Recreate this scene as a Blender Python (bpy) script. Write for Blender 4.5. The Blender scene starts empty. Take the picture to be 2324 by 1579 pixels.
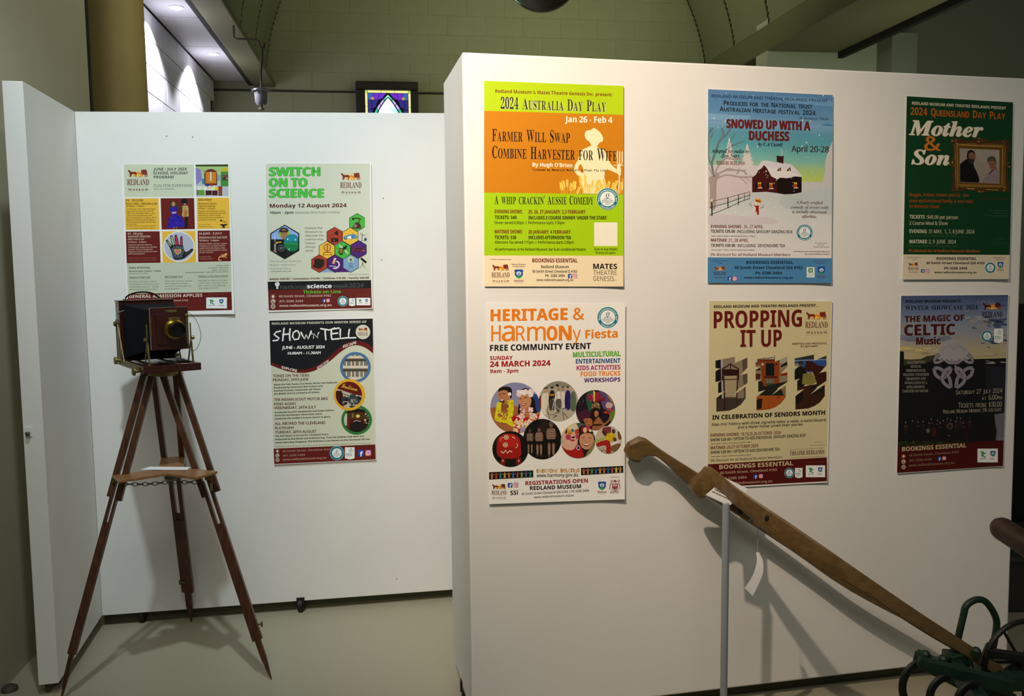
import bpy, bmesh, math, random, os
import numpy as np
from mathutils import Vector, Matrix
random.seed(7)
SC = bpy.context.scene
COL = SC.collection
# ---------------------------------------------------------------- camera
FPX, PW, PH = 2000.5, 2324.0, 1579.0
PITCH, ROLL, CAMH = .0949, -.0103, 1.446
fw = np.array([0, math.cos(PITCH), -math.sin(PITCH)])
_r = np.array([1., 0, 0]); _u = np.cross(_r, fw)
rt = math.cos(ROLL)*_r + math.sin(ROLL)*_u
up = -math.sin(ROLL)*_r + math.cos(ROLL)*_u
CP = np.array([0, 0, CAMH])
cam = bpy.data.cameras.new('camera'); cam.sensor_width = 36; cam.lens = FPX/PW*36
cam.clip_end = 60; cam.clip_start = .05
co = bpy.data.objects.new('camera', cam); COL.objects.link(co)
M = Matrix(((rt[0], up[0], -fw[0], 0), (rt[1], up[1], -fw[1], 0), (rt[2], up[2], -fw[2], CAMH), (0, 0, 0, 1)))
co.matrix_world = M
SC.camera = co
# ---------------------------------------------------------------- world, lights, exposure
SC.view_settings.view_transform = 'Standard'
SC.view_settings.look = 'None'
SC.view_settings.exposure = 0.0
SC.view_settings.gamma = 1.0
SC.view_settings.use_curve_mapping = False
W = bpy.data.worlds.new('world'); SC.world = W; W.use_nodes = True
bg = W.node_tree.nodes['Background']
bg.inputs[0].default_value = (.90, .92, .86, 1); bg.inputs[1].default_value = .085

def aim(o, target):
    d = Vector(target) - o.location
    o.rotation_euler = d.to_track_quat('-Z', 'Y').to_euler()

def spot(name, loc, target, power, color, size, blend, radius):
    l = bpy.data.lights.new(name, 'SPOT'); l.energy = power; l.color = color
    l.spot_size = math.radians(size); l.spot_blend = blend; l.shadow_soft_size = radius
    o = bpy.data.objects.new(name, l); COL.objects.link(o); o.location = loc; aim(o, target); return o

def area(name, loc, target, power, color, sx, sy):
    l = bpy.data.lights.new(name, 'AREA'); l.shape = 'RECTANGLE'; l.size = sx; l.size_y = sy
    l.energy = power; l.color = color
    o = bpy.data.objects.new(name, l); COL.objects.link(o); o.location = loc; aim(o, target); return o

spot('warm_track_light', (-.42, 1.00, 2.90), (.26, 2.66, 1.62), 242, (1, .80, .61), 66, 1.0, .025)
spot('cool_track_light', (-.86, 1.80, 3.60), (-.86, 3.60, 1.45), 225, (.80, .95, 1.0), 66, 1.0, .05)
area('hall_light', (-.3, -.8, 4.4), (-.9, 3.2, 1.2), 50, (.92, .94, .84), 2.5, 1.2)  # unseen fill, added to brighten the near left wall
spot('column_light', (.3, 4.7, 4.0), (-1.75, 4.05, 3.05), 60, (.92, .92, .70), 70, 1.0, .2)  # unseen fill, added to brighten the upper left wall and column
area('aisle_uplight', (3.9, 8.0, 2.3), (4.9, 9.6, 3.9), 11, (.84, .95, .66), .5, .5)  # hidden fill, added in place of floor bounce under the right beam
area('nave_light', (.9, 8.2, 3.9), (.6, 10.5, 9.5), 55, (.84, .88, .50), 2.2, 5.0)  # unseen fill, added for the greenish ambience of vault and far wall

# ---------------------------------------------------------------- helpers
def ray(x, y):
    x = np.asarray(x, float); y = np.asarray(y, float)
    return fw + ((x-PW/2)/FPX)[..., None]*rt - ((y-PH/2)/FPX)[..., None]*up
def hit(x, y, O, n):
    d = ray(x, y); t = np.dot(np.asarray(O)-CP, n)/np.dot(d, n)
    return CP + d*np.asarray(t)[..., None]
def atz(x, y, z): return hit(x, y, (0, 0, z), (0, 0, 1.))
def aty(x, y, Y): return hit(x, y, (0, Y, 0), (0, 1., 0))
def srgb(h):
    if isinstance(h, str):
        h = h.lstrip('#'); h = tuple(int(h[i:i+2], 16)/255 for i in (0, 2, 4))
    return tuple(c/12.92 if c <= .04045 else ((c+.055)/1.055)**2.4 for c in h)
def nrm(v): v = np.asarray(v, float); return v/np.linalg.norm(v)

def material(name, color, rough=.5, metal=0., noise=0., nscale=20., bump=0., bscale=200., spec=.5, stretch=None, emit=None, estr=0., coat=0., c2=None):
    m = bpy.data.materials.new(name); m.use_nodes = True
    nt = m.node_tree; b = nt.nodes['Principled BSDF']
    c = srgb(color)
    b.inputs['Base Color'].default_value = (*c, 1)
    b.inputs['Roughness'].default_value = rough; b.inputs['Metallic'].default_value = metal
    b.inputs['Specular IOR Level'].default_value = spec
    b.inputs['Coat Weight'].default_value = coat
    if emit: b.inputs['Emission Color'].default_value = (*srgb(emit), 1); b.inputs['Emission Strength'].default_value = estr
    if noise or bump:
        tc = nt.nodes.new('ShaderNodeTexCoord'); mp = nt.nodes.new('ShaderNodeMapping')
        nt.links.new(tc.outputs['Object'], mp.inputs[0])
        if stretch: mp.inputs['Scale'].default_value = stretch
    if noise:
        n = nt.nodes.new('ShaderNodeTexNoise'); n.inputs['Scale'].default_value = nscale; n.inputs['Detail'].default_value = 5
        nt.links.new(mp.outputs[0], n.inputs['Vector'])
        r = nt.nodes.new('ShaderNodeValToRGB'); r.color_ramp.elements[0].position = .3; r.color_ramp.elements[1].position = .7
        d = srgb(c2) if c2 else tuple(x*(1-noise) for x in c)
        r.color_ramp.elements[0].color = (*d, 1)
        r.color_ramp.elements[1].color = (*[min(1, x*(1+noise*.4)) for x in c], 1)
        nt.links.new(n.outputs['Fac'], r.inputs[0]); nt.links.new(r.outputs[0], b.inputs['Base Color'])
    if bump:
        n = nt.nodes.new('ShaderNodeTexNoise'); n.inputs['Scale'].default_value = bscale; n.inputs['Detail'].default_value = 4
        nt.links.new(mp.outputs[0], n.inputs['Vector'])
        bp = nt.nodes.new('ShaderNodeBump'); bp.inputs['Strength'].default_value = bump; bp.inputs['Distance'].default_value = .002
        nt.links.new(n.outputs['Fac'], bp.inputs['Height']); nt.links.new(bp.outputs[0], b.inputs['Normal'])
    return m

class MB:
    def __init__(s): s.v = []; s.f = []
    def add(s, vs, fs):
        k = len(s.v); s.v += [tuple(float(c) for c in v) for v in vs]; s.f += [tuple(i+k for i in f) for f in fs]; return s
    def hexa(s, p):  # 8 corners: bottom 4, top 4
        return s.add(p, [(3, 2, 1, 0), (4, 5, 6, 7), (0, 1, 5, 4), (1, 2, 6, 5), (2, 3, 7, 6), (3, 0, 4, 7)])
    def box(s, O, U, V, N):  # origin corner and three edge vectors
        O, U, V, N = [np.asarray(a, float) for a in (O, U, V, N)]
        return s.hexa([O, O+U, O+U+V, O+V, O+N, O+U+N, O+U+V+N, O+V+N])
    def aabb(s, a, b):
        return s.box(a, (b[0]-a[0], 0, 0), (0, b[1]-a[1], 0), (0, 0, b[2]-a[2]))
    def bar(s, P, Q, w, d, side, w2=None, d2=None):
        P = np.asarray(P, float); Q = np.asarray(Q, float); a = nrm(Q-P)
        S = np.asarray(side, float); S = nrm(S-a*(S@a)); T = np.cross(a, S)
        w2 = w if w2 is None else w2; d2 = d if d2 is None else d2
        c = lambda X, w, d: [X-S*w/2-T*d/2, X+S*w/2-T*d/2, X+S*w/2+T*d/2, X-S*w/2+T*d/2]
        return s.hexa(c(P, w, d)+c(Q, w2, d2))
    def tube(s, pts, r, n=10, cap=True, closed=False, flat=1.0, upv=None):
        pts = [np.asarray(p, float) for p in pts]; N = len(pts)
        rs = r if hasattr(r, '__len__') else [r]*N
        k = len(s.v); prev = None
        for i, p in enumerate(pts):
            a = pts[(i+1) % N] if (closed or i < N-1) else p
            b = pts[(i-1) % N] if (closed or i > 0) else p
            t = nrm(a-b)
            if prev is None:
                u = np.asarray(upv, float) if upv is not None else (np.array([0, 0, 1.]) if abs(t[2]) < .9 else np.array([1., 0, 0]))
            else: u = prev
            u = nrm(u-t*(u@t)); prev = u; v = np.cross(t, u)
            for j in range(n):
                an = 2*math.pi*j/n
                s.v.append(tuple(p+rs[i]*(math.cos(an)*u*flat+math.sin(an)*v)))
        for i in range(N if closed else N-1):
            for j in range(n):
                A = k+i*n; B = k+((i+1) % N)*n
                s.f.append((A+j, A+(j+1) % n, B+(j+1) % n, B+j))
        if cap and not closed:
            s.f.append(tuple(k+j for j in range(n))[::-1]); s.f.append(tuple(k+(N-1)*n+j for j in range(n)))
        return s
    def lathe(s, O, ax, prof, n=24):  # prof: (distance along axis, radius)
        O = np.asarray(O, float); ax = nrm(ax); u = np.array([0, 0, 1.]) if abs(ax[2]) < .9 else np.array([1., 0, 0])
        u = nrm(u-ax*(u@ax)); v = np.cross(ax, u); k = len(s.v)
        for d, r in prof:
            for j in range(n):
                an = 2*math.pi*j/n; s.v.append(tuple(O+ax*d+r*(math.cos(an)*u+math.sin(an)*v)))
        for i in range(len(prof)-1):
            for j in range(n):
                A = k+i*n; B = A+n; s.f.append((A+j, A+(j+1) % n, B+(j+1) % n, B+j))
        s.f.append(tuple(k+j for j in range(n))[::-1]); s.f.append(tuple(k+(len(prof)-1)*n+j for j in range(n)))
        return s
    def prism(s, pts, N):  # closed outline extruded by N
        n = len(pts); N = np.asarray(N, float); P = [np.asarray(p, float) for p in pts]
        return s.add(P+[p+N for p in P], [tuple(range(n))[::-1], tuple(range(n, 2*n))]+[(i, (i+1) % n, n+(i+1) % n, n+i) for i in range(n)])
    def build(s, name, mat, parent=None, smooth=False, bevel=0., kind=None, angle=40):
        me = bpy.data.meshes.new(name); me.from_pydata(s.v, [], s.f); me.update()
        bm = bmesh.new(); bm.from_mesh(me); bmesh.ops.recalc_face_normals(bm, faces=bm.faces); bm.to_mesh(me); bm.free()
        me.materials.append(mat)
        o = bpy.data.objects.new(name, me); COL.objects.link(o)
        if smooth:
            for p in me.polygons: p.use_smooth = True
            try: me.set_sharp_from_angle(angle=math.radians(angle))
            except Exception: pass
        if bevel:
            b = o.modifiers.new('bevel', 'BEVEL'); b.width = bevel; b.segments = 2; b.limit_method = 'ANGLE'
        if parent is not None: o.parent = parent
        if kind: o['kind'] = kind
        return o
def empty(name, loc):
    o = bpy.data.objects.new(name, None); COL.objects.link(o); o.empty_display_size = .05; o.location = [float(c) for c in loc]; return o
def thing(name, label, cat, loc, group=None):
    o = empty(name, loc); o['label'] = label; o['category'] = cat
    if group: o['group'] = group
    return o
def adopt(root):  # children were built in world coordinates
    bpy.context.view_layer.update()
    inv = root.matrix_world.inverted()
    for c in [c for c in root.children]: c.matrix_parent_inverse = inv
def tag(o, label, cat, group=None):
    o['label'] = label; o['category'] = cat
    if group: o['group'] = group
    return o
def shared(src, name, loc, parent, rot=None):
    o = bpy.data.objects.new(name, src.data); COL.objects.link(o); o.location = [float(c) for c in loc]
    if rot: o.rotation_euler = rot
    o.parent = parent
    return o

# ---------------------------------------------------------------- materials
m_panel = material('white_panel_paint', '#e9e7e4', .6, noise=.03, nscale=3, bump=.12, bscale=350, spec=.3)
m_black = material('black_rubber', '#0c0c0b', .6)
m_floor = material('beige_vinyl_floor', '#a49d87', .45, noise=.09, nscale=190, bump=.05, bscale=300, spec=.45)
m_olive = material('painted_block', '#a3a488', .75, noise=.05, nscale=6, bump=.3, bscale=60, spec=.2)
m_mortar = material('painted_mortar', '#a3a488', .85)
m_white_block = material('white_painted_block', '#dcdbe0', .55, bump=.25, bscale=60, spec=.3)
m_white_mortar = material('grey_mortar', '#77777c', .8)
m_ceil = material('aisle_ceiling_sheet', '#d2d0d6', .6)
m_plaster = material('left_wall_plaster', '#bdb79f', .7, noise=.04, nscale=3)
m_column = material('mustard_column_paint', '#cdb672', .55, noise=.04, nscale=4)
m_beam = material('beam_paint', '#6f6c50', .55)
m_corr = material('corrugated_metal_ceiling', '#7f8366', .5, spec=.4)
m_rib = material('dark_ceiling_rib', '#2c2d1d', .7)
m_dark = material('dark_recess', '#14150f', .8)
m_frame = material('dark_timber_frame', '#1d110b', .5, noise=.3, nscale=30, stretch=(1, 1, 8))
m_wood = material('varnished_tripod_wood', '#55301c', .4, noise=.35, nscale=14, stretch=(6, 6, 1), coat=.15, c2='#3a1a0e')
m_traywood = material('tray_wood', '#96683e', .4, noise=.3, nscale=14, stretch=(1, 6, 6), coat=.2)
m_maho = material('mahogany', '#3d110a', .32, noise=.45, nscale=16, stretch=(6, 6, 1), coat=.5)
m_brass = material('aged_brass', '#8c7c48', .42, metal=.85, noise=.3, nscale=60)
m_brassl = material('lens_brass', '#b39a3e', .2, metal=1.)
m_bellows = material('navy_bellows_leather', '#05060f', .75, spec=.2)
m_lens = material('black_lens_hood', '#080908', .35)
m_steel = material('dull_steel', '#6b6a60', .45, metal=.8)
m_plough = material('plough_handle_wood', '#664f2a', .45, noise=.2, nscale=9, bump=.1, bscale=90, stretch=(1, 7, 7), coat=.05, c2='#553f1f')
m_green = material('green_cast_iron', '#0f3221', .5, noise=.35, nscale=30, bump=.3, bscale=120)
m_iron = material('black_iron', '#0d0f0c', .5, noise=.3, nscale=40, bump=.3, bscale=120)
m_pole = material('grey_painted_pole', '#8e959c', .45)
m_card = material('white_card', '#e8e6e6', .6)
m_string = material('white_string', '#b9b2a2', .8)
# ---------------------------------------------------------------- the room
g = nrm([-.1420, .9899, 0]); h = np.array([g[1], -g[0], 0]); Z = np.array([0, 0, 1.])
def R(a, b, z): return h*a + g*b + Z*z
def rbox(mb, a0, a1, b0, b1, z0, z1): return mb.box(R(a0, b0, z0), h*(a1-a0), g*(b1-b0), Z*(z1-z0))
B = 11.5
fl = MB(); fl.aabb((-7, -2, -.12), (9, 14, 0)); fl.build('floor', m_floor, kind='structure')
wb = rbox(MB(), -5, 8.5, B+.06, B+.3, 0, 8).build('wall_back', m_mortar, kind='structure')
zl = 3.612                                    # the ledge line of the far wall
def block(name, w, hh, d, mat, U, N):
    b = MB(); U = np.asarray(U); N = np.asarray(N); e = .007
    b.v = []; b.hexa([(-U*w/2-Z*hh/2), (U*w/2-Z*hh/2), (U*w/2-Z*hh/2+N*d), (-U*w/2-Z*hh/2+N*d),
                      (-U*w/2+Z*hh/2), (U*w/2+Z*hh/2), (U*w/2+Z*hh/2+N*d), (-U*w/2+Z*hh/2+N*d)])
    return b
blk = block('block', .4852, .2412, .08, m_olive, h, g)
first = None
for row in range(-2, 9):
    zc = zl + .121 + row*.242
    a = -2.05 + (.243 if row % 2 else 0)
    while a < 6.2:
        off = .012 if row < 0 else 0
        p = R(a, B-.01-off, zc)
        if first is None:
            first = blk.build('block', m_olive, wb, bevel=.0012); first.location = [float(c) for c in p]
        else: shared(first, 'block', p, wb).modifiers.new('bevel', 'BEVEL').width = .002
        a += .486
# ledge strip under the courses
rbox(MB(), -2.2, 6.5, B-.045, B, zl-.012, zl+.010).build('trim_1', m_rib, kind='structure')

# --- vault
ac = 1.45; rv = 2.84; zs = 3.60
ce = empty('ceiling', R(ac, 8, zs)); ce['kind'] = 'structure'
def arc(r, th, b): return R(ac + r*math.cos(th), b, zs + r*math.sin(th))
ribs = [11.44 - .98*i for i in range(9)]
def strip(b0, b1):
    m = MB(); n = 260; vs = []
    for i in range(n+1):
        th = math.pi*(.03+.94*i/n); r = rv + (.006 if i % 2 else -.006)
        vs += [arc(r, th, b0), arc(r, th, b1), arc(r+.05, th, b0), arc(r+.05, th, b1)]
    fs = []
    for i in range(n):
        k = 4*i; fs += [(k, k+1, k+5, k+4), (k+2, k+6, k+7, k+3), (k, k+4, k+6, k+2), (k+1, k+3, k+7, k+5)]
    return m.add(vs, fs)
for i in range(len(ribs)-1):
    s = strip(ribs[i+1]+.022, ribs[i]-.022).build('ceiling_sheet', m_corr, ce, smooth=True, angle=60)
for b in ribs:
    m = MB(); n = 240; vs = []; fs = []
    for i in range(n+1):
        th = math.pi*(.03+.94*i/n); r = rv + (.007 if i % 2 else -.003)
        vs += [arc(r, th, b-.024), arc(r, th, b+.024), arc(r+.06, th, b-.024), arc(r+.06, th, b+.024)]
    for i in range(n):
        k = 4*i; fs += [(k, k+1, k+5, k+4), (k+2, k+6, k+7, k+3), (k, k+4, k+6, k+2), (k+1, k+3, k+7, k+5)]
    m.add(vs, fs).build('ceiling_rib', m_rib, ce)
adopt(ce)
# dark roof void above, closing the vault
rbox(MB(), -6, 9, 3.9, B+.3, 7.2, 7.3).build('ceiling_void', m_dark, kind='structure')
# --- left beam, its lip, and the aisle beyond
bl = rbox(MB(), -1.545, -1.285, 5.2, B, 3.66, 3.72); rbox(bl, -1.545, -1.42, 5.2, B, 3.72, 3.95)
bl.build('trim_2', m_beam, kind='structure', bevel=.01)
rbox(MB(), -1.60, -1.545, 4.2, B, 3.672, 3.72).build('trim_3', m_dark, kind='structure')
br = rbox(MB(), 4.24, 5.08, 4.2, B, 3.76, 4.05)
br.build('trim_4', m_beam, kind='structure', bevel=.02)
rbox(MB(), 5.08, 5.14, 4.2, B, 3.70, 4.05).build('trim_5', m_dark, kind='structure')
# light tube lying along the inner edge of the right beam
# left aisle wall of white blocks
wl = rbox(MB(), -2.30, -2.06, 4.6, B+.1, 0, 4.2).build('wall_left', m_white_mortar, kind='structure')
wbk = block('block', .480, .235, .07, m_white_block, g, -h)
first = None
for row in range(7):
    zc = 3.70 - .121 - row*.242; b = 5.3 + (.243 if row % 2 else 0)
    while b < B-.2:
        p = R(-2.0, b, zc)
        if first is None:
            first = wbk.build('block', m_white_block, wl, bevel=.002); first.location = [float(c) for c in p]
        else: shared(first, 'block', p, wl).modifiers.new('bevel', 'BEVEL').width = .002
        b += .486
cl = rbox(MB(), -2.3, -1.60, 4.6, B, 3.80, 3.85).build('ceiling_aisle', m_dark, kind='structure')
seams = [6.2, 7.5, 8.62, 9.72, 10.7, 11.46]
for i in range(5):
    o = rbox(MB(), -1.995, -1.605, seams[i]+.006, seams[i+1]-.006, 3.715, 3.745).build('ceiling_panel', m_ceil, cl)
m_down = material('lit_downlight', '#ffffff', .5, emit='#f4f4ff', estr=22)
m_ring = material('downlight_ring', '#d8d8de', .3)
for k, (b, lab) in enumerate(((8.30, 'round recessed ceiling downlight nearer the camera, above the mustard column'), (10.02, 'round recessed ceiling downlight farther down the white aisle'))):
    t = thing('downlight', lab, 'downlight', R(-1.75, b, 3.71), 'downlights in the white aisle ceiling')
    MB().lathe(R(-1.75, b, 3.716), -Z, [(0, .068), (.006, .066), (.008, .055)], 28).build('trim_ring', m_ring, t, smooth=True)
    MB().lathe(R(-1.75, b, 3.7075), -Z, [(0, .052), (.003, .050)], 28).build('lamp', m_down, t)
    adopt(t)
    spot('downlight_beam', R(-1.78, b, 3.69), R(-1.86, b, 1.0), 170, (.90, .90, 1.0), 120, .35, .03)
    spot('downlight_glow', R(-1.75, b, 3.40), R(-1.75, b, 5), 3.0, (.88, .86, 1.0), 150, 1., .05)
# near left wall beside the left display panel, and the mustard column
rbox(MB(), -1.75, -1.335, -1.0, 4.42, 0, 5.2).build('wall_left_front', m_plaster, kind='structure')
rbox(MB(), -1.70, -1.345, 4.42, 4.50, 0, 5.2).build('gap_shade', m_dark, kind='structure')  # dark box added for the shade in the gap beside the column
cc = aty(266, 200, 5.05)
MB().lathe((cc[0], cc[1], 0), Z, [(0, .158), (.02, .158), (4.2, .158)], 40).build('column', m_column, kind='structure', smooth=True)
# right aisle: far lighter bulkhead and a dark side wall
m_bulk = material('grey_bulkhead', '#bcc0ac', .7); m_rwall = material('right_aisle_wall', '#8a8c78', .8)
q = hit(2083, 75, g*9.2, g); qa, qz = q@h, q[2]
rbox(MB(), qa-.30, qa, 9.2, 9.8, 0, qz).build('wall_right_end', material('bulkhead_face', '#8f927f', .8), kind='structure')
rbox(MB(), qa-1.6, qa-.30, 9.5, 9.8, 0, qz+.2).build('wall_right_bay', m_bulk, kind='structure')
rbox(MB(), qa-.02, 9, 9.9, 10.1, 0, 5.0).build('wall_right', m_rwall, kind='structure')

# --- stained glass window in a dark frame
def gp(x, y, off=0): return hit(x, y, g*(B-.06-off), g)
wn = empty('window_1', gp(878, 250)); wn['kind'] = 'structure'
# frame outer px 807..948, top 187, glass 826..931 top 208
def wframe():
    P = lambda x, y: gp(x, y); m = MB(); d = -g*.10
    sc_ = 3.75/690
    a0 = P(807, 187)@h; a1 = P(948, 190)@h; zt = P(878, 188)[2]; b0 = a0+.115; b1 = a1-.095; zg = P(878, 207)[2]
    zb = zt-1.35
    for (A0, A1, z0, z1) in ((a0, a1, zg, zt), (a0, b0, zb, zg), (b1, a1, zb, zg), (a0, a1, zb-.1, zb)):
        m.box(R(A0, B-.16, z0), h*(A1-A0), g*.12, Z*(z1-z0))
    m.build('window_frame', m_frame, wn, bevel=.012)
    return b0, b1, zb, zg
b0, b1, zb, zg = wframe()
gw = b1-b0; gh = zg-zb
def glassmat(name, c, s=1.):
    return material(name, c, .2, emit=c, estr=s)
gm = {'y': glassmat('yellow_glass', '#f4f08a', 1.1), 'w': glassmat('clear_glass', '#f2fffb', 1.6), 'a': glassmat('aqua_glass', '#a8e8dc', 1.1),
      'v': glassmat('violet_glass', '#6a22c8', .8), 'n': glassmat('navy_glass', '#201a86', .7), 'l': glassmat('lilac_glass', '#b8a0e8', 1.1),
      't': glassmat('teal_glass', '#1fb898', 1.0), 'o': glassmat('amber_glass', '#b98a18', .9), 'g': glassmat('lime_glass', '#b8e060', 1.0), 'b': glassmat('blue_glass', '#2d5cb8', .9)}
def pane(pts, key, lift=0.):
    P = [R(b0+u*gw, B-.085-lift, zg-v*gw) for u, v in pts]
    MB().prism(P, -g*.006).build('pane', gm[key], wn)
def lead(pts, w=.007):
    MB().tube([R(b0+u*gw, B-.094, zg-v*gw) for u, v in pts], w, 6).build('lead_strip', m_dark, wn)
HV = gh/gw
e = .055
for i in range(3): pane([(e+i*.3, .0), (e+(i+1)*.3-.01, .0), (e+(i+1)*.3-.01, e-.012), (e+i*.3, e-.012)], 'y')
pane([(0, 0), (e-.01, 0), (e-.01, e-.01), (0, e-.01)], 'g'); pane([(1-e+.01, 0), (1, 0), (1, e-.01), (1-e+.01, e-.01)], 'g')
for i in range(5):
    v0 = e+i*.3
    pane([(0, v0), (e-.01, v0), (e-.01, v0+.29), (0, v0+.29)], 'y'); pane([(1-e+.01, v0), (1, v0), (1, v0+.29), (1-e+.01, v0+.29)], 'y')
def arch(t, k):   # pointed arch edge, t 0 apex .. 1 spring; k inset
    return .5 - (.36-k)*math.sin(t*math.pi/2)**.9, .07+k*1.3 + t*.62
for sgn in (-1, 1):
    fx = lambda u: .5+sgn*(.5-u)
    for i in range(6):
        t0, t1 = i/6, (i+1)/6-.02
        o0, o1 = arch(t0, 0), arch(t1, 0); i0, i1 = arch(t0, .05), arch(t1, .05)
        pane([(fx(o0[0]), o0[1]), (fx(o1[0]), o1[1]), (fx(i1[0]), i1[1]), (fx(i0[0]), i0[1])], 't' if i in (0, 3) else 'l', .001)
    lead([(fx(arch(i/12, 0)[0]), arch(i/12, 0)[1]) for i in range(13)]); lead([(fx(arch(i/12, .055)[0]), arch(i/12, .055)[1]) for i in range(13)])
    # spandrel panes
    sp = [[(e, e), (.17, e), (.15, .2), (e, .2)], [(.18, e), (.30, e), (.27, .2), (.16, .2)], [(.31, e), (.46, e), (.38, .16), (.28, .2)],
          [(e, .21), (.15, .21), (.13, .4), (e, .42)], [(.16, .21), (.28, .21), (.22, .36), (.14, .4)], [(e, .43), (.16, .41), (.13, .66), (e, .66)]]
    for pts, kx in zip(sp, 'bvvnnn'):
        pane([(fx(u), v) for u, v in pts], kx, -.001)
    pane([(fx(.16+.035*math.cos(a)), .17+.035*math.sin(a)) for a in [i*math.pi/5 for i in range(10)]], 'o', .002)
# inner clear diamonds
dz = .11
for r in range(0, 11):
    for c in range(-3, 4):
        cx = .5+(c+(.5 if r % 2 else 0))*.15; cy = .2+r*.11
        tt = min(1, max(0, (cy-.135)/.62)); lim = (.31)*math.sin(tt*math.pi/2)**.9
        if abs(cx-.5) < lim-.045:
            pane([(cx, cy-.105), (cx+.07, cy), (cx, cy+.105), (cx-.07, cy)], 'w' if cx < .6 or r % 2 else 'a', .001)
bk = [(.5+.31*s_*math.sin(t*math.pi/2)**.9, .135+t*.62) for s_, ts in ((-1, [i/10 for i in range(10, -1, -1)]), (1, [i/10 for i in range(1, 11)])) for t in ts]
pane(bk+[(.81, HV-.02), (.19, HV-.02)], 'a', -.002)
MB().box(R(b0, B-.075, zb), h*gw, g*.03, Z*gh).build('back_board', m_dark, wn)
adopt(wn)

# --- hanging dome lamp over the nave
pc = aty(1231, 27, 7.0); pr_ = .292
t = thing('pendant_lamp', 'dark glossy dome lamp hanging under the vaulted ceiling, cut by the top edge', 'lamp', pc+Z*pr_)
cz = pc+Z*pr_
MB().lathe(cz-Z*pr_, Z, [(pr_*(1-math.cos(a)), max(.001, pr_*math.sin(a))) for a in [i*math.pi/2/14 for i in range(15)]], 40).build('dome', material('smoked_glass_dome', '#2b2f2c', .08, coat=1.), t, smooth=True)
MB().lathe(cz, Z, [(0, pr_+.012), (.03, pr_+.014), (.06, pr_*.9), (.12, pr_*.35), (.2, .05)], 40).build('reflector', material('lamp_housing', '#5b5e50', .3, metal=.6), t, smooth=True)
MB().tube([cz+Z*.2, cz+Z*2.3], .012, 8).build('rod', m_rib, t)
adopt(t)
# --- track spotlight hung from the left beam
T0 = 8.6
sp_ = lambda x, y: hit(x, y, g*T0, g)
t = thing('track_spotlight', 'small metal spotlight hanging on a bent dark rod below the left beam', 'spotlight', sp_(592, 210))
MB().tube([sp_(530, 58), sp_(531, 84), sp_(537, 88), sp_(580, 90), sp_(588, 94), sp_(590, 106), sp_(595, 112), sp_(594, 135), sp_(592, 165), sp_(593, 200)], .010, 6).build('rod', m_rib, t)
MB().tube([sp_(600, 97), sp_(597, 110)], .012, 6).build('clamp', m_rib, t)
hz = sp_(592, 198)
MB().lathe(hz, -Z, [(0, .02), (.008, .050), (.022, .082), (.036, .084), (.046, .070), (.050, .045)], 28).build('lamp_head', material('spotlight_shell', '#8a8c96', .18, metal=.9), t, smooth=True)
MB().lathe(hz-Z*.048, -Z, [(0, .060), (.09, .056), (.115, .040), (.118, .02)], 28).build('glass_shade', material('frosted_shade', '#77777f', .15, coat=1.), t, smooth=True)
MB().lathe(hz-Z*.166, -Z, [(0, .012), (.02, .012), (.022, .026), (.036, .026), (.04, .01)], 14).build('lamp_stem', m_steel, t, smooth=True)
adopt(t)

# ---------------------------------------------------------------- display panels
TH = .1986; eR = np.array([math.cos(TH), math.sin(TH), 0]); nR = np.array([-math.sin(TH), math.cos(TH), 0]); OR = np.array([-.1357, 2.6109, 0])
TB = .1844; eB = np.array([math.cos(TB), math.sin(TB), 0]); nB = np.array([-math.sin(TB), math.cos(TB), 0]); OB = np.array([-1.6621, 3.4438, 0])
def onR(x, y): return hit(x, y, OR, nR)
def onB(x, y): return hit(x, y, OB, nB)
def castor(par, P, r=.028):
    P = np.asarray(P, float)
    MB().lathe((P[0]-.011, P[1], r), (1, 0, 0), [(0, r*.8), (.003, r), (.019, r), (.022, r*.8)], 18).build('castor_wheel', m_black, par, smooth=True)
    MB().box((P[0]-.016, P[1]-.012, r), (.032, 0, 0), (0, .03, 0), (0, 0, .062-r)).build('castor_fork', m_black, par)
def panel(name, label, front, N, castors, bev=.006):
    """front: four corners TL TR BR BL (world); N thickness vector"""
    base = (front[3]+front[2])/2; base = np.array([base[0], base[1], 0])
    t = thing(name, label, 'display panel', base, 'white mobile display panels')
    TL, TR, BR, BL = front
    MB().hexa([BL, BR, BR+N, BL+N, TL, TR, TR+N, TL+N]).build('board', m_panel, t, bevel=bev)
    z0 = BL[2]
    for P in castors: castor(t, P)
    return t
# right, large: corners from the front plane
H2 = 2.051; zb0 = .045
fr = [onR(1048.7, 117.5), onR(2324, 177.3), onR(2290, 1468), None]
TRr = fr[1] + eR*.012
BLr = OR + eR*((onR(1071, 1579)-OR)@eR) + Z*zb0
BRr = onR(2286.5, 1488)
m_gap_shade = material('floor_gap_shade', '#474732', .8)  # shade of the floor gap under the panels, put into the colour
rp = panel('display_panel', 'large warm-lit white display panel on the right carrying six posters', [fr[0], TRr, BRr, BLr], nR*.44,
      [BLr+nR*.22+eR*.01, BRr*np.array([1, 1, 0])+nR*.2-eR*.1, BLr+eR*.7+nR*.3])
MB().box(BLr*np.array([1, 1, 0])+nR*.05+eR*.03+Z*.002, (BRr-BLr)*np.array([1, 1, 0])-eR*.06, nR*.03, Z*.041).build('base_rail', m_gap_shade, rp)  # added dark strip that stands for shade below the large panel
adopt(rp)
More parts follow.
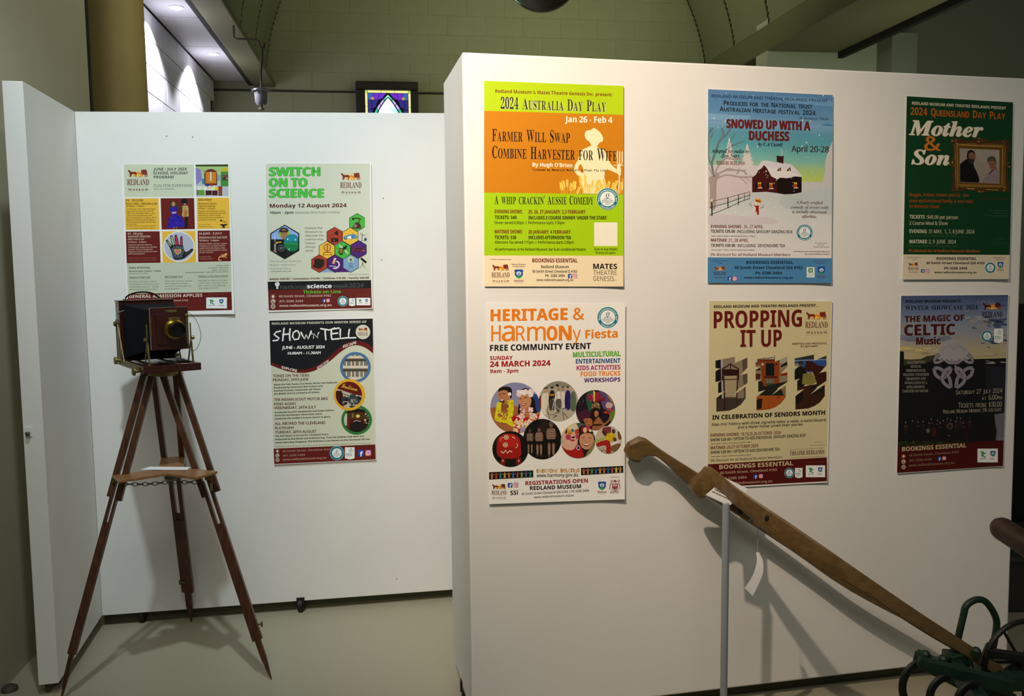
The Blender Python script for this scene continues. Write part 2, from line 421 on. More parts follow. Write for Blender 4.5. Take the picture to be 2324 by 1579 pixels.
# back panel, between the left corner and behind the large one
TLb, BLb = onB(169, 253), onB(231.7, 1396.7)
TRb = TLb + (onB(1012, 256.5)-TLb)*1.6; BRb = BLb + (onB(1028, 1337.8)-BLb)*1.6
cs = atz(683, 1393, .0)
bp = panel('display_panel', 'white display panel at the back behind the tripod, carrying three posters', [TLb, TRb, BRb, BLb], nB*.061,
      [cs+nB*.03, BLb*np.array([1, 1, 0])+eB*.15+nB*.03], .0015)
# small pin marks
for x, y in ((900, 1313), (437, 311), (378, 309), (870, 450), (866, 590)):
    P = onB(x, y); MB().lathe(P-nB*.0002, -nB, [(0, .0025), (.001, .0015)], 8).build('pin_mark', m_steel, bp)
MB().box(BLb*np.array([1, 1, 0])+nB*.034+Z*.002, (BRb-BLb)*np.array([1, 1, 0]), nB*.02, Z*.041).build('base_rail', m_gap_shade, bp)  # added dark strip in the gap, shade only, no real rail
adopt(bp)
# left panel, perpendicular
DL = .5675
TLl = TLb-eB*.0605; BLl = BLb-eB*.0605
ft = [hit(3.8, 183, OB-nB*DL, nB), hit(51.5, 184, OB-nB*DL, nB), hit(133, 1550, OB-nB*DL, nB), hit(87.5, 1555, OB-nB*DL, nB)]
t = thing('display_panel', 'narrow white display panel standing edge-on at far left', 'display panel', (ft[2]+ft[3])/2*np.array([1, 1, 0]), 'white mobile display panels')
MB().hexa([ft[3], ft[2], BLb-nB*.0004, BLl-nB*.0004, ft[0], ft[1], TLb-nB*.0004, TLl-nB*.0004]).build('board', m_panel, t, bevel=.0015)
castor(t, (ft[3]+ft[2])/2*np.array([1, 1, 0])+nB*.09)
MB().box(ft[2]*np.array([1, 1, 0])-eB*.035+nB*.02+Z*.002, (BLb-ft[2])*np.array([1, 1, 0])-nB*.04, -eB*.015, Z*.040).build('base_rail', m_gap_shade, t)  # same added strip of shade under the left panel
kn = hit(65, 983, OB-nB*DL, nB)
MB().box(kn-eB*.011-Z*.012+nB*.0, eB*.022, -nB*.003, Z*.034).build('latch_plate', m_card, t, bevel=.001)
MB().lathe(kn, -nB, [(0, .005), (.004, .005), (.007, .0075), (.012, .0075), (.014, .004)], 14).build('knob', m_steel, t, smooth=True)
adopt(t)
# ---------------------------------------------------------------- printing: flat inked shapes and lettering laid on real sheets
def _font(n):
    try: return bpy.data.fonts.load(os.path.join(bpy.utils.resource_path('LOCAL'), 'datafiles', 'fonts', n))
    except Exception: return None
F_MATH = _font('NotoSansMath-Regular.woff2'); F_INT = _font('Inter.woff2'); F_MONO = _font('DejaVuSansMono.woff2'); F_EMO = _font('NotoEmoji-VariableFont_wght.woff2')
STY = {'b': (0x1D5D4, 0x1D5EE, 0x1D7EC), 's': (0x1D400, 0x1D41A, 0x1D7CE), 'i': (0x1D468, 0x1D482, 0x1D7CE), 'c': (0x1D4D0, 0x1D4EA, None),
       'k': (0x1D63C, 0x1D656, 0x1D7EC)}
def enc(s, st):
    if st not in STY: return s
    U, L, D = STY[st]; o = ''
    for ch in s:
        if 'A' <= ch <= 'Z': o += chr(U+ord(ch)-65)
        elif 'a' <= ch <= 'z': o += chr(L+ord(ch)-97)
        elif '0' <= ch <= '9' and D: o += chr(D+ord(ch)-48)
        else: o += ch
    return o
GL = {}          # (style, string) -> (verts, faces)
def fontof(st): return {'n': F_MATH, 'm': F_MONO, 'e': F_EMO, 'r': None}.get(st, F_MATH)
def gather(keys):
    obs = []
    for st, s in keys:
        c = bpy.data.curves.new('lettering', 'FONT'); c.body = enc(s, st); f = fontof(st)
        if f: c.font = f
        c.resolution_u = 3 if len(s) < 30 else 2
        o = bpy.data.objects.new('lettering', c); COL.objects.link(o); obs.append(o)
    bpy.context.view_layer.update(); dg = bpy.context.evaluated_depsgraph_get()
    for k, o in zip(keys, obs):
        me = o.evaluated_get(dg).to_mesh()
        v = np.empty(len(me.vertices)*3, np.float32); me.vertices.foreach_get('co', v); v = v.reshape(-1, 3)[:, :2].copy()
        GL[k] = (v, [tuple(p.vertices) for p in me.polygons])
        o.evaluated_get(dg).to_mesh_clear()
    for o in obs:
        c = o.data; bpy.data.objects.remove(o); bpy.data.curves.remove(c)

def circ(cx, cy, rx, ry=None, n=28, a0=0, a1=360):
    ry = rx if ry is None else ry
    k = n if abs(a1-a0) >= 360 else n+1
    return [(cx+rx*math.cos(math.radians(a0+(a1-a0)*i/n)), cy+ry*math.sin(math.radians(a0+(a1-a0)*i/n))) for i in range(k)]
def smooth(pts, closed=False, n=5):
    """Catmull-Rom through points"""
    P = [np.array(p, float) for p in pts]; N = len(P); out = []
    rg = range(N if closed else N-1)
    for i in rg:
        p0 = P[(i-1) % N] if closed or i > 0 else P[0]; p1 = P[i]; p2 = P[(i+1) % N]; p3 = P[(i+2) % N] if closed or i+2 < N else P[-1]
        for k in range(n):
            t = k/n
            out.append(tuple(.5*((2*p1)+(-p0+p2)*t+(2*p0-5*p1+4*p2-p3)*t*t+(-p0+3*p1-3*p2+p3)*t**3)))
    if not closed: out.append(tuple(P[-1]))
    return out
def clip_poly(pts, clip):
    """Sutherland-Hodgman against a convex clip outline"""
    ar = sum(clip[i][0]*clip[(i+1) % len(clip)][1]-clip[(i+1) % len(clip)][0]*clip[i][1] for i in range(len(clip)))
    sg = 1 if ar > 0 else -1; out = list(pts)
    for i in range(len(clip)):
        A = clip[i]; Bq = clip[(i+1) % len(clip)]; inp = out; out = []
        if not inp: return []
        side = lambda p: sg*((Bq[0]-A[0])*(p[1]-A[1])-(Bq[1]-A[1])*(p[0]-A[0]))
        for j in range(len(inp)):
            P_, Q = inp[j-1], inp[j]; sp, sq = side(P_), side(Q)
            if (sp >= 0) != (sq >= 0):
                t = sp/(sp-sq); out.append((P_[0]+(Q[0]-P_[0])*t, P_[1]+(Q[1]-P_[1])*t))
            if sq >= 0: out.append(Q)
    return out

m_ink = bpy.data.materials.new('printed_ink'); m_ink.use_nodes = True
_n = m_ink.node_tree; _a = _n.nodes.new('ShaderNodeAttribute'); _a.attribute_name = 'ink'
_n.links.new(_a.outputs['Color'], _n.nodes['Principled BSDF'].inputs['Base Color'])
_n.nodes['Principled BSDF'].inputs['Roughness'].default_value = .5; _n.nodes['Principled BSDF'].inputs['Specular IOR Level'].default_value = .28
m_paper = material('poster_paper', '#f1efea', .55, spec=.28)

NU = np.linspace(0, 1, 13); NV = np.linspace(0, 1, 19)
class Ink:
    def __init__(s, region, scale, O, n):
        s.x0, s.y0 = region[0], region[1]; s.s = scale; s.O = O; s.n = n
        s.cm = []; s.clip = None; s.part = 'lettering'; s.curl = (lambda u: 0*u, lambda v: 0*v)
    # drawing commands, in the crop's own units (x right, y down)
    def poly(s, pts, c):
        pts = [tuple(map(float, p)) for p in pts]
        if s.clip: pts = clip_poly(pts, s.clip)
        if len(pts) >= 3: s.cm.append(('p', pts, c, s.part))
    def rect(s, x0, y0, x1, y1, c): s.poly([(x0, y0), (x1, y0), (x1, y1), (x0, y1)], c)
    def ell(s, cx, cy, rx, ry=None, c='#000', n=24): s.poly(circ(cx, cy, rx, ry, n), c)
    def line(s, pts, w, c):
        pts = [np.array(p, float) for p in pts]
        L = []; Rr = []
        for i in range(len(pts)):
            a = pts[min(i+1, len(pts)-1)]-pts[max(i-1, 0)]; l = np.hypot(*a) or 1; nn = np.array([-a[1], a[0]])/l*w/2
            L.append(pts[i]+nn); Rr.append(pts[i]-nn)
        for i in range(len(pts)-1): s.poly([L[i], L[i+1], Rr[i+1], Rr[i]], c)
    def ring(s, cx, cy, r, w, c, n=28, ry=None):
        p = circ(cx, cy, r, ry, n); s.line(p+[p[0]], w, c)
    def grid(s, quad, c, nx=10, ny=14):
        s.cm.append(('g', quad, c, nx, ny, s.part))
    def vgrad(s, x0, y0, x1, y1, ca, cb, n=8):
        A = np.array([int(ca[i:i+2], 16) for i in (1, 3, 5)]); Bc = np.array([int(cb[i:i+2], 16) for i in (1, 3, 5)])
        for i in range(n):
            k = (A+(Bc-A)*(i+.5)/n).astype(int); s.rect(x0, y0+(y1-y0)*i/n, x1, y0+(y1-y0)*(i+1)/n, '#%02x%02x%02x' % tuple(k))
    def blobs(s, x0, y0, x1, y1, n, r0, r1, cols, seed=1):
        rn = random.Random(seed)
        for _ in range(n):
            r = rn.uniform(r0, r1); s.poly(circ(rn.uniform(x0, x1), rn.uniform(y0, y1), r, r*rn.uniform(.6, 1.2), 7), rn.choice(cols))
    def t(s, st, c, txt, x0, y0, x1, y1, hh, bold=0., slant=0.):
        s.cm.append(('t', (st, txt), c, x0, y0, x1, y1, hh, bold, slant, s.part))
    def arc(s, st, c, txt, cx, cy, r, a0, a1, hh, flip=False):
        s.cm.append(('a', (st, txt), c, cx, cy, r, a0, a1, hh, flip, s.part))
    def sc(s, c, txt, x0, y0, x1, y1, hh, small=.80, st='s'):
        """serif small caps: capitals at full height, the rest smaller"""
        s.cm.append(('c', (st, txt), c, x0, y0, x1, y1, hh, small, s.part))
    def split_large(s, gx, gy):
        """cut wide shapes along the sheet's own fold grid so that they follow its curl"""
        out = []
        for q in s.cm:
            if q[0] != 'p': out.append(q); continue
            P_ = np.array(q[1]); a, b = P_.min(0), P_.max(0)
            i0, i1 = int((a[0]-s.bx0)//gx), int((b[0]-s.bx0)//gx); j0, j1 = int((a[1]-s.by0)//gy), int((b[1]-s.by0)//gy)
            if (i0 == i1 and j0 == j1) or max(b-a) < gx*.12: out.append(q); continue
            pcs = []
            for j in range(j0, j1+1):
                row = clip_poly(q[1], [(a[0]-1, s.by0+j*gy), (b[0]+1, s.by0+j*gy), (b[0]+1, s.by0+(j+1)*gy), (a[0]-1, s.by0+(j+1)*gy)])
                if len(row) < 3: continue
                for i in range(i0, i1+1):
                    c_ = clip_poly(row, [(s.bx0+i*gx, a[1]-1), (s.bx0+(i+1)*gx, a[1]-1), (s.bx0+(i+1)*gx, b[1]+1), (s.bx0+i*gx, b[1]+1)])
                    if len(c_) >= 3: pcs.append(c_)
            out.append(('P', pcs, q[2], q[3]))
        s.cm = out
    def levels(s):
        n = len(s.cm); Bx = np.zeros((n, 4)); lv = np.zeros(n, int)
        for i, q in enumerate(s.cm):
            if q[0] == 'p': P_ = np.array(q[1])
            elif q[0] == 'P': P_ = np.array([p for c_ in q[1] for p in c_]) if q[1] else np.zeros((1, 2))
            elif q[0] == 'g': P_ = np.array(q[1], float)
            elif q[0] == 'a': P_ = np.array([[q[3]-q[5], q[4]-q[5]], [q[3]+q[5], q[4]+q[5]]])
            else: P_ = np.array([[q[3], q[4]-q[7]*1.1], [q[5], q[6]-q[7]*1.1], [q[3], q[4]+q[7]*.3], [q[5], q[6]+q[7]*.3]], float)
            Bx[i] = [*P_.min(0), *P_.max(0)]
            if i:
                o = (Bx[:i, 0] < Bx[i, 2]) & (Bx[:i, 2] > Bx[i, 0]) & (Bx[:i, 1] < Bx[i, 3]) & (Bx[:i, 3] > Bx[i, 1])
                lv[i] = lv[:i][o].max()+1 if o.any() else 1
        return lv
    def keys(s):
        K = set()
        for q in s.cm:
            if q[0] in 'ta': K.add(q[1])
            if q[0] == 'c':
                for ch in q[1][1]:
                    if ch != ' ': K.add((q[1][0], ch.upper()))
        return K
    def place(s, cx, cy, off):
        P = hit(s.x0+np.asarray(cx)/s.s, s.y0+np.asarray(cy)/s.s, s.O, s.n)
        u = (np.asarray(cx)-s.bx0)/(s.bx1-s.bx0); v = (np.asarray(cy)-s.by0)/(s.by1-s.by0)
        au, av = s.curl; o = off + np.interp(u, NU, au(NU)) + np.interp(v, NV, av(NV))
        dn = (CP-P)@(-s.n)
        return P + (CP-P)*(o/dn)[..., None]
    def make(s, name, label, corners, paper=None, group=None):
        xs = [p[0] for p in corners]; ys = [p[1] for p in corners]
        s.bx0, s.bx1, s.by0, s.by1 = min(xs), max(xs), min(ys), max(ys)
        nx, ny = 12, 18; gx, gy = (s.bx1-s.bx0)/nx, (s.by1-s.by0)/ny; pv = []; pf = []
        for j in range(ny):          # the sheet, creased on the same fold grid as its print
            for i in range(nx):
                c_ = clip_poly([tuple(map(float, p)) for p in corners], [(s.bx0+i*gx, s.by0+j*gy), (s.bx0+(i+1)*gx, s.by0+j*gy), (s.bx0+(i+1)*gx, s.by0+(j+1)*gy), (s.bx0+i*gx, s.by0+(j+1)*gy)])
                if len(c_) >= 3: pf.append(tuple(range(len(pv), len(pv)+len(c_)))); pv += c_
        pv = np.array(pv); P = s.place(pv[:, 0], pv[:, 1], np.full(len(pv), .0012))
        me = bpy.data.meshes.new(name); me.from_pydata([tuple(p) for p in P], [], pf)
        bm = bmesh.new(); bm.from_mesh(me); bmesh.ops.remove_doubles(bm, verts=bm.verts, dist=1e-5); bm.normal_update()
        fv = [f_ for f_ in bm.faces if np.array(f_.normal)@(-s.n) < 0]
        if fv: bmesh.ops.reverse_faces(bm, faces=fv)
        bm.to_mesh(me); bm.free()
        me.materials.append(paper or m_paper); me.update()
        o = bpy.data.objects.new(name, me); COL.objects.link(o); tag(o, label, 'poster', group or 'posters pinned to the display panels')
        sm = o.modifiers.new('thickness', 'SOLIDIFY'); sm.thickness = .0006; sm.offset = -1
        parts = {}
        s.cm = [('p', q[1], q[2], q[5]) if q[0] == 'g' else q for q in s.cm]
        s.split_large((s.bx1-s.bx0)/nx, (s.by1-s.by0)/ny)
        lv = s.levels()
        for k, q in enumerate(s.cm):
            part = q[-1]; off = (.0014 if part.startswith('printed_ground') else .0016) + .000018*lv[k]; V, Fc, Cc = parts.setdefault(part, ([], [], []))
            base = sum(len(a) for a in V)
            if q[0] == 'p':
                pts = np.array(q[1]); vs = pts; fs = [tuple(range(len(pts)))]; c = q[2]
            elif q[0] == 'P':
                if not q[1]: continue
                vs = np.array([p for c_ in q[1] for p in c_]); fs = []; nb = 0; c = q[2]
                for c_ in q[1]: fs.append(tuple(range(nb, nb+len(c_)))); nb += len(c_)
            elif q[0] == 'g':
                quad = [np.array(p, float) for p in q[1]]; nx, ny = q[3], q[4]; vs = []
                for j in range(ny+1):
                    for i in range(nx+1):
                        a, b = i/nx, j/ny; vs.append((quad[0]*(1-a)+quad[1]*a)*(1-b)+(quad[3]*(1-a)+quad[2]*a)*b)
                vs = np.array(vs); c = q[2]
                fs = [(j*(nx+1)+i, (j+1)*(nx+1)+i, (j+1)*(nx+1)+i+1, j*(nx+1)+i+1) for j in range(ny) for i in range(nx)]
            elif q[0] in 'ta':
                v, f = GL[q[1]]
                if len(v) == 0: continue
                CH = CAPH[q[1][0]]; mn, mx = v[:, 0].min(), v[:, 0].max(); u = (v[:, 0]-mn)/max(1e-6, mx-mn); w = v[:, 1]/CH; c = q[2]
                if q[0] == 't':
                    _, _, _, x0, y0, x1, y1, hh, bold, slant, _ = q
                    base_ = [(0., 0.)] if not bold else [(-bold, 0), (bold, 0), (0, -bold*.6), (0, bold*.6)]
                    allv = []; fs = []
                    for dx, dy in base_:
                        k0 = len(allv)*len(v); allv.append(np.stack([x0+u*(x1-x0)+slant*w*hh+dx, y0+u*(y1-y0)-w*hh+dy], 1)); fs += [tuple(i+k0 for i in p) for p in f]
                    vs = np.concatenate(allv); off = off + np.repeat(np.arange(len(base_))*4e-6, len(v))
                else:
                    _, _, _, x, y, r, a0, a1, hh, flip, _ = q
                    an = np.radians(a0+u*(a1-a0)); rr = r - w*hh if flip else r + w*hh
                    vs = np.stack([x+rr*np.cos(an), y-rr*np.sin(an)], 1); fs = f
            else:
                _, (st, txt), c, x0, y0, x1, y1, hh, small, _ = q
                pen = 0.; items = []; prevlow = False
                for i, ch in enumerate(txt):
                    if ch == ' ': pen += .28; continue
                    low = ch.islower(); k_ = small if low else 1.; v, f = GL[(st, ch.upper())]
                    mn, mx = v[:, 0].min(), v[:, 0].max()
                    items.append((pen, k_, v, f, mn)); pen += (mx-mn)*k_+.045
                tot = pen-.045; vs = []; fs = []; nb = 0
                for pen_, k_, v, f, mn in items:
                    u = (pen_+(v[:, 0]-mn)*k_)/tot
                    vs.append(np.stack([x0+u*(x1-x0), y0+u*(y1-y0)-v[:, 1]/CAPH[st]*k_*hh], 1)); fs += [tuple(i+nb for i in p) for p in f]; nb += len(v)
                vs = np.concatenate(vs)
            P = s.place(vs[:, 0], vs[:, 1], np.full(len(vs), 1.)*off)
            V.append(P); Fc += [tuple(i+base for i in p) for p in fs]; Cc += [c]*len(fs)
        for part, (V, Fc, Cc) in parts.items():
            V = np.concatenate(V)
            nm_ = part.split('#')[0]; me = bpy.data.meshes.new(nm_); me.from_pydata([tuple(p) for p in V], [], Fc); me.update()
            nm = np.empty(len(me.polygons)*3, np.float32); me.polygons.foreach_get('normal', nm); nm = nm.reshape(-1, 3)
            fl_ = [i for i in range(len(nm)) if nm[i]@(-s.n) < 0]
            if fl_:
                bm = bmesh.new(); bm.from_mesh(me); bm.faces.ensure_lookup_table()
                bmesh.ops.reverse_faces(bm, faces=[bm.faces[i] for i in fl_]); bm.to_mesh(me); bm.free()
            at = me.attributes.new('ink', 'FLOAT_COLOR', 'FACE')
            lut = {c: srgb(c if len(c) == 7 else '#'+''.join(x*2 for x in c[1:])) for c in set(Cc)}
            arr = np.array([(*lut[c], 1.) for c in Cc], np.float32).ravel(); at.data.foreach_set('color', arr)
            me.materials.append(m_ink)
            po = bpy.data.objects.new(nm_, me); COL.objects.link(po); po.parent = o
            if nm_ in ('lettering', 'illustration'): po['kind'] = 'stuff'
        return o
    # --- recurring printed marks
    NB = [0]
    def em(s):
        s.NB[0] += 1; return 'emblem#%d' % s.NB[0]
    def logo(s, x, y, w, text='#6b1b14', sun=True, dark='#7a2a18', lower=True):
        """horse and cart before a sun over the museum's name; x,y top-left of the emblem, w its width"""
        k = w/220.; X = lambda a: x+a*k; Y = lambda b: y+b*k; p = s.part; s.part = s.em()
        if sun:
            for i in range(15):
                a = math.pi*(i+.5)/15; s.line([(X(110+46*math.cos(a)), Y(88-46*math.sin(a))), (X(110+(90+10*(i % 2))*math.cos(a)), Y(88-(78+12*(i % 2))*math.sin(a)))], 2.2*k, '#f0b24a')
            s.poly([(X(a), Y(b)) for a, b in circ(110, 88, 46, 46, 16, 180, 360)], '#f39a2c')
            s.poly([(X(a), Y(b)) for a, b in circ(110, 88, 28, 26, 12, 180, 360)], '#f9d069')
        horse = [(8, 30), (16, 22), (24, 24), (34, 38), (50, 42), (76, 40), (90, 44), (94, 62), (90, 92), (84, 92), (84, 66), (74, 62), (46, 64), (40, 92), (33, 92), (34, 70), (28, 92), (22, 92), (26, 62), (20, 44), (10, 40)]
        s.poly([(X(a), Y(b)) for a, b in horse], dark)
        s.line([(X(80), Y(58)), (X(150), Y(58))], 3*k, dark)
        s.poly([(X(a), Y(b)) for a, b in [(142, 22), (192, 18), (200, 60), (186, 70), (146, 66), (138, 40)]], dark)
        s.ring(X(186), Y(74), 17*k, 4*k, '#9a4a30', 14); s.ring(X(124), Y(80), 12*k, 3.5*k, '#b4542a', 12)
        for i in range(4): a = math.pi*i/4; s.line([(X(186-16*math.cos(a)), Y(74-16*math.sin(a))), (X(186+16*math.cos(a)), Y(74+16*math.sin(a)))], 2*k, '#9a4a30')
        s.part = s.em()
        s.t('s', text, 'REDLAND', X(0), Y(172), X(216), Y(172), 58*k)
        if lower:
            s.line([(X(0), Y(186)), (X(216), Y(186))], 1.5*k, '#c9a878')
            s.t('b', text, 'm u s e u m', X(14), Y(228), X(206), Y(228), 26*k)
            s.line([(X(0), Y(242)), (X(216), Y(242))], 1.5*k, '#c9a878')
        s.part = p
    def badge(s, cx, cy, r, words=True):
        p = s.part; s.part = s.em()
        s.ell(cx, cy, r, r, '#e8f4f4', 36); s.ell(cx, cy, r*.97, r*.97, '#16788c', 36); s.ell(cx, cy, r*.68, r*.68, '#eef3f2', 36)
        if words:
            s.arc('b', '#dff2f2', 'RECOMMENDED BY', cx, cy, r*.74, 195, -20, r*.13); s.arc('b', '#dff2f2', 'TRAVELLERS', cx, cy, r*.91, 222, 318, r*.13, True)
            s.ell(cx-r*.82, cy+r*.25, r*.04, r*.04, '#dff2f2', 8); s.ell(cx+r*.82, cy+r*.25, r*.04, r*.04, '#dff2f2', 8)
        s.t('i', '#223a44', 'Q', cx-r*.16, cy-r*.14, cx+r*.16, cy-r*.14, r*.36)
        for i, wd in enumerate(('BEST OF', 'QUEENSLAND', 'EXPERIENCE', '2023')):
            w_ = (.34, .52, .5, .2)[i]*r; s.t('b', '#3a4a54', wd, cx-w_, cy+r*(.06+.155*i), cx+w_, cy+r*(.06+.155*i), r*.095)
        s.part = p
    def fb(s, x, y, w):
        p = s.part; s.part = s.em()
        s.poly([(x+w*.12, y), (x+w*.88, y), (x+w, y+w*.12), (x+w, y+w*.88), (x+w*.88, y+w), (x+w*.12, y+w), (x, y+w*.88), (x, y+w*.12)], '#2447a0')
        s.t('b', '#ffffff', 'f', x+w*.36, y+w, x+w*.84, y+w, w*.72); s.part = p
    def ig(s, x, y, w):
        p = s.part; s.part = s.em(); oct_ = lambda q: [(x+w*a, y+w*b) for a, b in ((q, 0), (1-q, 0), (1, q), (1, 1-q), (1-q, 1), (q, 1), (0, 1-q), (0, q))]
        s.poly(oct_(.16), '#c8327a')
        s.poly([(x+w*.02, y+w*.35), (x+w*.65, y+w*.98), (x+w*.16, y+w), (x, y+w*.84)], '#f08a30'); s.poly([(x+w*.4, y), (x+w*.84, y), (x+w, y+w*.16), (x+w, y+w*.55)], '#7b3cc0')
        s.ring(x+w*.5, y+w*.5, w*.2, w*.08, '#fff', 16)
        q = [(x+w*.24, y+w*.17), (x+w*.76, y+w*.17), (x+w*.83, y+w*.24), (x+w*.83, y+w*.76), (x+w*.76, y+w*.83), (x+w*.24, y+w*.83), (x+w*.17, y+w*.76), (x+w*.17, y+w*.24)]
        s.line(q+[q[0]], w*.07, '#fff'); s.ell(x+w*.68, y+w*.32, w*.05, w*.05, '#fff', 8); s.part = p
    def crest(s, x, y, w, words=True, c='#7a2a30'):
        """round blue council crest with a green hill"""
        p = s.part; s.part = s.em(); X = lambda a: x+a*w; Y = lambda b: y+b*w
        s.poly([(X(a), Y(b)) for a, b in [(0, .12), (.14, 0), (.86, 0), (1, .12), (.92, .3), (.95, .55), (.74, .88), (.5, .98), (.26, .88), (.05, .55), (.08, .3)]], '#1d4f9a')
        s.poly([(X(a), Y(b)) for a, b in [(.2, .7), (.8, .7), (.72, .88), (.5, .97), (.28, .88)]], '#2f9a55')
        s.ell(X(.5), Y(.42), .27*w, .22*w, '#cfe2f4', 14); s.ell(X(.42), Y(.4), .05*w, .05*w, '#1d3f7a', 8); s.ell(X(.58), Y(.4), .05*w, .05*w, '#1d3f7a', 8); s.ell(X(.5), Y(.52), .07*w, .09*w, '#1d3f7a', 8)
        if words: s.t('b', c, 'Redland', X(.0), Y(1.3), X(1.), Y(1.3), .2*w); s.t('n', '#555b60', 'CITY COUNCIL', X(.05), Y(1.48), X(.95), Y(1.48), .1*w)
        s.part = p
    def pennant(s, x, y, w, hh):
        p = s.part; s.part = s.em()
        s.poly([(x, y), (x+w, y), (x+w, y+hh*.9), (x+w*.5, y+hh), (x, y+hh*.9)], '#eef2f0')
        st = [(x+w*.62+w*.24*(1 if i % 2 == 0 else .42)*math.sin(i*math.pi/5), y+hh*.26-w*.24*(1 if i % 2 == 0 else .42)*math.cos(i*math.pi/5)) for i in range(10)]
        s.line(st+[st[0]], w*.05, '#2a7c78')
        s.t('b', '#2a5a60', 'Quality', x+w*.1, y+hh*.58, x+w*.72, y+hh*.58, hh*.09); s.t('b', '#2a5a60', 'Tourism', x+w*.1, y+hh*.7, x+w*.72, y+hh*.7, hh*.09)
        s.t('n', '#6a7a7c', 'AUSTRALIA', x+w*.1, y+hh*.8, x+w*.5, y+hh*.8, hh*.05); s.part = p
    def sponsors(s, x, y, w, hh):
        p = s.part; s.part = s.em()
        s.rect(x, y, x+w, y+hh, '#f2f3f3'); k = hh*.42
        s.poly([(x+w*.14, y+hh*.2), (x+w*.3, y+hh*.2), (x+w*.36, y+hh*.36), (x+w*.26, y+hh*.36), (x+w*.26, y+hh*.58), (x+w*.2, y+hh*.58), (x+w*.19, y+hh*.36)], '#3fa040')
        s.line(circ(x+w*.36, y+hh*.48, hh*.13, None, 8, 60, 300), hh*.07, '#1d6fa0')
        s.crest(x+w*.62, y+hh*.17, k, False)
        s.t('b', '#5a6468', 'Redlands', x+w*.12, y+hh*.78, x+w*.42, y+hh*.78, hh*.1); s.t('b', '#7a3a40', 'Redland', x+w*.6, y+hh*.78, x+w*.86, y+hh*.78, hh*.1); s.part = p
    def contact(s, x, y, r, dy, kinds='hpw'):
        p = s.part; s.part = s.em()
        for i, k in enumerate(kinds):
            cy = y+i*dy; s.ell(x, cy, r, r, '#c9b8a4' if k != 'h' else '#8d5448', 18)
            if k == 'h': s.poly([(x-r*.6, cy), (x, cy-r*.6), (x+r*.6, cy), (x+r*.4, cy), (x+r*.4, cy+r*.5), (x-r*.4, cy+r*.5), (x-r*.4, cy)], '#e8ddc8')
            elif k == 'p': s.line(smooth([(x-r*.45, cy-r*.5), (x-r*.35, cy+.1*r), (x+r*.1, cy+r*.45), (x+r*.55, cy+r*.5)]), r*.3, '#5a1c18')
            else: s.ring(x, cy, r*.55, r*.14, '#5a1c18', 14); s.line([(x-r*.5, cy), (x+r*.5, cy)], r*.12, '#5a1c18'); s.ring(x, cy, r*.25, r*.1, '#5a1c18', 10, r*.52)
        s.part = p
# ---------------------------------------------------------------- the nine posters
POST = []
def crop(x0, y0, x1, y1, w): return (x0, y0, x1, y1), w/(x1-x0)
def new(region, w, O, n):
    k = Ink(region, w/(region[2]-region[0]), O, n); return k
BK = '#1b1a1c'; MR = '#6a1512'
def corner_lift(right=.004, top=.001, bottom=.003, left=.0, bow=.0):
    """sheets stand off the board a little at their edges: separate functions across and down"""
    return (lambda u: right*np.clip((u-.72)/.28, 0, 1)**2 + left*np.clip((.25-u)/.25, 0, 1)**2,
            lambda v: bottom*np.clip((v-.78)/.22, 0, 1)**2 + top*np.clip((.15-v)/.15, 0, 1)**2 + bow*np.sin(np.pi*np.clip(v, 0, 1))**2)

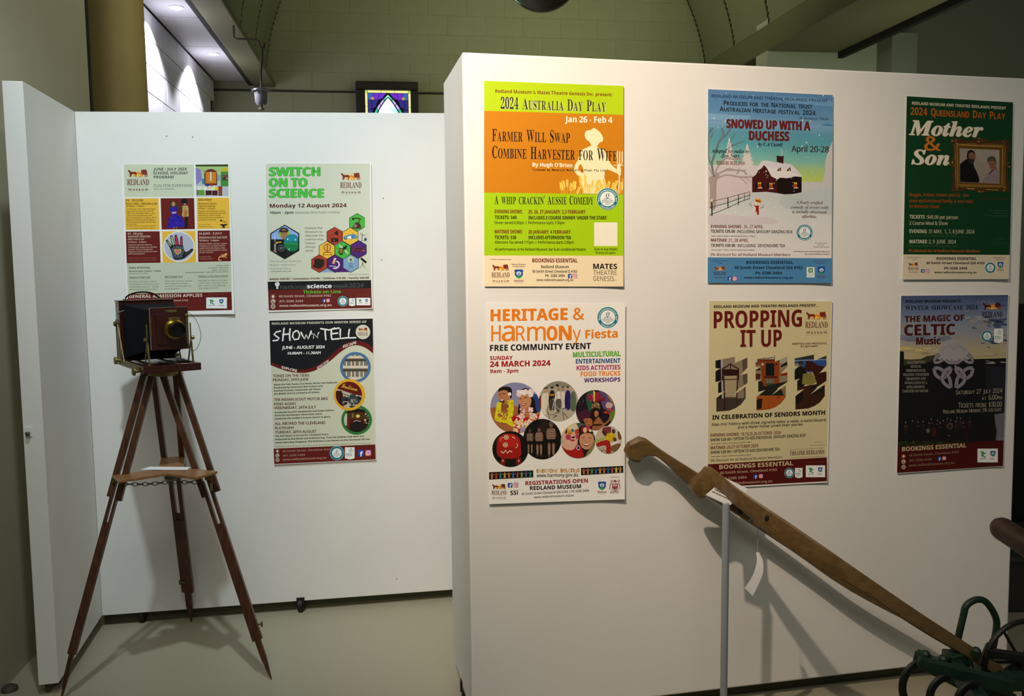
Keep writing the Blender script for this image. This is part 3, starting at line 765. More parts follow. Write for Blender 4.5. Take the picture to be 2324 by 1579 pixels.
# ===== 1 school holiday programme
def p1():
    k = new((260, 350, 560, 720), 1280, OB, nB); T = k.t; k.curl = corner_lift(.005, .0, .007)
    k.part = 'printed_ground'; k.grid([(88, 98), (768, 98), (770, 410), (96, 412)], '#cdd3bb', 4, 3)
    k.grid([(118, 1052), (1128, 1042), (1132, 1332), (130, 1352)], '#c9cfb8', 6, 3)
    k.grid([(130, 1352), (1132, 1332), (1138, 1508), (128, 1528)], '#67160f', 6, 2)
    k.part = 'lettering'
    k.logo(122, 130, 215)
    T('b', '#2f3a34', 'JUNE / JULY 2024', 376, 158, 698, 156, 27); T('b', '#2f3a34', 'SCHOOL HOLIDAY', 376, 196, 712, 194, 27); T('b', '#2f3a34', 'PROGRAM', 380, 234, 572, 233, 27)
    T('n', '#5f6a5c', 'FUN FOR EVERYONE', 382, 318, 752, 316, 27); T('b', '#7e8877', 'Mark your calendars', 382, 342, 580, 341, 13)
    for q, c in (([(98, 428), (426, 425), (434, 730), (108, 732)], '#efbb3c'), ([(796, 421), (1110, 420), (1114, 720), (800, 724)], '#efbb3c'),
                 ([(108, 748), (436, 745), (446, 1050), (118, 1054)], '#6a1812'), ([(804, 740), (1116, 736), (1126, 1036), (810, 1042)], '#6a1812'),
                 ([(446, 426), (770, 424), (778, 724), (456, 728)], '#6a1812'), ([(460, 746), (782, 742), (790, 1044), (468, 1048)], '#f2bd3e')):
        k.part = 'printed_ground'; k.grid(q, c, 3, 3)
    k.part = 'lettering'; d = '#4a3a12'
    T('b', d, '24 - 28 JUNE', 110, 456, 278, 454, 20); T('k', d, 'DOLLY PEGS - FREE kids craft', 110, 484, 414, 482, 13, .3); k.line([(110, 489), (414, 487)], 1.5, d); T('b', d, '10.00am - 2.00pm', 112, 510, 290, 508, 13)
    for i, (s_, x) in enumerate((('Create your own Dolly and Soldier', 396), ('Pegs just like kids did in the old', 376), ('days! Use dolly pegs, fabrics, and', 386), ('various bits and pieces to craft', 364), ("your unique dolls or soldiers. Don't", 404), ('forget to visit the laundry display.', 392), ('How many dolly pegs can you see', 396), ('on the line?', 216))):
        T('b', d, s_, 118, 536+i*21, x, 534+i*21, 11)
    T('n', d, 'Located entry fee to Museum applies', 120, 700, 392, 698, 11); T('n', d, 'An all weather supervision required', 122, 722, 390, 720, 11)
    T('b', d, 'Saturdays', 808, 450, 940, 448, 21)
    for i, (s_, x) in enumerate((('Blacksmith Demos', 988), ('Open for viewing', 972), ('9.00am - 12.00pm', 976))): T('b', d, s_, 812, 482+i*25, x, 481+i*25, 13)
    k.line([(812, 487), (988, 486)], 1.5, d); k.line([(812, 512), (972, 511)], 1.5, d)
    for i, (s_, x) in enumerate((('Observe the blacksmiths as they', 1072), ('skilfully use traditional tools and', 1074), ('methods to create unique', 1028), ('handcrafted items available for', 1062), ('purchase in the shop.', 986))): T('b', d, s_, 812, 556+i*21, x, 554+i*21, 11)
    T('n', d, 'Located in the', 816, 686, 924, 685, 10); T('n', d, 'blacksmith shed', 818, 706, 950, 705, 10)
    k.part = 'anvil'
    k.poly([(1018, 678), (1096, 674), (1080, 690), (1064, 692), (1068, 704), (1078, 710), (1036, 712), (1044, 704), (1046, 694), (1030, 690)], '#1d1710')
    k.line([(1030, 640), (1080, 660)], 5, '#1d1710'); k.poly([(1020, 634), (1036, 630), (1040, 648), (1026, 652)], '#1d1710')
    k.part = 'photograph#1'
    # doll and soldier
    k.clip = [(446, 426), (770, 424), (778, 724), (456, 728)]
    k.poly([(548, 470), (570, 458), (600, 466), (620, 500), (636, 530), (600, 540), (590, 500), (550, 500), (536, 560), (522, 520)], '#3a3226'); k.ell(570, 482, 17, 22, '#b08a6c')
    k.poly([(552, 510), (592, 508), (612, 520), (604, 560), (592, 566), (630, 600), (672, 640), (680, 690), (640, 700), (560, 712), (508, 716), (526, 640), (552, 580), (540, 560), (534, 530)], '#2a18a0')
    k.poly([(552, 560), (600, 556), (594, 572), (560, 576)], '#c9a6b0')
    k.blobs(520, 600, 660, 705, 26, 5, 12, ['#2110a0', '#3a26c0', '#1a0d78'], 3); k.line([(574, 700), (574, 724)], 6, '#b08a6c'); k.line([(600, 700), (602, 720)], 6, '#b08a6c')
    k.ell(676, 456, 32, 30, '#0c0a0a'); k.ell(680, 484, 14, 12, '#9c7058'); k.poly([(654, 500), (704, 496), (716, 520), (718, 598), (706, 606), (664, 608), (650, 590), (658, 550)], '#b39a58')
    k.poly([(680, 540), (696, 538), (696, 600), (680, 602)], '#d2401c'); k.blobs(655, 500, 712, 595, 18, 3, 6, ['#8d7436', '#d6c487'], 4)
    k.rect(680, 604, 708, 704, '#0f0c0b'); k.ell(688, 712, 22, 7, '#141010')
    k.part = 'photograph#2'
    # hand
    k.clip = None
    k.ell(624, 894, 152, 148, '#f5f5f6', 40); k.ell(624, 894, 143, 139, '#b9bdd0', 40)
    def hand(c, g_):
        O_ = [(548, 936), (520, 876), (496, 836), (510, 826), (536, 860), (556, 878), (546, 830), (540, 792), (556, 786), (572, 820), (586, 872), (590, 870), (582, 820), (584, 784), (602, 784), (616, 830), (624, 872), (630, 876), (634, 836), (638, 800), (654, 794), (660, 830), (662, 880), (676, 930), (690, 944), (716, 934), (744, 914), (764, 920), (756, 938), (720, 970), (676, 1006), (640, 1018), (590, 1022), (566, 1000)]
        k.poly(smooth(O_, True, 3), c)
    hand('#18181c', 0)
    for q, c in (([(504, 836), (524, 854), (548, 890), (540, 892)], '#c6d08a'), ([(546, 796), (560, 800), (580, 872), (566, 880), (554, 840)], '#aac28a'), ([(588, 792), (600, 792), (620, 872), (598, 880)], '#c0304a'), ([(642, 806), (652, 804), (656, 880), (636, 884)], '#c0304a'), ([(552, 912), (600, 884), (660, 892), (676, 950), (640, 1004), (584, 1008), (560, 960)], '#46525e'), ([(684, 960), (744, 922), (756, 926), (700, 970), (684, 990)], '#3a3b40')): k.poly(q, c)
    k.blobs(560, 890, 670, 1000, 60, 2, 4, ['#8ea0b4', '#22303c', '#7a8894'], 9)
    for c, r in (('#f0d84a', 34), ('#d8341c', 26), ('#d89ab0', 16), ('#4a6ac0', 8)):
        hp = [(math.sin(a)**3*r, -(13*math.cos(a)-5*math.cos(2*a)-2*math.cos(3*a)-math.cos(4*a))/16*r) for a in [i*math.pi/10 for i in range(20)]]
        k.poly([(612+x, 942+y) for x, y in hp], c)
    k.part = 'lettering'; e_ = '#d9bfae'
    T('b', e_, '01 - 05 July', 128, 780, 274, 777, 20); T('k', e_, 'HAND DOT PAINTING -', 128, 803, 360, 800, 14); k.line([(128, 808), (346, 805)], 1.5, e_); T('b', e_, 'FREE kids craft', 128, 831, 286, 829, 13); T('b', e_, '10.00am - 2.00pm', 130, 857, 310, 855, 13)
    for i, (s_, x) in enumerate((('Celebrate NAIDOC Week by', 362), ('creating your unique dot painting', 408), ('artwork. Visit the Indigenous', 370), ('display to explore traditional tools', 414), ('and hunting spears.', 296))): T('b', e_, s_, 132, 884+i*21.5, x, 881+i*21.5, 11)
    T('n', '#a87060', 'Child entry fee to Museum applies', 134, 1010, 408, 1006, 11); T('n', '#a87060', 'An all weather supervision required', 134, 1031, 402, 1028, 11)
    T('b', e_, '24 JUNE - 5 JULY', 816, 778, 1040, 775, 20); T('k', e_, 'Rainforest Find and Seek', 818, 812, 1092, 809, 16); k.line([(818, 818), (1092, 814)], 1.5, e_); T('b', e_, '10.00am - 2.00pm', 818, 843, 1012, 841, 14)
    for i, (s_, x) in enumerate((('Discover hidden animals, reptiles,', 1090), ('and plants in our hand-crafted,', 1070), ('textile Rainforest Display. Enjoy', 1074), ('our fun activity booklet to record', 1086), ('all your answers!', 956))): T('b', e_, s_, 820, 872+i*21, x, 869+i*21, 11)
    T('n', '#c09a88', 'Located in the', 824, 998, 932, 996, 11); T('n', '#c09a88', 'Tea Natural Room', 824, 1018, 952, 1016, 11)
    k.part = 'lizard'; k.poly(smooth([(1090, 958), (1072, 958), (1050, 974), (1020, 984), (1004, 1006), (1006, 1028), (1030, 1030), (1036, 1024), (1018, 1020), (1014, 1006), (1030, 996), (1060, 998), (1080, 984), (1092, 970)], True, 3), '#d9a05a')
    k.line([(1050, 980), (1044, 966), (1034, 964)], 5, '#d9a05a'); k.line([(1066, 994), (1078, 1002), (1090, 998)], 5, '#d9a05a')
    k.part = 'photograph#3'
    # playroom photo
    k.clip = [(784, 100), (1100, 97), (1104, 404), (792, 408)]
    k.vgrad(784, 97, 1104, 300, '#9cc06a', '#b4c8b4', 3); k.rect(784, 97, 1104, 118, '#3a4020'); k.rect(784, 290, 1104, 410, '#b9bfc8')
    k.poly([(784, 130), (838, 150), (846, 250), (790, 300)], '#8a7cc0'); k.rect(846, 236, 880, 290, '#3a86b0'); k.rect(990, 200, 1026, 260, '#86a2b8')
    k.poly([(866, 160), (930, 136), (994, 158), (994, 300), (872, 302)], '#5a2c1c'); k.rect(882, 172, 984, 282, '#e08a20')
    for i in range(7): k.rect(888+i*14, 172, 893+i*14, 282, '#b05c10')
    k.rect(924, 170, 940, 258, '#d8cfc0'); k.line(circ(932, 184, 62, 44, 12, 180, 360), 5, '#c9b890')
    k.poly([(1028, 150), (1104, 120), (1104, 170), (1030, 168)], '#c9b420'); k.rect(1028, 168, 1104, 310, '#3f8a34'); k.rect(1044, 200, 1104, 252, '#44302a'); k.blobs(1046, 196, 1100, 240, 16, 3, 6, ['#c06a50', '#58a0a8', '#d8c040', '#7a3a30'], 2)
    k.poly([(800, 312), (970, 306), (1000, 330), (996, 350), (800, 346)], '#e2e4d0'); k.blobs(808, 312, 960, 340, 14, 3, 7, ['#b04030', '#f0e070', '#c8cfe0', '#d8d8c0'], 6)
    k.rect(970, 318, 1004, 346, '#e8c81a'); k.rect(1004, 310, 1042, 352, '#a02a20'); k.rect(1006, 340, 1042, 402, '#8a4020'); k.rect(884, 290, 916, 310, '#2a3a9a'); k.rect(924, 290, 956, 308, '#a03a3a')
    k.poly([(806, 346), (866, 344), (872, 396), (820, 398)], '#58a02a'); k.rect(882, 350, 940, 396, '#3c1014'); k.rect(944, 350, 998, 398, '#4a1216'); k.rect(792, 346, 814, 398, '#7a6a6a')
    k.clip = None
    # lower text
    k.part = 'lettering'; f_ = '#4e5548'
    T('b', f_, 'Daily Activities', 140, 1108, 342, 1105, 20); T('b', f_, 'Museum open 10.00am - 3.30pm', 140, 1138, 450, 1134, 11, .4); T('n', f_, 'Last entry from 3.00pm', 142, 1160, 326, 1158, 10)
    for i, (s_, x) in enumerate((('Museum Flea Trail', 344), )): T('b', f_, s_, 144, 1199, x, 1196, 15); k.line([(144, 1204), (x, 1201)], 2, f_)
    T('b', f_, 'Self Guided Tour', 486, 1193, 662, 1190, 15); k.line([(486, 1198), (662, 1195)], 2, f_); T('b', f_, "Children's Toy Hall of Fame", 808, 1188, 1098, 1184, 15); k.line([(808, 1193), (1098, 1189)], 2, f_)
    for j, (x0, L) in enumerate(((146, (('Find the world flags, around', 402), ('the museum and record in your', 432), ('personalised passport.  Answer', 432), ('all the questions and present', 410))), (488, (('Collect your own tour booklet', 750), ('from reception and take', 708), ('yourself on a self-guided tour', 748), ('of the Museum.', 628))), (808, (('Free play for children of all ages', 1090), ('in the CTHOF, interactive use of', 1092), ('trains, blocks, trucks, dress ups,', 1076), ('shop, stage and more.', 1004))))):
        for i, (s_, x) in enumerate(L): T('n', f_, s_, x0, 1240-j*6+i*25, x, 1236-j*6+i*25, 12)
    T('b', f_, 'Children - Free', 986, 1082, 1100, 1080, 9); T('b', f_, 'Concession - $8.00 entry', 908, 1104, 1100, 1102, 9); T('b', f_, 'Adults - $10.00 entry', 946, 1125, 1100, 1123, 9); T('b', f_, 'Annual Membership - only $50 (Free for entry)', 684, 1150, 1100, 1142, 10)
    T('b', '#ead9c8', 'GENERAL ADMISSION APPLIES', 140, 1392, 850, 1379, 30); T('b', '#cfb0a0', '60 Smith Street, Cleveland 4163', 300, 1424, 712, 1421, 16)
    T('n', '#8a4038', 'Supported by:', 904, 1364, 1062, 1360, 14); k.sponsors(888, 1386, 200, 106)
    k.make('poster', 'cream poster with yellow and maroon squares, a painted hand and dolls', [(68, 92), (1112, 94), (1163, 1546), (120, 1562)])

# ===== 2 switch on to science
def hexp(cx, cy, r, s_=1.): return [(cx+r*s_*math.sin(a), cy-r*math.cos(a)) for a in [i*math.pi/3 for i in range(6)]]
def p2():
    k = new((590, 360, 860, 720), 1184, OB, nB); T = k.t; k.curl = corner_lift(.006, .001, .003)
    k.part = 'printed_ground'; k.grid([(56, 48), (1092, 48), (1106, 1210), (76, 1224)], '#d3d6c3', 8, 10)
    k.grid([(76, 1224), (1106, 1208), (1108, 1288), (80, 1306)], '#0f1114', 6, 2); k.grid([(80, 1306), (1108, 1288), (1114, 1486), (88, 1510)], '#651a12', 6, 3)
    k.part = 'lettering'
    for s_, x1, y in (('SWITCH', 596, 172), ('ON TO', 468, 280), ('SCIENCE', 632, 386)):
        T('b', '#10301a', s_, 94, y, x1, y-1, 84, 6.5); T('b', '#44c83c', s_, 94, y, x1, y-1, 84, 3.4)
    k.logo(798, 122, 216)
    T('b', '#551812', 'Monday 12 August 2024', 98, 487, 862, 482, 37, .8); T('b', '#22302c', '10am - 2pm', 98, 549, 332, 547, 24, .5); T('n', '#5e6a64', 'Redlands Ekka Public Holiday', 352, 547, 798, 543, 22)
    for i, (s_, x) in enumerate((('Explore the', 620), ('Museum to', 620), ('discover the', 634), ('science that', 634), ('makes', 552), ('things', 550), ('work.', 536))): T('n', '#4e5a54', s_, 451, 699+i*37.5, x, 698+i*37.5, 18, .4)
    for i, (s_, x) in enumerate((('The Surfing Scientist', 408), ('Ruben Meerman', 356), ('Science Show', 310))): T('n', '#8b918a', s_, 101, 1030+i*37, x, 1028+i*37, 20)
    T('b', '#4e5a54', '*Included in entry fee', 104, 1128, 310, 1126, 11)
    T('n', '#7e837c', '**Booking Fee Applies', 872, 1158, 1082, 1155, 12)
    T('b', '#5a1c14', 'Adults $20.00 | Concession $15.00 | Children $15.00 | Family $60.00', 94, 1207, 1084, 1194, 19, .6)
    T('r', '#767e88', 'national', 204, 1294, 462, 1291, 40, 1.6); T('r', '#20242a', 'national', 205, 1293, 461, 1290, 39, .2)
    T('b', '#eef0f4', 'science', 470, 1290, 712, 1286, 40, 1.2); T('r', '#767e88', 'week2024', 722, 1285, 1030, 1280, 42, 1.6); T('r', '#20242a', 'week2024', 723, 1284, 1029, 1279, 41, .2)
    k.part = k.em(); k.ell(172, 1248, 23, 23, '#e8e8e8'); k.rect(162, 1266, 182, 1296, '#d8d8d8'); k.line([(160, 1236), (176, 1236), (170, 1252)], 4, '#22262c'); k.part = 'lettering'
    T('b', '#4ec43a', 'Tickets on Line', 430, 1341, 806, 1337, 30, .3)
    T('b', '#c9a79c', '60 Smith Street, Cleveland 4163', 190, 1380, 706, 1372, 22); T('b', '#c9a79c', '(07) 3286 3494', 190, 1430, 430, 1427, 22); T('b', '#d8bcb0', 'www.redlandmuseum.org.au', 192, 1474, 712, 1466, 22, .4)
    T('n', '#8a4a40', 'Supported by:', 960, 1360, 1080, 1358, 8)
    k.contact(130, 1370, 24, 50); k.badge(825, 1418, 51, False); k.fb(620, 1394, 36); k.ig(660, 1392, 37); k.pennant(886, 1388, 62, 80); k.sponsors(960, 1384, 138, 74)
    # scientist hexagon
    k.part = 'photograph'; hx = hexp(247, 829, 173, .97); k.poly(hx, '#0d1420'); hi = hexp(247, 829, 161, .96); k.clip = hi
    k.poly(hi, '#8fb0ea'); k.rect(90, 802, 400, 1010, '#10141a'); k.ell(240, 722, 46, 36, '#2a1c14'); k.ell(238, 752, 36, 52, '#b07a5a'); k.poly([(200, 716), (276, 716), (270, 734), (206, 734)], '#2a1c14')
    k.line([(220, 752), (232, 752)], 3, '#3a2418'); k.line([(246, 752), (260, 752)], 3, '#3a2418'); k.line([(226, 786), (252, 784)], 4, '#8a4a40'); k.line([(238, 752), (236, 770)], 3, '#8d5f45')
    k.line(circ(238, 744, 50, 56, 12, 180, 360), 7, '#20242a'); k.ell(198, 756, 12, 24, '#8ac030', 12); k.ell(284, 742, 12, 22, '#8ac030', 12)
    k.poly([(106, 830), (200, 812), (290, 830), (300, 1000), (120, 1000)], '#0b0d12'); k.line([(106, 832), (210, 830)], 10, '#0a0c0e'); k.line([(160, 834), (214, 830)], 13, '#c8a418'); k.line([(150, 846), (150, 930)], 14, '#b8aca0'); k.line([(150, 850), (176, 836)], 9, '#b8aca0'); k.line([(146, 770), (150, 830)], 4, '#dfe8f4'); k.ell(148, 924, 18, 16, '#a8705a')
    k.ring(212, 890, 30, 3, '#9aa4b0', 20); 
    for a in (0, 60, 120): k.line([(212+16*math.cos(math.radians(t_))*math.cos(math.radians(a))-6*math.sin(math.radians(t_))*math.sin(math.radians(a)), 890+16*math.cos(math.radians(t_))*math.sin(math.radians(a))+6*math.sin(math.radians(t_))*math.cos(math.radians(a))) for t_ in range(0, 361, 40)], 2, '#8a94a0')
    k.ell(318, 838, 80, 86, '#12807e', 30); k.poly(circ(318, 838, 78, 84, 20, 0, 180), '#0a7a44'); k.poly(circ(318, 830, 70, 70, 16, 190, 350), '#1a8ea8'); k.line([(240, 842), (394, 852)], 3, '#4ad060'); k.ell(276, 800, 6, 10, '#d0fff4', 8); k.ell(352, 806, 7, 9, '#b8f4e4', 8); k.ell(290, 902, 5, 9, '#c0ffe8', 8); k.poly([(280, 920), (350, 920), (330, 1000), (250, 1000)], '#151c1c')
    k.clip = None
    # hexagon cluster
    k.part = 'illustration'
    dk = '#141a24'
    k.clip = [(480, 540), (1066, 540), (1062, 1128), (480, 1134)]
    k.poly([(600, 1132), (667, 1092), (735, 1130)], '#86a6cc'); k.poly([(750, 1130), (826, 1088), (890, 1128)], '#4a1a72')
    for cx, cy, c in ((968, 634, '#46b83e'), (743, 770, '#b03a24'), (899, 774, '#eebc40'), (667, 910, '#eebc40'), (823, 912, '#46b83e'), (982, 902, '#4a1c74'), (590, 1044, '#b03a24'), (748, 1044, '#4a1c74'), (904, 1042, '#7fa6cc')):
        if cy < 700: k.clip = [(480, 540), (1044, 540), (1044, 760), (480, 760)]
        else: k.clip = [(480, 540), (1066, 540), (1062, 1136), (480, 1136)]
        k.poly(hexp(cx, cy, 92, 1.0), dk); k.poly(hexp(cx, cy, 86, 1.0), c)
    k.clip = None
    k.poly([(916, 690), (940, 644), (968, 630), (998, 650), (1010, 692), (960, 700)], '#4a2418'); k.ell(948, 668, 18, 18, '#8d7f78'); k.line([(920, 600), (968, 590), (1006, 604)], 14, '#4a3018'); k.line([(990, 606), (984, 640)], 10, '#3a2a1a'); k.ell(926, 600, 10, 14, '#22140e', 10); k.ring(948, 668, 12, 2, '#2a2018', 12)
    k.poly([(738, 736), (774, 712), (780, 766), (752, 756)], '#1a1216'); k.line([(750, 748), (716, 752), (698, 772), (706, 790)], 7, '#6a3a38'); k.rect(708, 794, 780, 828, '#1c1214'); k.line([(696, 788), (782, 794)], 4, '#3a1c1c'); k.line([(728, 806), (744, 816)], 3, '#c9b8a0')
    k.ell(852, 788, 19, 17, '#1c4a72', 16); k.ell(950, 780, 19, 17, '#1c4a72', 16); k.poly([(838, 776), (880, 758), (910, 752), (944, 754), (966, 768), (962, 792), (900, 800), (868, 798)], '#3c86b4'); k.poly([(866, 778), (904, 764), (912, 796), (872, 796)], '#eef0ea'); k.ell(852, 788, 9, 8, '#8fb0c8', 12); k.ell(950, 780, 9, 8, '#8fb0c8', 12); k.line([(926, 752), (920, 734), (938, 742)], 3, '#2a4a60')
    k.ring(670, 884, 34, 7, '#8a3c18', 24); k.line([(670, 850), (670, 930)], 8, '#8a3c18'); k.line([(634, 932), (708, 932)], 7, '#7a3416'); k.line([(640, 934), (626, 966)], 5, '#7a3416'); k.line([(702, 934), (716, 966)], 5, '#7a3416'); k.line([(632, 956), (712, 956)], 4, '#7a3416'); 
    for a in range(6): k.line([(670, 884), (670+32*math.cos(a*math.pi/3+.4), 884+32*math.sin(a*math.pi/3+.4))], 2, '#8a3c18')
    k.poly(circ(806, 922, 24, 38, 16), '#1c1a10'); 
    for i in range(5): k.line([(786+i*3, 906+i*9), (826-i*2, 900+i*9)], 4, '#d8b030')
    k.ell(840, 890, 20, 18, '#15180f', 14); k.ell(858, 872, 10, 10, '#15180f', 10); k.poly([(830, 888), (782, 846), (790, 872), (808, 892)], '#c9d8c4'); k.poly([(846, 900), (882, 942), (866, 944), (838, 916)], '#c9d8c4')
    for q in ([(826, 900), (790, 898), (764, 892)], [(846, 906), (840, 940), (834, 962)], [(860, 890), (884, 884)], [(862, 868), (872, 852)], [(852, 862), (852, 846)]): k.line(q, 3, '#15180f')
    k.poly([(922, 880), (1030, 884), (1040, 910), (1030, 928), (926, 920)], '#6a1c38'); k.rect(950, 888, 1012, 904, '#2c1220'); k.poly([(1020, 868), (1036, 862), (1034, 890)], '#4a1c50'); k.ell(1030, 916, 8, 5, '#e0a040', 8); k.ell(950, 922, 9, 9, '#3a1228', 10); k.ell(990, 926, 9, 9, '#3a1228', 10)
    k.poly([(540, 1000), (570, 992), (640, 1004), (640, 1060), (600, 1098), (540, 1084), (526, 1070), (542, 1040)], '#241a12')
    k.poly([(736, 990), (758, 998), (742, 1050), (716, 1040)], '#d8a878'); k.poly([(742, 986), (760, 992), (756, 1004), (738, 998)], '#f0e8e0'); k.line(smooth([(760, 1020), (780, 1030), (788, 1054), (776, 1078), (750, 1086)]), 12, '#ece8f4'); k.line([(690, 1068), (756, 1070)], 5, '#ece8f4'); k.ell(748, 1090, 24, 8, '#d8cfe0', 12)
    for i in range(18): a = i*math.pi/9; k.poly([(904+12*math.cos(a-.1), 1004+12*math.sin(a-.1)), (904+30*math.cos(a-.12), 1004+30*math.sin(a-.12)), (904+30*math.cos(a+.12), 1004+30*math.sin(a+.12))], '#e8e06a')
    k.ell(904, 1004, 10, 10, '#5a5a38', 10); k.line([(900, 1014), (886, 1096)], 3, '#33475a'); k.line([(908, 1014), (924, 1096)], 3, '#33475a'); k.line([(892, 1060), (920, 1094)], 2, '#33475a'); k.line([(916, 1060), (888, 1094)], 2, '#33475a'); k.line([(894, 1040), (914, 1040)], 2, '#33475a'); k.line([(890, 1066), (920, 1066)], 2, '#33475a')
    k.line([(1004, 990), (1058, 1034)], 22, '#16180f'); k.line([(1024, 1030), (1020, 1046)], 8, '#22241a'); k.line([(1022, 1044), (994, 1092)], 3.5, '#5a4a28'); k.line([(1022, 1044), (1054, 1092)], 3.5, '#5a4a28'); k.line([(1022, 1044), (1024, 1074)], 3, '#22241a')
    k.line([(1016, 750), (1014, 820)], 6, '#2a3440'); k.line([(992, 762), (1014, 732)], 3, '#2a3440'); k.line([(1010, 760), (1044, 758), (1048, 768)], 4, '#2a3440'); k.rect(1038, 794, 1062, 818, '#3a4a64'); k.line([(1034, 792), (1066, 792)], 3, '#3a4a64'); k.line([(998, 820), (1034, 820)], 3, '#2a3440'); k.ell(1050, 780, 3, 4, '#3a4a64', 6)
    k.make('poster', 'cream poster headed in fat green letters with a honeycomb of coloured hexagons', [(52, 40), (1108, 44), (1123, 1493), (85, 1526)])

# ===== 3 show n tell
def p3():
    k = new((600, 710, 870, 1070), 1184, OB, nB); T = k.t; k.curl = corner_lift(.002, .0, .006)
    k.part = 'printed_ground'; k.grid([(50, 76), (1078, 56), (1104, 1308), (92, 1350)], '#d2d4be', 8, 10)
    k.grid([(92, 1350), (1104, 1308), (1108, 1458), (98, 1504)], '#651a14', 6, 2)
    wv = smooth([(66, 520), (150, 554), (260, 586), (400, 596), (520, 566), (640, 490), (760, 388), (850, 334), (930, 322), (1010, 350), (1083, 404)])
    k.poly([(50, 76), (1078, 56), (1083, 300)]+wv[::-1]+[(62, 516)], '#651512')
    wv2 = smooth([(62, 486), (170, 526), (280, 554), (400, 562), (510, 530), (620, 456), (740, 352), (830, 292), (920, 278), (1010, 296), (1082, 344)])
    k.poly([(50, 76), (1078, 56), (1082, 340)]+wv2[::-1], '#12151d')
    k.part = 'lettering'
    T('b', '#cbc8b4', 'REDLAND MUSEUM PRESENTS OUR WINTER SERIES OF', 74, 117, 1016, 98, 22, .5)
    import itertools
    rn = random.Random(5); H = '#f2f2f0'
    def hand(pts, w=15, c=H):
        k.line(pts, w, c)
        for p_ in (pts[0], pts[-1]): k.ell(p_[0], p_[1], w*.5, w*.5, c, 8)
    for q in ([(160, 180), (118, 190), (96, 214), (120, 232), (146, 250), (130, 272), (88, 276)], [(196, 152), (188, 216), (182, 276)], [(182, 216), (250, 208)], [(256, 158), (250, 214), (254, 272)],
              [(318, 176), (288, 196), (280, 236), (300, 266), (340, 258), (352, 216), (336, 182), (312, 176)], [(366, 192), (380, 228), (398, 258), (416, 216), (436, 258), (452, 220), (466, 180)],
              [(560, 156), (650, 170), (700, 150)], [(604, 164), (606, 212), (612, 266)], [(668, 166), (664, 214), (672, 262)], [(676, 160), (744, 150)], [(668, 208), (730, 200)], [(674, 262), (744, 256)],
              [(756, 162), (754, 212), (758, 254), (832, 246)], [(846, 164), (838, 210), (840, 248), (908, 246)]): hand([(x, y) for x, y in q])
    for q in ([(488, 252), (490, 204), (530, 248), (534, 200)], [(470, 196), (476, 212)], [(544, 192), (538, 206)]): hand(q, 8)
    T('r', H, 'JUNE - AUGUST 2024', 176, 360, 598, 352, 30, 1.6, .08); T('r', H, '10.00AM - 11.30AM', 234, 414, 558, 408, 26, 1.4, .06)
    T('r', '#ece4dc', 'EXPLORE', 174, 552, 324, 588, 24, 1.2); T('r', '#ece4dc', 'EXCITE', 528, 562, 640, 490, 26, 1.2); T('r', '#ece4dc', 'ESCAPE', 784, 348, 914, 306, 26, 1.2)
    k.ell(981, 189, 72, 72, '#d8d6c4', 36); k.logo(932, 138, 100, lower=False); T('b', '#8a4a38', 'MUSEUM', 938, 230, 1026, 228, 10)
    A_ = '#5a1f18'; Bc = '#2c342e'
    for s_, x0, y, x1, hh in (('TUNES ON THE TIDES', 86, 640, 444, 26), ('MONDAY, 24TH JUNE', 86, 680, 438, 26), ('THE INDIAN SCOUT MOTOR BIKE', 96, 876, 632, 26), ('RIDES AGAIN', 98, 918, 310, 24), ('WEDNESDAY, 24TH JULY', 98, 958, 514, 26), ('ALL ABOARD THE CLEVELAND', 104, 1115, 606, 27), ('PLATFORM', 104, 1158, 290, 24), ('TUESDAY, 20TH AUGUST', 108, 1200, 518, 26)):
        T('r', A_, s_, x0, y, x1, y-(x1-x0)*.022, hh, .9, .03)
    for s_, x0, y, x1 in (('What the Folk Tunes and Music did for the Redlands', 94, 722, 726), ('Presented by musicians Nat Fullson and', 94, 752, 578), ('Patricia Sloman; researcher Jill Tilson,', 96, 782, 562), ('Jan Banks and an orchestra of others.', 96, 812, 552),
                          ('Presented by John Heaslwood and Ralph Gofton', 104, 998, 690), ("from the workshop's restoration team.", 104, 1028, 578), ("Celebrate the Indian's Scout's return to glory.", 104, 1060, 662),
                          ('The Rail Motor is bound for Cleveland Town.', 106, 1234, 640), ('Presented by Roy Walsh and Grahame Hay  from the Railway Club team and', 108, 1266, 990), ('researchers May Sheppard, Phil Robinson & Jan Somers on the Cleveland rail line.', 108, 1298, 1054)):
        T('b', Bc, s_, x0, y, x1, y-(x1-x0)*.038, 15, .5)
    T('n', '#6a6e60', '*Optional - come dress in rider-like travelling clothes for a photo opportunity for our postcards', 106, 1336, 1056, 1300, 12)
    T('b', '#b08478', '60 Smith Street, Cleveland 4163', 182, 1386, 654, 1366, 20); T('b', '#b08478', '(07) 3286 3494', 184, 1430, 404, 1421, 20); T('b', '#b89084', 'www.redlandmuseum.org.au', 184, 1470, 616, 1449, 20)
    k.contact(130, 1374, 20, 44); k.badge(722, 1394, 70, False); k.pennant(802, 1336, 96, 122); k.fb(926, 1362, 66); k.ig(1004, 1362, 60)
    k.part = 'illustration'
    def keys(cx, cy, r):
        cl = circ(cx, cy, r, r, 28); k.clip = cl; k.ell(cx, cy, r, r, '#4a4438', 28)
        for y0, y1 in ((cy-150, cy-88), (cy-58, cy+12), (cy+42, cy+130)):
            k.rect(cx-r, y0, cx+r, y1, '#e3d9c6')
            for i in range(22): k.line([(cx-r+i*12, y0), (cx-r+i*12, y1)], 1.2, '#9a9080')
            for i in range(22):
                if i % 7 not in (2, 6): k.rect(cx-r+i*12+8, y0, cx-r+i*12+16, y0+(y1-y0)*.62, '#0f0d0c')
            k.rect(cx-r, y1, cx+r, y1+10, '#6a6048')
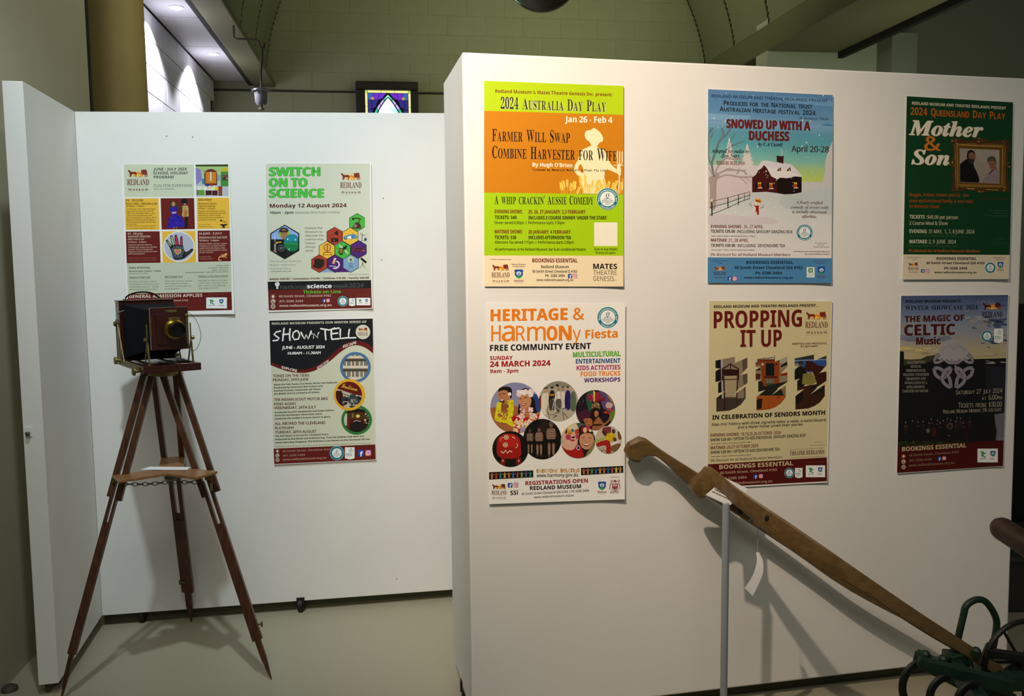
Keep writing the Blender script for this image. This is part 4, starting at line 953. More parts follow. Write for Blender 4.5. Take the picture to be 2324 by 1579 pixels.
        k.clip = None
    k.part = 'photograph#1'; k.ell(906, 540, 153, 152, '#4a75a2', 40); keys(906, 540, 125)
    k.part = 'photograph#2'; k.ell(918, 1064, 153, 148, '#2f7a3a', 40)
    cl = circ(918, 1064, 126, 122, 28); k.clip = cl; k.ell(918, 1064, 126, 122, '#26130c', 28); k.rect(780, 930, 1060, 985, '#1a1210'); k.rect(790, 1000, 824, 1120, '#c9c4b8'); k.rect(830, 990, 1000, 1060, '#4a3216'); k.ell(930, 1026, 20, 16, '#e8d060'); k.rect(870, 1000, 890, 1040, '#8a6a30'); k.rect(846, 1060, 1010, 1100, '#4a120e'); k.poly([(888, 1082), (960, 1080), (972, 1200), (870, 1200)], '#17181a'); k.line([(888, 1084), (912, 1068), (960, 1080)], 5, '#cfcfd0'); k.blobs(1000, 990, 1050, 1110, 22, 5, 12, ['#cfc4ae', '#8a7c66', '#d8cfc0', '#6a5a30'], 8); k.rect(822, 1060, 850, 1150, '#6a1c12')
    for i in range(7): k.ell(930+i*10, 948+i*1.5, 3, 3, '#e8e8e0', 6)
    k.clip = None
    k.part = 'photograph#3'; k.ell(845, 814, 158, 158, '#e5ac2c', 40)
    cl = circ(841, 814, 131, 131, 30); k.clip = cl; k.ell(841, 814, 131, 131, '#c9bca8', 30)
    k.poly([(700, 770), (770, 776), (800, 880), (780, 960), (690, 940)], '#3a0d0a'); k.poly([(690, 660), (1000, 660), (990, 832), (860, 800), (720, 752)], '#641010'); k.line([(770, 800), (860, 832)], 7, '#17201a'); k.blobs(786, 840, 960, 940, 46, 10, 22, ['#2c3338', '#3a4348', '#1c2024', '#59646a'], 11); k.poly([(850, 810), (880, 806), (910, 810), (916, 860), (860, 860)], '#39434a'); k.blobs(790, 880, 930, 940, 12, 5, 9, ['#b8bcc0', '#c07030', '#8d9498'], 12); k.line(circ(806, 900, 26, 20, 8, 180, 350), 6, '#a8adb0'); k.rect(952, 848, 966, 880, '#15171a')
    k.clip = None
    k.part = 'lettering'; T('c', '#c9a030', 'Indian', 768, 742, 922, 778, 44, 1.8); 
    k.make('poster', 'cream poster with black wavy top, white scrawled heading and three round photographs', [(47, 70), (1081, 50), (1112, 1464), (96, 1510)])
POST += [p1, p2, p3]
# ===== 4 farmer
def p4():
    k = new((1080, 170, 1440, 660), 1160, OR, nR); T = k.t; k.curl = corner_lift(.005, .0, .004)
    k.part = 'printed_ground'
    k.grid([(60, 42), (1080, 80), (1080, 292), (60, 262)], '#b4d206', 8, 3); k.grid([(60, 262), (1080, 292), (1080, 874), (60, 860)], '#cc8008', 8, 7)
    k.grid([(60, 860), (1080, 874), (1078, 1322), (61, 1320)], '#a6d004', 8, 6); k.grid([(61, 1320), (1078, 1322), (1078, 1546), (62, 1546)], '#f1dfba', 8, 3)
    k.part = 'lettering'; br = '#7a2c12'
    T('b', br, 'Redland Museum & Mates Theatre Genesis Inc. present:', 142, 130, 999, 157, 25)
    k.sc('#e4e8c0', '2024 Australia Day Play', 185, 249, 955, 271, 82); k.sc('#1e1c0c', '2024 Australia Day Play', 182, 247, 952, 269, 82)
    k.part = 'silhouette'; cr = '#f4ecc0'
    F_ = [(846, 512), (838, 520), (800, 536), (776, 548), (760, 580), (746, 624), (722, 662), (718, 700), (740, 730), (766, 756), (768, 780), (786, 830), (780, 866), (948, 870), (946, 800), (940, 750), (944, 700), (962, 690), (1000, 706), (1034, 720), (1050, 742), (1060, 730), (1062, 700), (1056, 660), (1048, 652), (1034, 660), (1030, 690), (1012, 676), (986, 650), (964, 610), (950, 570), (936, 548), (910, 538), (890, 530), (886, 516)]
    k.poly(F_, cr)
    k.poly([(770, 650), (790, 700), (782, 722), (748, 690), (752, 664)], '#cc8008')
    k.poly(smooth([(796, 440), (806, 410), (840, 402), (862, 388), (888, 402), (912, 424), (930, 460), (926, 486), (906, 494), (892, 512), (876, 524), (846, 514), (832, 490), (806, 470)], True, 4), cr)
    for q, w in (([(1034, 556), (1034, 648), (1046, 660), (1060, 656), (1070, 640), (1070, 560)], 7), ([(1008, 660), (1080, 662)], 5), ([(1052, 560), (1046, 868)], 9)): k.line(q, w, cr)
    k.line([(1010, 554), (1010, 566)], 4, cr)
    k.part = 'illustration'; rn = random.Random(3); wh = '#f0c848'; k.clip = [(61, 262), (1079, 292), (1079, 874), (61, 862)]
    for i in range(34):
        x = 630+i*13.5+rn.uniform(-5, 5); tp = 868-rn.uniform(48, 100+(38 if 8 < i < 14 or i > 24 else 0)); bx = x+rn.uniform(-30, 30)
        tp = min(max(732, tp), 838)
        k.line(smooth([(x, 868), ((x+bx)/2+4, (868+tp)/2), (bx, tp)], n=3), 3.4, wh)
        for j in range(5):
            yy = tp+j*11; xx = bx+(x-bx)*min(1, j*11/(868-tp+1))
            k.ell(xx-5, yy, 4, 8, wh, 7); k.ell(xx+6, yy+4, 4, 8, '#f4e07a', 7)
    k.clip = None
    k.part = 'lettering'
    T('b', '#f8f0dc', 'Jan 26 - Feb 4', 652, 345, 998, 351, 44, .6)
    k.sc('#23140c', 'Farmer Will Swap', 119, 483, 687, 496, 88); k.sc('#23140c', 'Combine Harvester for Wife', 119, 607, 1032, 628, 88)
    T('b', '#f8f0dc', "By Hugh O'Brien", 415, 669, 705, 675, 28, .4)
    T('m', '#241608', 'licensed by Maverick Musicals & Plays Pty Ltd', 415, 700, 945, 706, 15, .7)
    k.sc('#1c240c', "A whip crackin' Aussie Comedy", 136, 944, 860, 948, 62, .86)
    dk = '#26280e'
    for s_, c, x0, y, x1, hh, st in (('EVENING SHOWS:', br, 138, 1011, 341, 26, 'b'), ('25, 26, 27 JANUARY; 2,3 FEBRUARY', br, 384, 1013, 801, 26, 'b'), ('TICKETS: $40', dk, 138, 1053, 297, 25, 'b'), ("INCLUDES 2 COURSE DINNER 'UNDER THE STARS'", dk, 384, 1056, 958, 25, 'b'),
                                ('Dinner served 6:30pm  I  Performance starts 7:30pm', dk, 138, 1090, 648, 21, 'n'), ('MATINEE SHOWS:', br, 138, 1158, 341, 26, 'b'), ('28 JANUARY; 4 FEBRUARY', br, 384, 1160, 692, 26, 'b'), ('TICKETS: $30', dk, 138, 1199, 295, 25, 'b'), ('INCLUDES AFTERNOON TEA', dk, 384, 1200, 696, 25, 'b'),
                                ('Afternoon Tea served 1:15pm  I  Performance starts 2:00pm', dk, 138, 1233, 716, 21, 'n'), ('All performances at the Redland Museum: bar & air-conditioned theatre', dk, 138, 1284, 802, 20, 'n')):
        T(st, c, s_, x0, y, x1, y+1, hh, .5)
    k.part = 'printed_ground'; k.rect(865, 1078, 1035, 1251, '#f4efdc'); k.part = 'lettering'
    T('n', dk, 'Scan to buy tickets', 866, 1282, 1034, 1283, 19, .5); T('n', dk, 'Booking fee applies', 876, 1307, 1023, 1308, 16, .3)
    k.badge(963, 906, 80)
    T('b', '#7a6650', 'Located on Redlands Coast', 102, 1352, 260, 1353, 9); k.logo(115, 1374, 135)
    T('b', '#5a4a42', 'Redland Museum', 262, 1389, 363, 1390, 10); T('b', '#5a4a42', 'is supported by', 268, 1404, 358, 1405, 10); k.crest(280, 1422, 68)
    T('b', '#7a2418', 'BOOKINGS ESSENTIAL', 413, 1370, 743, 1371, 29, .5)
    for s_, x0, x1, y, hh in (('Redland Museum', 477, 680, 1413, 22), ('60 Smith Street Cleveland Q 4163', 414, 740, 1446, 20), ('Ph. 3286 3494', 508, 650, 1477, 20), ('www.redlandmuseum.org.au', 443, 712, 1507, 18)): T('b', '#2c221c', s_, x0, y, x1, y, hh)
    k.fb(673, 1455, 32); k.ig(709, 1455, 31)
    T('b', '#14120e', 'MATES', 858, 1418, 1032, 1419, 38, .6); T('n', '#5a5448', 'THEATRE', 858, 1462, 1030, 1463, 34); T('n', '#5a5448', 'GENESIS', 858, 1505, 1010, 1506, 34); T('n', '#5a5448', 'INC.', 1014, 1505, 1032, 1505, 9)
    k.make('poster', 'lime green poster with orange band and a cream farmer silhouette with pitchfork', [(60, 42), (1080, 80), (1079, 1547), (62, 1547)])

# ===== 5 fiesta
def p5():
    k = new((1080, 670, 1440, 1150), 1184, OR, nR); T = k.t; k.curl = corner_lift(.007, .001, .008)
    k.part = 'lettering'; og = '#ee8418'
    T('b', og, 'HERITAGE &', 112, 192, 808, 180, 86, 2.4)
    for ch, x0, x1, hh, bd, st in (('H', 116, 184, 118, 1.5, 'n'), ('a', 196, 288, 118, 2.5, 'n'), ('R', 300, 368, 112, .6, 'n'), ('m', 384, 520, 104, 1.5, 'n'), ('O', 530, 606, 104, 2.5, 'b'), ('N', 622, 712, 106, 3, 'b'), ('y', 722, 784, 100, .5, 'n')):
        T(st, og, ch, x0, 343-(x0-112)*.017, x1, 343-(x1-112)*.017, hh*(1. if ch != 'a' and ch != 'm' and ch != 'y' else 1.32 if ch == 'm' else 1.28 if ch == 'a' else 1.0), bd)
    T('b', og, 'Fiesta', 818, 321, 1058, 314, 62, 1.2)
    T('b', '#17131a', 'FREE COMMUNITY EVENT', 106, 415, 858, 399, 44, .8)
    T('b', '#a81f24', 'SUNDAY', 106, 483, 274, 480, 29, .5); T('b', '#a81f24', '24 MARCH 2024', 106, 534, 556, 524, 40, 1.2); T('b', '#a81f24', '9am - 3pm', 106, 579, 316, 575, 26, .5)
    T('b', '#2f8a28', 'MULTICULTURAL', 726, 461, 1078, 452, 37, 1.8); T('b', '#7cc84a', 'MULTICULTURAL', 727, 459, 1077, 450, 34, .2)
    T('b', '#1d4a8a', 'ENTERTAINMENT', 746, 509, 1078, 503, 33, .4); T('b', '#b02462', 'KIDS ACTIVITIES', 752, 558, 1078, 552, 33, .4); T('b', og, 'FOOD TRUCKS', 782, 604, 1078, 597, 34, .4); T('b', '#4a1c72', 'WORKSHOPS', 808, 649, 1078, 643, 31, .4)
    k.badge(985, 165, 80)
    k.part = 'illustration'
    # A: man and woman with garlands; second zoom frame: x=(X-1105)*7.516, crop5 = (X-1080)*3.289
    def fr1(pts): return [((x/7.516+1105-1080)*3.289, (y/7.516+855-670)*3.289) for x, y in pts]
    def fr2(pts): return [((x/7.702+1215-1080)*3.289, (y/7.702+855-670)*3.289) for x, y in pts]
    def E(f, cx, cy, rx, ry, c, n=16): k.poly(f(circ(cx, cy, rx, ry, n)), c)
    def Pf(f, pts, c, sm=True): k.poly(f(smooth(pts, True, 3) if sm else pts), c)
    def Lf(f, pts, w, c): k.line(f(pts), w*3.289/7.6, c)
    k.part = 'photograph#1'; f = fr1; cl = f(circ(487, 530, 430, 436, 44)); k.clip = cl; k.poly(cl, '#8f90b8')
    k.vgrad(100, 640, 480, 1040, '#8488b4', '#a39aa8', 5)
    Pf(f, [(60, 540), (160, 520), (250, 500), (420, 480), (540, 530), (560, 700), (520, 900), (440, 960), (200, 900), (60, 700)], '#a5633c')
    Pf(f, [(250, 430), (380, 400), (400, 540), (260, 560)], '#8a5232')
    Pf(f, [(205, 230), (300, 190), (400, 230), (400, 360), (360, 420), (290, 466), (230, 450), (205, 380), (195, 300)], '#b97a50')
    Pf(f, [(196, 256), (210, 196), (300, 166), (400, 180), (430, 250), (420, 360), (390, 340), (370, 270), (320, 228), (250, 232)], '#17120f')
    Pf(f, [(222, 400), (290, 380), (300, 450), (260, 462), (228, 440)], '#4a2c1c'); Pf(f, [(230, 396), (280, 382), (280, 400), (244, 408)], '#f0e8dc')
    Lf(f, [(205, 296), (236, 290)], 12, '#2a1a10'); Lf(f, [(262, 288), (316, 290)], 12, '#2a1a10'); Lf(f, [(236, 300), (222, 352), (244, 356)], 7, '#8a5232')
    E(f, 388, 294, 30, 30, '#f4e8e6')
    Pf(f, [(170, 470), (210, 430), (240, 460), (240, 560), (190, 620), (200, 700), (280, 740), (330, 720), (360, 640), (370, 520), (380, 410), (430, 400), (455, 460), (450, 600), (410, 700), (440, 760), (500, 820), (430, 850), (330, 790), (200, 760), (130, 720), (150, 600)], '#d8d010')
    k.clip = cl
    rnb = random.Random(8)
    for (x0, y0, x1, y1, n_) in ((160, 440, 240, 620, 26), (350, 400, 450, 640, 40), (140, 620, 440, 780, 60)):
        for _ in range(n_): x, y = rnb.uniform(x0, x1), rnb.uniform(y0, y1); E(f, x, y, rnb.uniform(9, 18), rnb.uniform(8, 15), rnb.choice(['#e8e020', '#f0e83a', '#c8bc10', '#ddd418']), 7)
    for x, y in ((200, 590), (430, 456), (310, 652), (410, 690), (170, 720), (280, 790), (340, 570)): Lf(f, [(x-26, y), (x, y-6), (x+26, y+10)], 7, '#2c4a18')
    Pf(f, [(740, 320), (800, 360), (850, 460), (860, 640), (760, 640), (740, 500)], '#15121a'); Pf(f, [(560, 400), (570, 520), (600, 560), (540, 640), (530, 560)], '#15121a')
    Pf(f, [(780, 300), (910, 340), (910, 600), (840, 560), (820, 420)], '#2a4484')
    Pf(f, [(600, 520), (740, 500), (760, 660), (900, 590), (920, 700), (700, 800), (600, 760), (500, 700), (560, 640)], '#b8714a')
    Pf(f, [(545, 370), (600, 310), (700, 310), (752, 370), (756, 440), (720, 500), (650, 545), (590, 520), (550, 450)], '#c98a60')
    Lf(f, [(552, 378), (590, 372)], 12, '#2a1a14'); Lf(f, [(624, 362), (684, 352)], 12, '#2a1a14'); Lf(f, [(600, 380), (596, 425), (620, 430)], 7, '#a5683e')
    Pf(f, [(570, 460), (620, 452), (672, 456), (640, 488), (590, 486)], '#8a1c1c'); Pf(f, [(586, 466), (656, 460), (630, 474), (600, 476)], '#f4ece6')
    Pf(f, [(610, 210), (660, 188), (720, 220), (700, 260), (620, 250)], '#1a1412')
    for x, y, r in ((548, 300, 48), (600, 260, 44), (540, 250, 34), (660, 240, 40), (640, 290, 30), (750, 250, 52), (790, 240, 34), (750, 310, 44), (700, 270, 34)): E(f, x, y, r, r*.85, rnb.choice(['#efdede', '#f4e8e2', '#e8cfd4']), 9)
    Pf(f, [(420, 690), (500, 650), (600, 680), (700, 690), (720, 760), (600, 800), (560, 960), (640, 930), (700, 850), (880, 640), (900, 700), (840, 760), (700, 860), (640, 960), (520, 960), (440, 760)], '#b0201e')
    for (x0, y0, x1, y1, n_) in ((560, 540, 640, 700, 20), (500, 660, 620, 860, 36), (720, 530, 850, 740, 40), (640, 740, 800, 860, 26), (440, 760, 560, 960, 30)):
        for _ in range(n_): x, y = rnb.uniform(x0, x1), rnb.uniform(y0, y1); E(f, x, y, rnb.uniform(12, 24), rnb.uniform(10, 20), rnb.choice(['#efd0cc', '#f2dcd4', '#e8b8b8', '#f0e0b0', '#e8c040'] if y > 700 else ['#efd0cc', '#f2dcd4', '#e8bfc4']), 8)
    # B: group round a bicycle
    k.part = 'photograph#2'; f = fr2; cl = f(circ(404, 425, 342, 350, 44)); k.clip = cl; k.poly(cl, '#a8a294'); k.poly(f([(60, 540), (760, 520), (760, 790), (60, 790)]), '#b5ab96'); k.poly(f([(60, 60), (760, 60), (760, 160), (60, 190)]), '#8a887a')
    Pf(f, [(50, 330), (100, 330), (100, 560), (60, 560)], '#7a2024', False)
    for x, y, w_, y2, c, hd in ((155, 290, 52, 640, '#ded4be', '#c09878'), (200, 280, 34, 600, '#d6ccb8', '#b88e6e'), (292, 240, 56, 420, '#1c1816', '#b88e6e'), (404, 260, 70, 420, '#e0dcd4', '#b07a60'), (480, 260, 44, 530, '#d8cac0', '#b07a64'), (566, 240, 52, 560, '#251a66', '#c09a7c'), (660, 260, 50, 580, '#5a6a52', '#c0a088')):
        Pf(f, [(x-w_*.6, y+20), (x, y-8), (x+w_*.7, y+20), (x+w_, y+130), (x+w_*.8, y2), (x-w_*.8, y2), (x-w_, y+130)], c); E(f, x, y-42, 24, 32, hd, 12)
    for x, y in ((155, 200), (200, 195)): E(f, x, y, 26, 12, '#2a1c14', 10)
    Pf(f, [(268, 170), (270, 196), (316, 196), (312, 168)], '#141210', False); Lf(f, [(256, 198), (328, 196)], 8, '#141210'); Pf(f, [(356, 150), (380, 122), (410, 150), (400, 176)], '#1c1a18'); E(f, 404, 208, 30, 14, '#8a8078', 10); E(f, 566, 178, 24, 16, '#3a261a', 10); E(f, 480, 178, 26, 12, '#3a2a22', 10); E(f, 660, 190, 24, 14, '#c9b8a0', 10)
    Pf(f, [(360, 400), (450, 400), (450, 560), (400, 660), (370, 560)], '#5c5450'); Lf(f, [(376, 270), (372, 400)], 7, '#4a4440'); Lf(f, [(436, 270), (440, 400)], 7, '#4a4440'); Pf(f, [(240, 300), (340, 300), (330, 330), (250, 330)], '#a07830'); Pf(f, [(226, 400), (330, 360), (330, 580), (250, 590)], '#3e3630', False)
    for cx, cy, rx, ry in ((290, 590, 92, 72),): k.line(f(circ(cx, cy, rx, ry, 20)+[(cx+rx, cy)]), 3.4, '#262320')
    for q, w_ in (([(290, 590), (330, 400), (300, 390)], 12), ([(320, 490), (440, 580), (400, 660)], 12), ([(440, 580), (560, 560)], 12), ([(440, 580), (500, 400)], 9), ([(320, 520), (400, 650), (550, 560)], 8)): Lf(f, q, w_, '#a8abb0')
    for q in ([(225, 480), (210, 580), (250, 740)], [(470, 600), (500, 750)], [(490, 620), (570, 720)], [(470, 560), (540, 540)], [(310, 720), (380, 680)], [(320, 690), (370, 670)]): Lf(f, q, 9, '#22201e')
    # C: carnival dancer
    k.part = 'photograph#3'; cl = f(circ(1050, 580, 344, 350, 44)); k.clip = cl; k.poly(cl, '#1d1420')
    Pf(f, [(1120, 240), (1400, 300), (1400, 620), (1200, 560), (1140, 400)], '#5a4a74'); Pf(f, [(1240, 260), (1400, 330), (1400, 480), (1300, 400)], '#a07850'); Pf(f, [(1260, 440), (1360, 480), (1300, 560), (1230, 520)], '#c8a8a0')
    Pf(f, [(720, 640), (950, 560), (960, 720), (720, 760)], '#451a34'); Pf(f, [(900, 300), (1000, 260), (980, 560), (940, 600), (900, 460)], '#1f5a40')
    for i in range(26):
        a = math.radians(-165+i*6.2); r = rnb.uniform(130, 190); Lf(f, [(1050, 440), (1050+r*math.cos(a), 430+r*math.sin(a))], rnb.uniform(14, 26), rnb.choice(['#8a1838', '#a8203c', '#6a1430', '#b84048', '#701c50']))
    for i in range(8): Lf(f, [(1030+rnb.uniform(-8, 12), 430), (1010+i*5, 240+i*3)], 8, rnb.choice(['#d8c060', '#e8a040', '#c8d878']))
    Pf(f, [(980, 560), (1000, 470), (1060, 440), (1120, 470), (1130, 560), (1060, 550)], '#7a5838'); k.blobs(*f([(990, 460)])[0], *f([(1120, 550)])[0], 26, 1.5, 3, ['#d8b870', '#3a2418', '#e8d8a0'], 3)
    Pf(f, [(960, 700), (1000, 560), (1060, 540), (1120, 570), (1160, 700), (1140, 860), (960, 860)], '#1c1008')
    Pf(f, [(1020, 800), (1100, 700), (1160, 760), (1200, 810), (1280, 740), (1300, 660), (1330, 680), (1310, 760), (1210, 850), (1160, 920), (1000, 930)], '#9a6238')
    Pf(f, [(1030, 620), (1060, 590), (1100, 610), (1104, 660), (1070, 700), (1040, 690)], '#b07850'); Lf(f, [(1050, 664), (1088, 664)], 8, '#7a1c20'); Lf(f, [(1040, 628), (1058, 626)], 6, '#1c1008'); Lf(f, [(1078, 626), (1096, 628)], 6, '#1c1008')
    Pf(f, [(1000, 830), (1150, 820), (1150, 850), (1010, 860)], '#3a2010'); Pf(f, [(840, 740), (980, 730), (990, 850), (900, 850)], '#a86838'); k.blobs(*f([(850, 740)])[0], *f([(980, 840)])[0], 16, 2, 5, ['#d08a48', '#5a2818', '#c07a40'], 5)
    k.blobs(*f([(1190, 550)])[0], *f([(1380, 640)])[0], 16, 3, 9, ['#b83020', '#d84a28', '#8a2018'], 6); Pf(f, [(1300, 640), (1400, 580), (1400, 720), (1320, 780)], '#6a7a28'); k.blobs(*f([(740, 370)])[0], *f([(900, 480)])[0], 14, 1, 2, ['#d8e0e8', '#8aa8a0'], 7)
    # D: lion dance
    k.part = 'photograph#4'; f = fr1; cl = f(circ(400, 1230, 308, 306, 40)); k.clip = cl; k.poly(cl, '#15100e')
    Pf(f, [(170, 1140), (200, 1030), (320, 970), (470, 980), (560, 1060), (580, 1200), (580, 1330), (480, 1390), (300, 1390), (180, 1330)], '#a01c14'); Pf(f, [(220, 1060), (320, 990), (460, 1000), (540, 1100), (500, 1180), (300, 1200)], '#b8241a')
    for cx, cy in ((330, 1030), (316, 1160)): E(f, cx, cy, 44, 42, '#d8b890'); E(f, cx, cy, 28, 26, '#b06a50'); E(f, cx, cy, 14, 12, '#e8d8b0')
    Lf(f, [(240, 1270), (280, 1300), (320, 1250), (350, 1300), (390, 1260), (430, 1280)], 20, '#e0c8a8'); Lf(f, [(230, 1100), (230, 1050), (280, 1030)], 9, '#e0b890'); Lf(f, [(430, 1020), (480, 1050)], 12, '#e8d0c0'); Lf(f, circ(490, 1170, 34, 38, 8, -60, 100), 9, '#e0d8c8')
    Pf(f, [(250, 1390), (310, 1400), (300, 1520), (230, 1520)], '#7a1812'); Pf(f, [(500, 1380), (570, 1380), (580, 1480), (510, 1500)], '#7a1812'); E(f, 272, 1430, 14, 20, '#d0a080'); E(f, 544, 1430, 14, 20, '#d0a080')
    # E: three painted dancers
    k.part = 'photograph#5'; cl = f(circ(945, 1060, 325, 346, 44)); k.clip = cl; k.poly(cl, '#120d0b'); Pf(f, [(900, 720), (1040, 720), (1040, 940), (900, 940)], '#241c16', False)
    for x, y, s_, c in ((735, 900, .85, '#54382e'), (890, 880, .95, '#7a5646'), (1095, 800, 1.15, '#7a5440')):
        E(f, x, y, 36*s_, 44*s_, '#2a1c18' if s_ < 1.1 else '#4a4858', 12); E(f, x, y+26*s_, 28*s_, 30*s_, c, 12)
        Pf(f, [(x-60*s_, y+80*s_), (x, y+60*s_), (x+62*s_, y+80*s_), (x+74*s_, y+190*s_), (x+40*s_, y+240*s_), (x-40*s_, y+240*s_), (x-74*s_, y+180*s_)], c)
        for i in range(13):
            yy = y+(75+i*13)*s_; Lf(f, [(x-56*s_, yy), (x-10*s_, yy+8), (x+50*s_, yy-4)], 5, '#d8c8b8' if i % 2 else '#4a2a20')
        Pf(f, [(x-46*s_, y+235*s_), (x+46*s_, y+235*s_), (x+50*s_, y+330*s_), (x-50*s_, y+330*s_)], '#100c0c')
        for dx in (-30, 34):
            Pf(f, [(x+(dx-20)*s_, y+300*s_), (x+(dx+22)*s_, y+300*s_), (x+(dx+12)*s_, y+480*s_), (x+(dx-8)*s_, y+480*s_)], c)
            for i in range(7): Lf(f, [(x+(dx-14)*s_, y+(315+i*22)*s_), (x+(dx+16)*s_, y+(320+i*22)*s_)], 5, '#cfbfae')
    # F: two smiling faces, one painted
    k.part = 'photograph#6'; f = fr2; cl = f(circ(745, 1110, 300, 308, 44)); k.clip = cl; k.poly(cl, '#b8b098'); Pf(f, [(730, 800), (900, 800), (860, 900), (740, 880)], '#4a5a50')
    Pf(f, [(750, 930), (800, 860), (900, 850), (1000, 900), (1050, 1050), (1040, 1300), (900, 1410), (800, 1380), (740, 1200)], '#241a14')
    Pf(f, [(440, 1180), (560, 1150), (700, 1190), (780, 1200), (830, 1420), (440, 1420)], '#a81c14'); Pf(f, [(446, 1170), (520, 1130), (700, 1170), (700, 1230), (640, 1280), (540, 1270), (480, 1220)], '#d8a894')
    Pf(f, [(470, 1000), (520, 880), (640, 810), (730, 840), (760, 960), (750, 1080), (700, 1180), (620, 1210), (540, 1180), (500, 1100)], '#dcae96')
    Pf(f, [(500, 960), (560, 860), (680, 820), (740, 870), (700, 920), (560, 930)], '#d8cba8')
    Pf(f, [(530, 1030), (570, 1000), (620, 1030), (620, 1090), (560, 1100), (530, 1070)], '#b83a5a'); Pf(f, [(700, 1020), (750, 1000), (756, 1060), (720, 1090)], '#b83a5a')
    Pf(f, [(540, 930), (560, 890), (600, 940), (640, 950), (600, 980), (550, 990)], '#e0a020'); Pf(f, [(520, 980), (540, 910), (556, 950), (540, 1000)], '#1c3a2a'); Pf(f, [(620, 920), (660, 910), (680, 950), (640, 970)], '#2a7a8a'); Pf(f, [(690, 940), (750, 910), (756, 990), (710, 990)], '#c03a28'); Pf(f, [(556, 950), (640, 950), (640, 990), (570, 1010)], '#d88a28')
    Lf(f, [(580, 994), (630, 990)], 10, '#3a2418'); Lf(f, [(690, 990), (730, 990)], 10, '#3a2418'); Pf(f, [(634, 1050), (690, 1040), (680, 1070), (650, 1074)], '#17141a'); Pf(f, [(600, 1100), (660, 1095), (700, 1104), (650, 1130)], '#b82c3a')
    Pf(f, [(770, 1090), (800, 1010), (900, 980), (1000, 1010), (1020, 1120), (980, 1220), (900, 1270), (820, 1240), (780, 1170)], '#c9906e')
    Pf(f, [(800, 900), (850, 860), (900, 880), (900, 960), (840, 980)], '#8a2030'); E(f, 868, 930, 34, 46, '#e0c088'); Pf(f, [(880, 860), (940, 860), (1000, 930), (960, 960), (900, 920)], '#b83a5a'); E(f, 960, 940, 26, 26, '#d8c890'); Pf(f, [(1000, 980), (1024, 1000), (1010, 1020)], '#6aa048')
    Lf(f, [(816, 1070), (860, 1060)], 9, '#2a1a12'); Lf(f, [(930, 1064), (980, 1074)], 9, '#2a1a12'); Pf(f, [(820, 1170), (890, 1180), (960, 1170), (920, 1210), (860, 1208)], '#8a3a30'); Pf(f, [(836, 1176), (945, 1176), (900, 1192)], '#f0e8e0'); Lf(f, [(890, 1090), (880, 1130), (910, 1134)], 7, '#a8704e')
    Pf(f, [(980, 1200), (1044, 1100), (1044, 1300), (900, 1400), (880, 1370)], '#8a7a48'); E(f, 750, 1240, 32, 40, '#e8e0dc'); E(f, 752, 1240, 24, 30, '#2c2a5a')
    # G: stilt dancer
    k.part = 'photograph#7'; cl = f(circ(1275, 1096, 232, 240, 40)); k.clip = cl; k.poly(cl, '#b9ae98'); Pf(f, [(1050, 960), (1160, 920), (1180, 1060), (1050, 1080)], '#c8b4a0'); Pf(f, [(1170, 900), (1320, 880), (1300, 1020), (1220, 1020)], '#7a3038'); Pf(f, [(1330, 920), (1500, 900), (1500, 1200), (1420, 1180), (1400, 960)], '#c9c6c0'); Pf(f, [(1440, 950), (1500, 980), (1500, 1090), (1450, 1080)], '#7a4a28')
    Pf(f, [(1220, 1020), (1300, 980), (1390, 1010), (1400, 1080), (1320, 1140), (1240, 1130)], '#d0b018'); k.blobs(*f([(1230, 1000)])[0], *f([(1390, 1120)])[0], 34, 1, 2.6, ['#2a2410', '#f0dc50'], 9)
    Pf(f, [(1060, 1170), (1200, 1110), (1300, 1130), (1320, 1330), (1240, 1340), (1230, 1200), (1090, 1220)], '#a8201a'); E(f, 1368, 950, 30, 40, '#4a3020'); Pf(f, [(1360, 1060), (1420, 1080), (1400, 1160), (1370, 1140)], '#5a3c28'); Pf(f, [(1320, 1150), (1460, 1120), (1440, 1190), (1330, 1200)], '#e0dcd8'); Pf(f, [(1160, 960), (1200, 940), (1250, 1010), (1210, 1030)], '#4a2c20'); Pf(f, [(1050, 1120), (1200, 1060), (1200, 1090), (1060, 1140)], '#9ab040')
    k.blobs(*f([(1110, 1220)])[0], *f([(1230, 1320)])[0], 22, 2, 5, ['#d8cfb0', '#3a3428', '#8a8468'], 13); Pf(f, [(1330, 1210), (1480, 1160), (1460, 1280), (1340, 1300)], '#7a5a38')
    k.clip = None
    # paper-doll bands
    for x0, y0, x1, y1 in ((98, 1320, 428, 1306), (784, 1288, 1100, 1272)):
        k.part = 'printed_ground#%d' % x0; k.poly([(x0, y0), (x1, y1), (x1+1, y1+52), (x0+1, y0+55)], '#0e0f10'); k.part = 'paper_doll_band#%d' % x0
        n_ = 10; cs_ = ['#d88a4a', '#b84a3c', '#3a8a8a', '#d8a84a', '#c87a3a', '#3a7ab8', '#b04a3a', '#88a84a', '#6a5a9a', '#2c8a84']
        if x0 > 500: cs_ = ['#c87a58', '#d88a4a', '#5a9a58', '#4a6ab0', '#d8a84a', '#c87a5a', '#3a7ab8', '#c05a4a', '#d8d04a', '#c89a6a']
        prev = None
        for i in range(n_):
            x = x0+22+i*(x1-x0-44)/(n_-1); yb = y0+(y1-y0)*(x-x0)/(x1-x0); c = cs_[i]; sm_ = .8 if i in (1, 6) and x0 > 500 else 1
            k.ell(x, yb+12, 4.5, 5.5, c, 8); k.poly([(x-4, yb+18), (x+4, yb+18), (x+6*sm_, yb+34), (x+8, yb+50), (x+3, yb+50), (x, yb+38), (x-3, yb+50), (x-8, yb+50), (x-6*sm_, yb+34)], c)
            k.line([(x-15, yb+14), (x-8, yb+24), (x, yb+21), (x+8, yb+24), (x+15, yb+14)], 3.2, c)
    k.part = 'lettering'
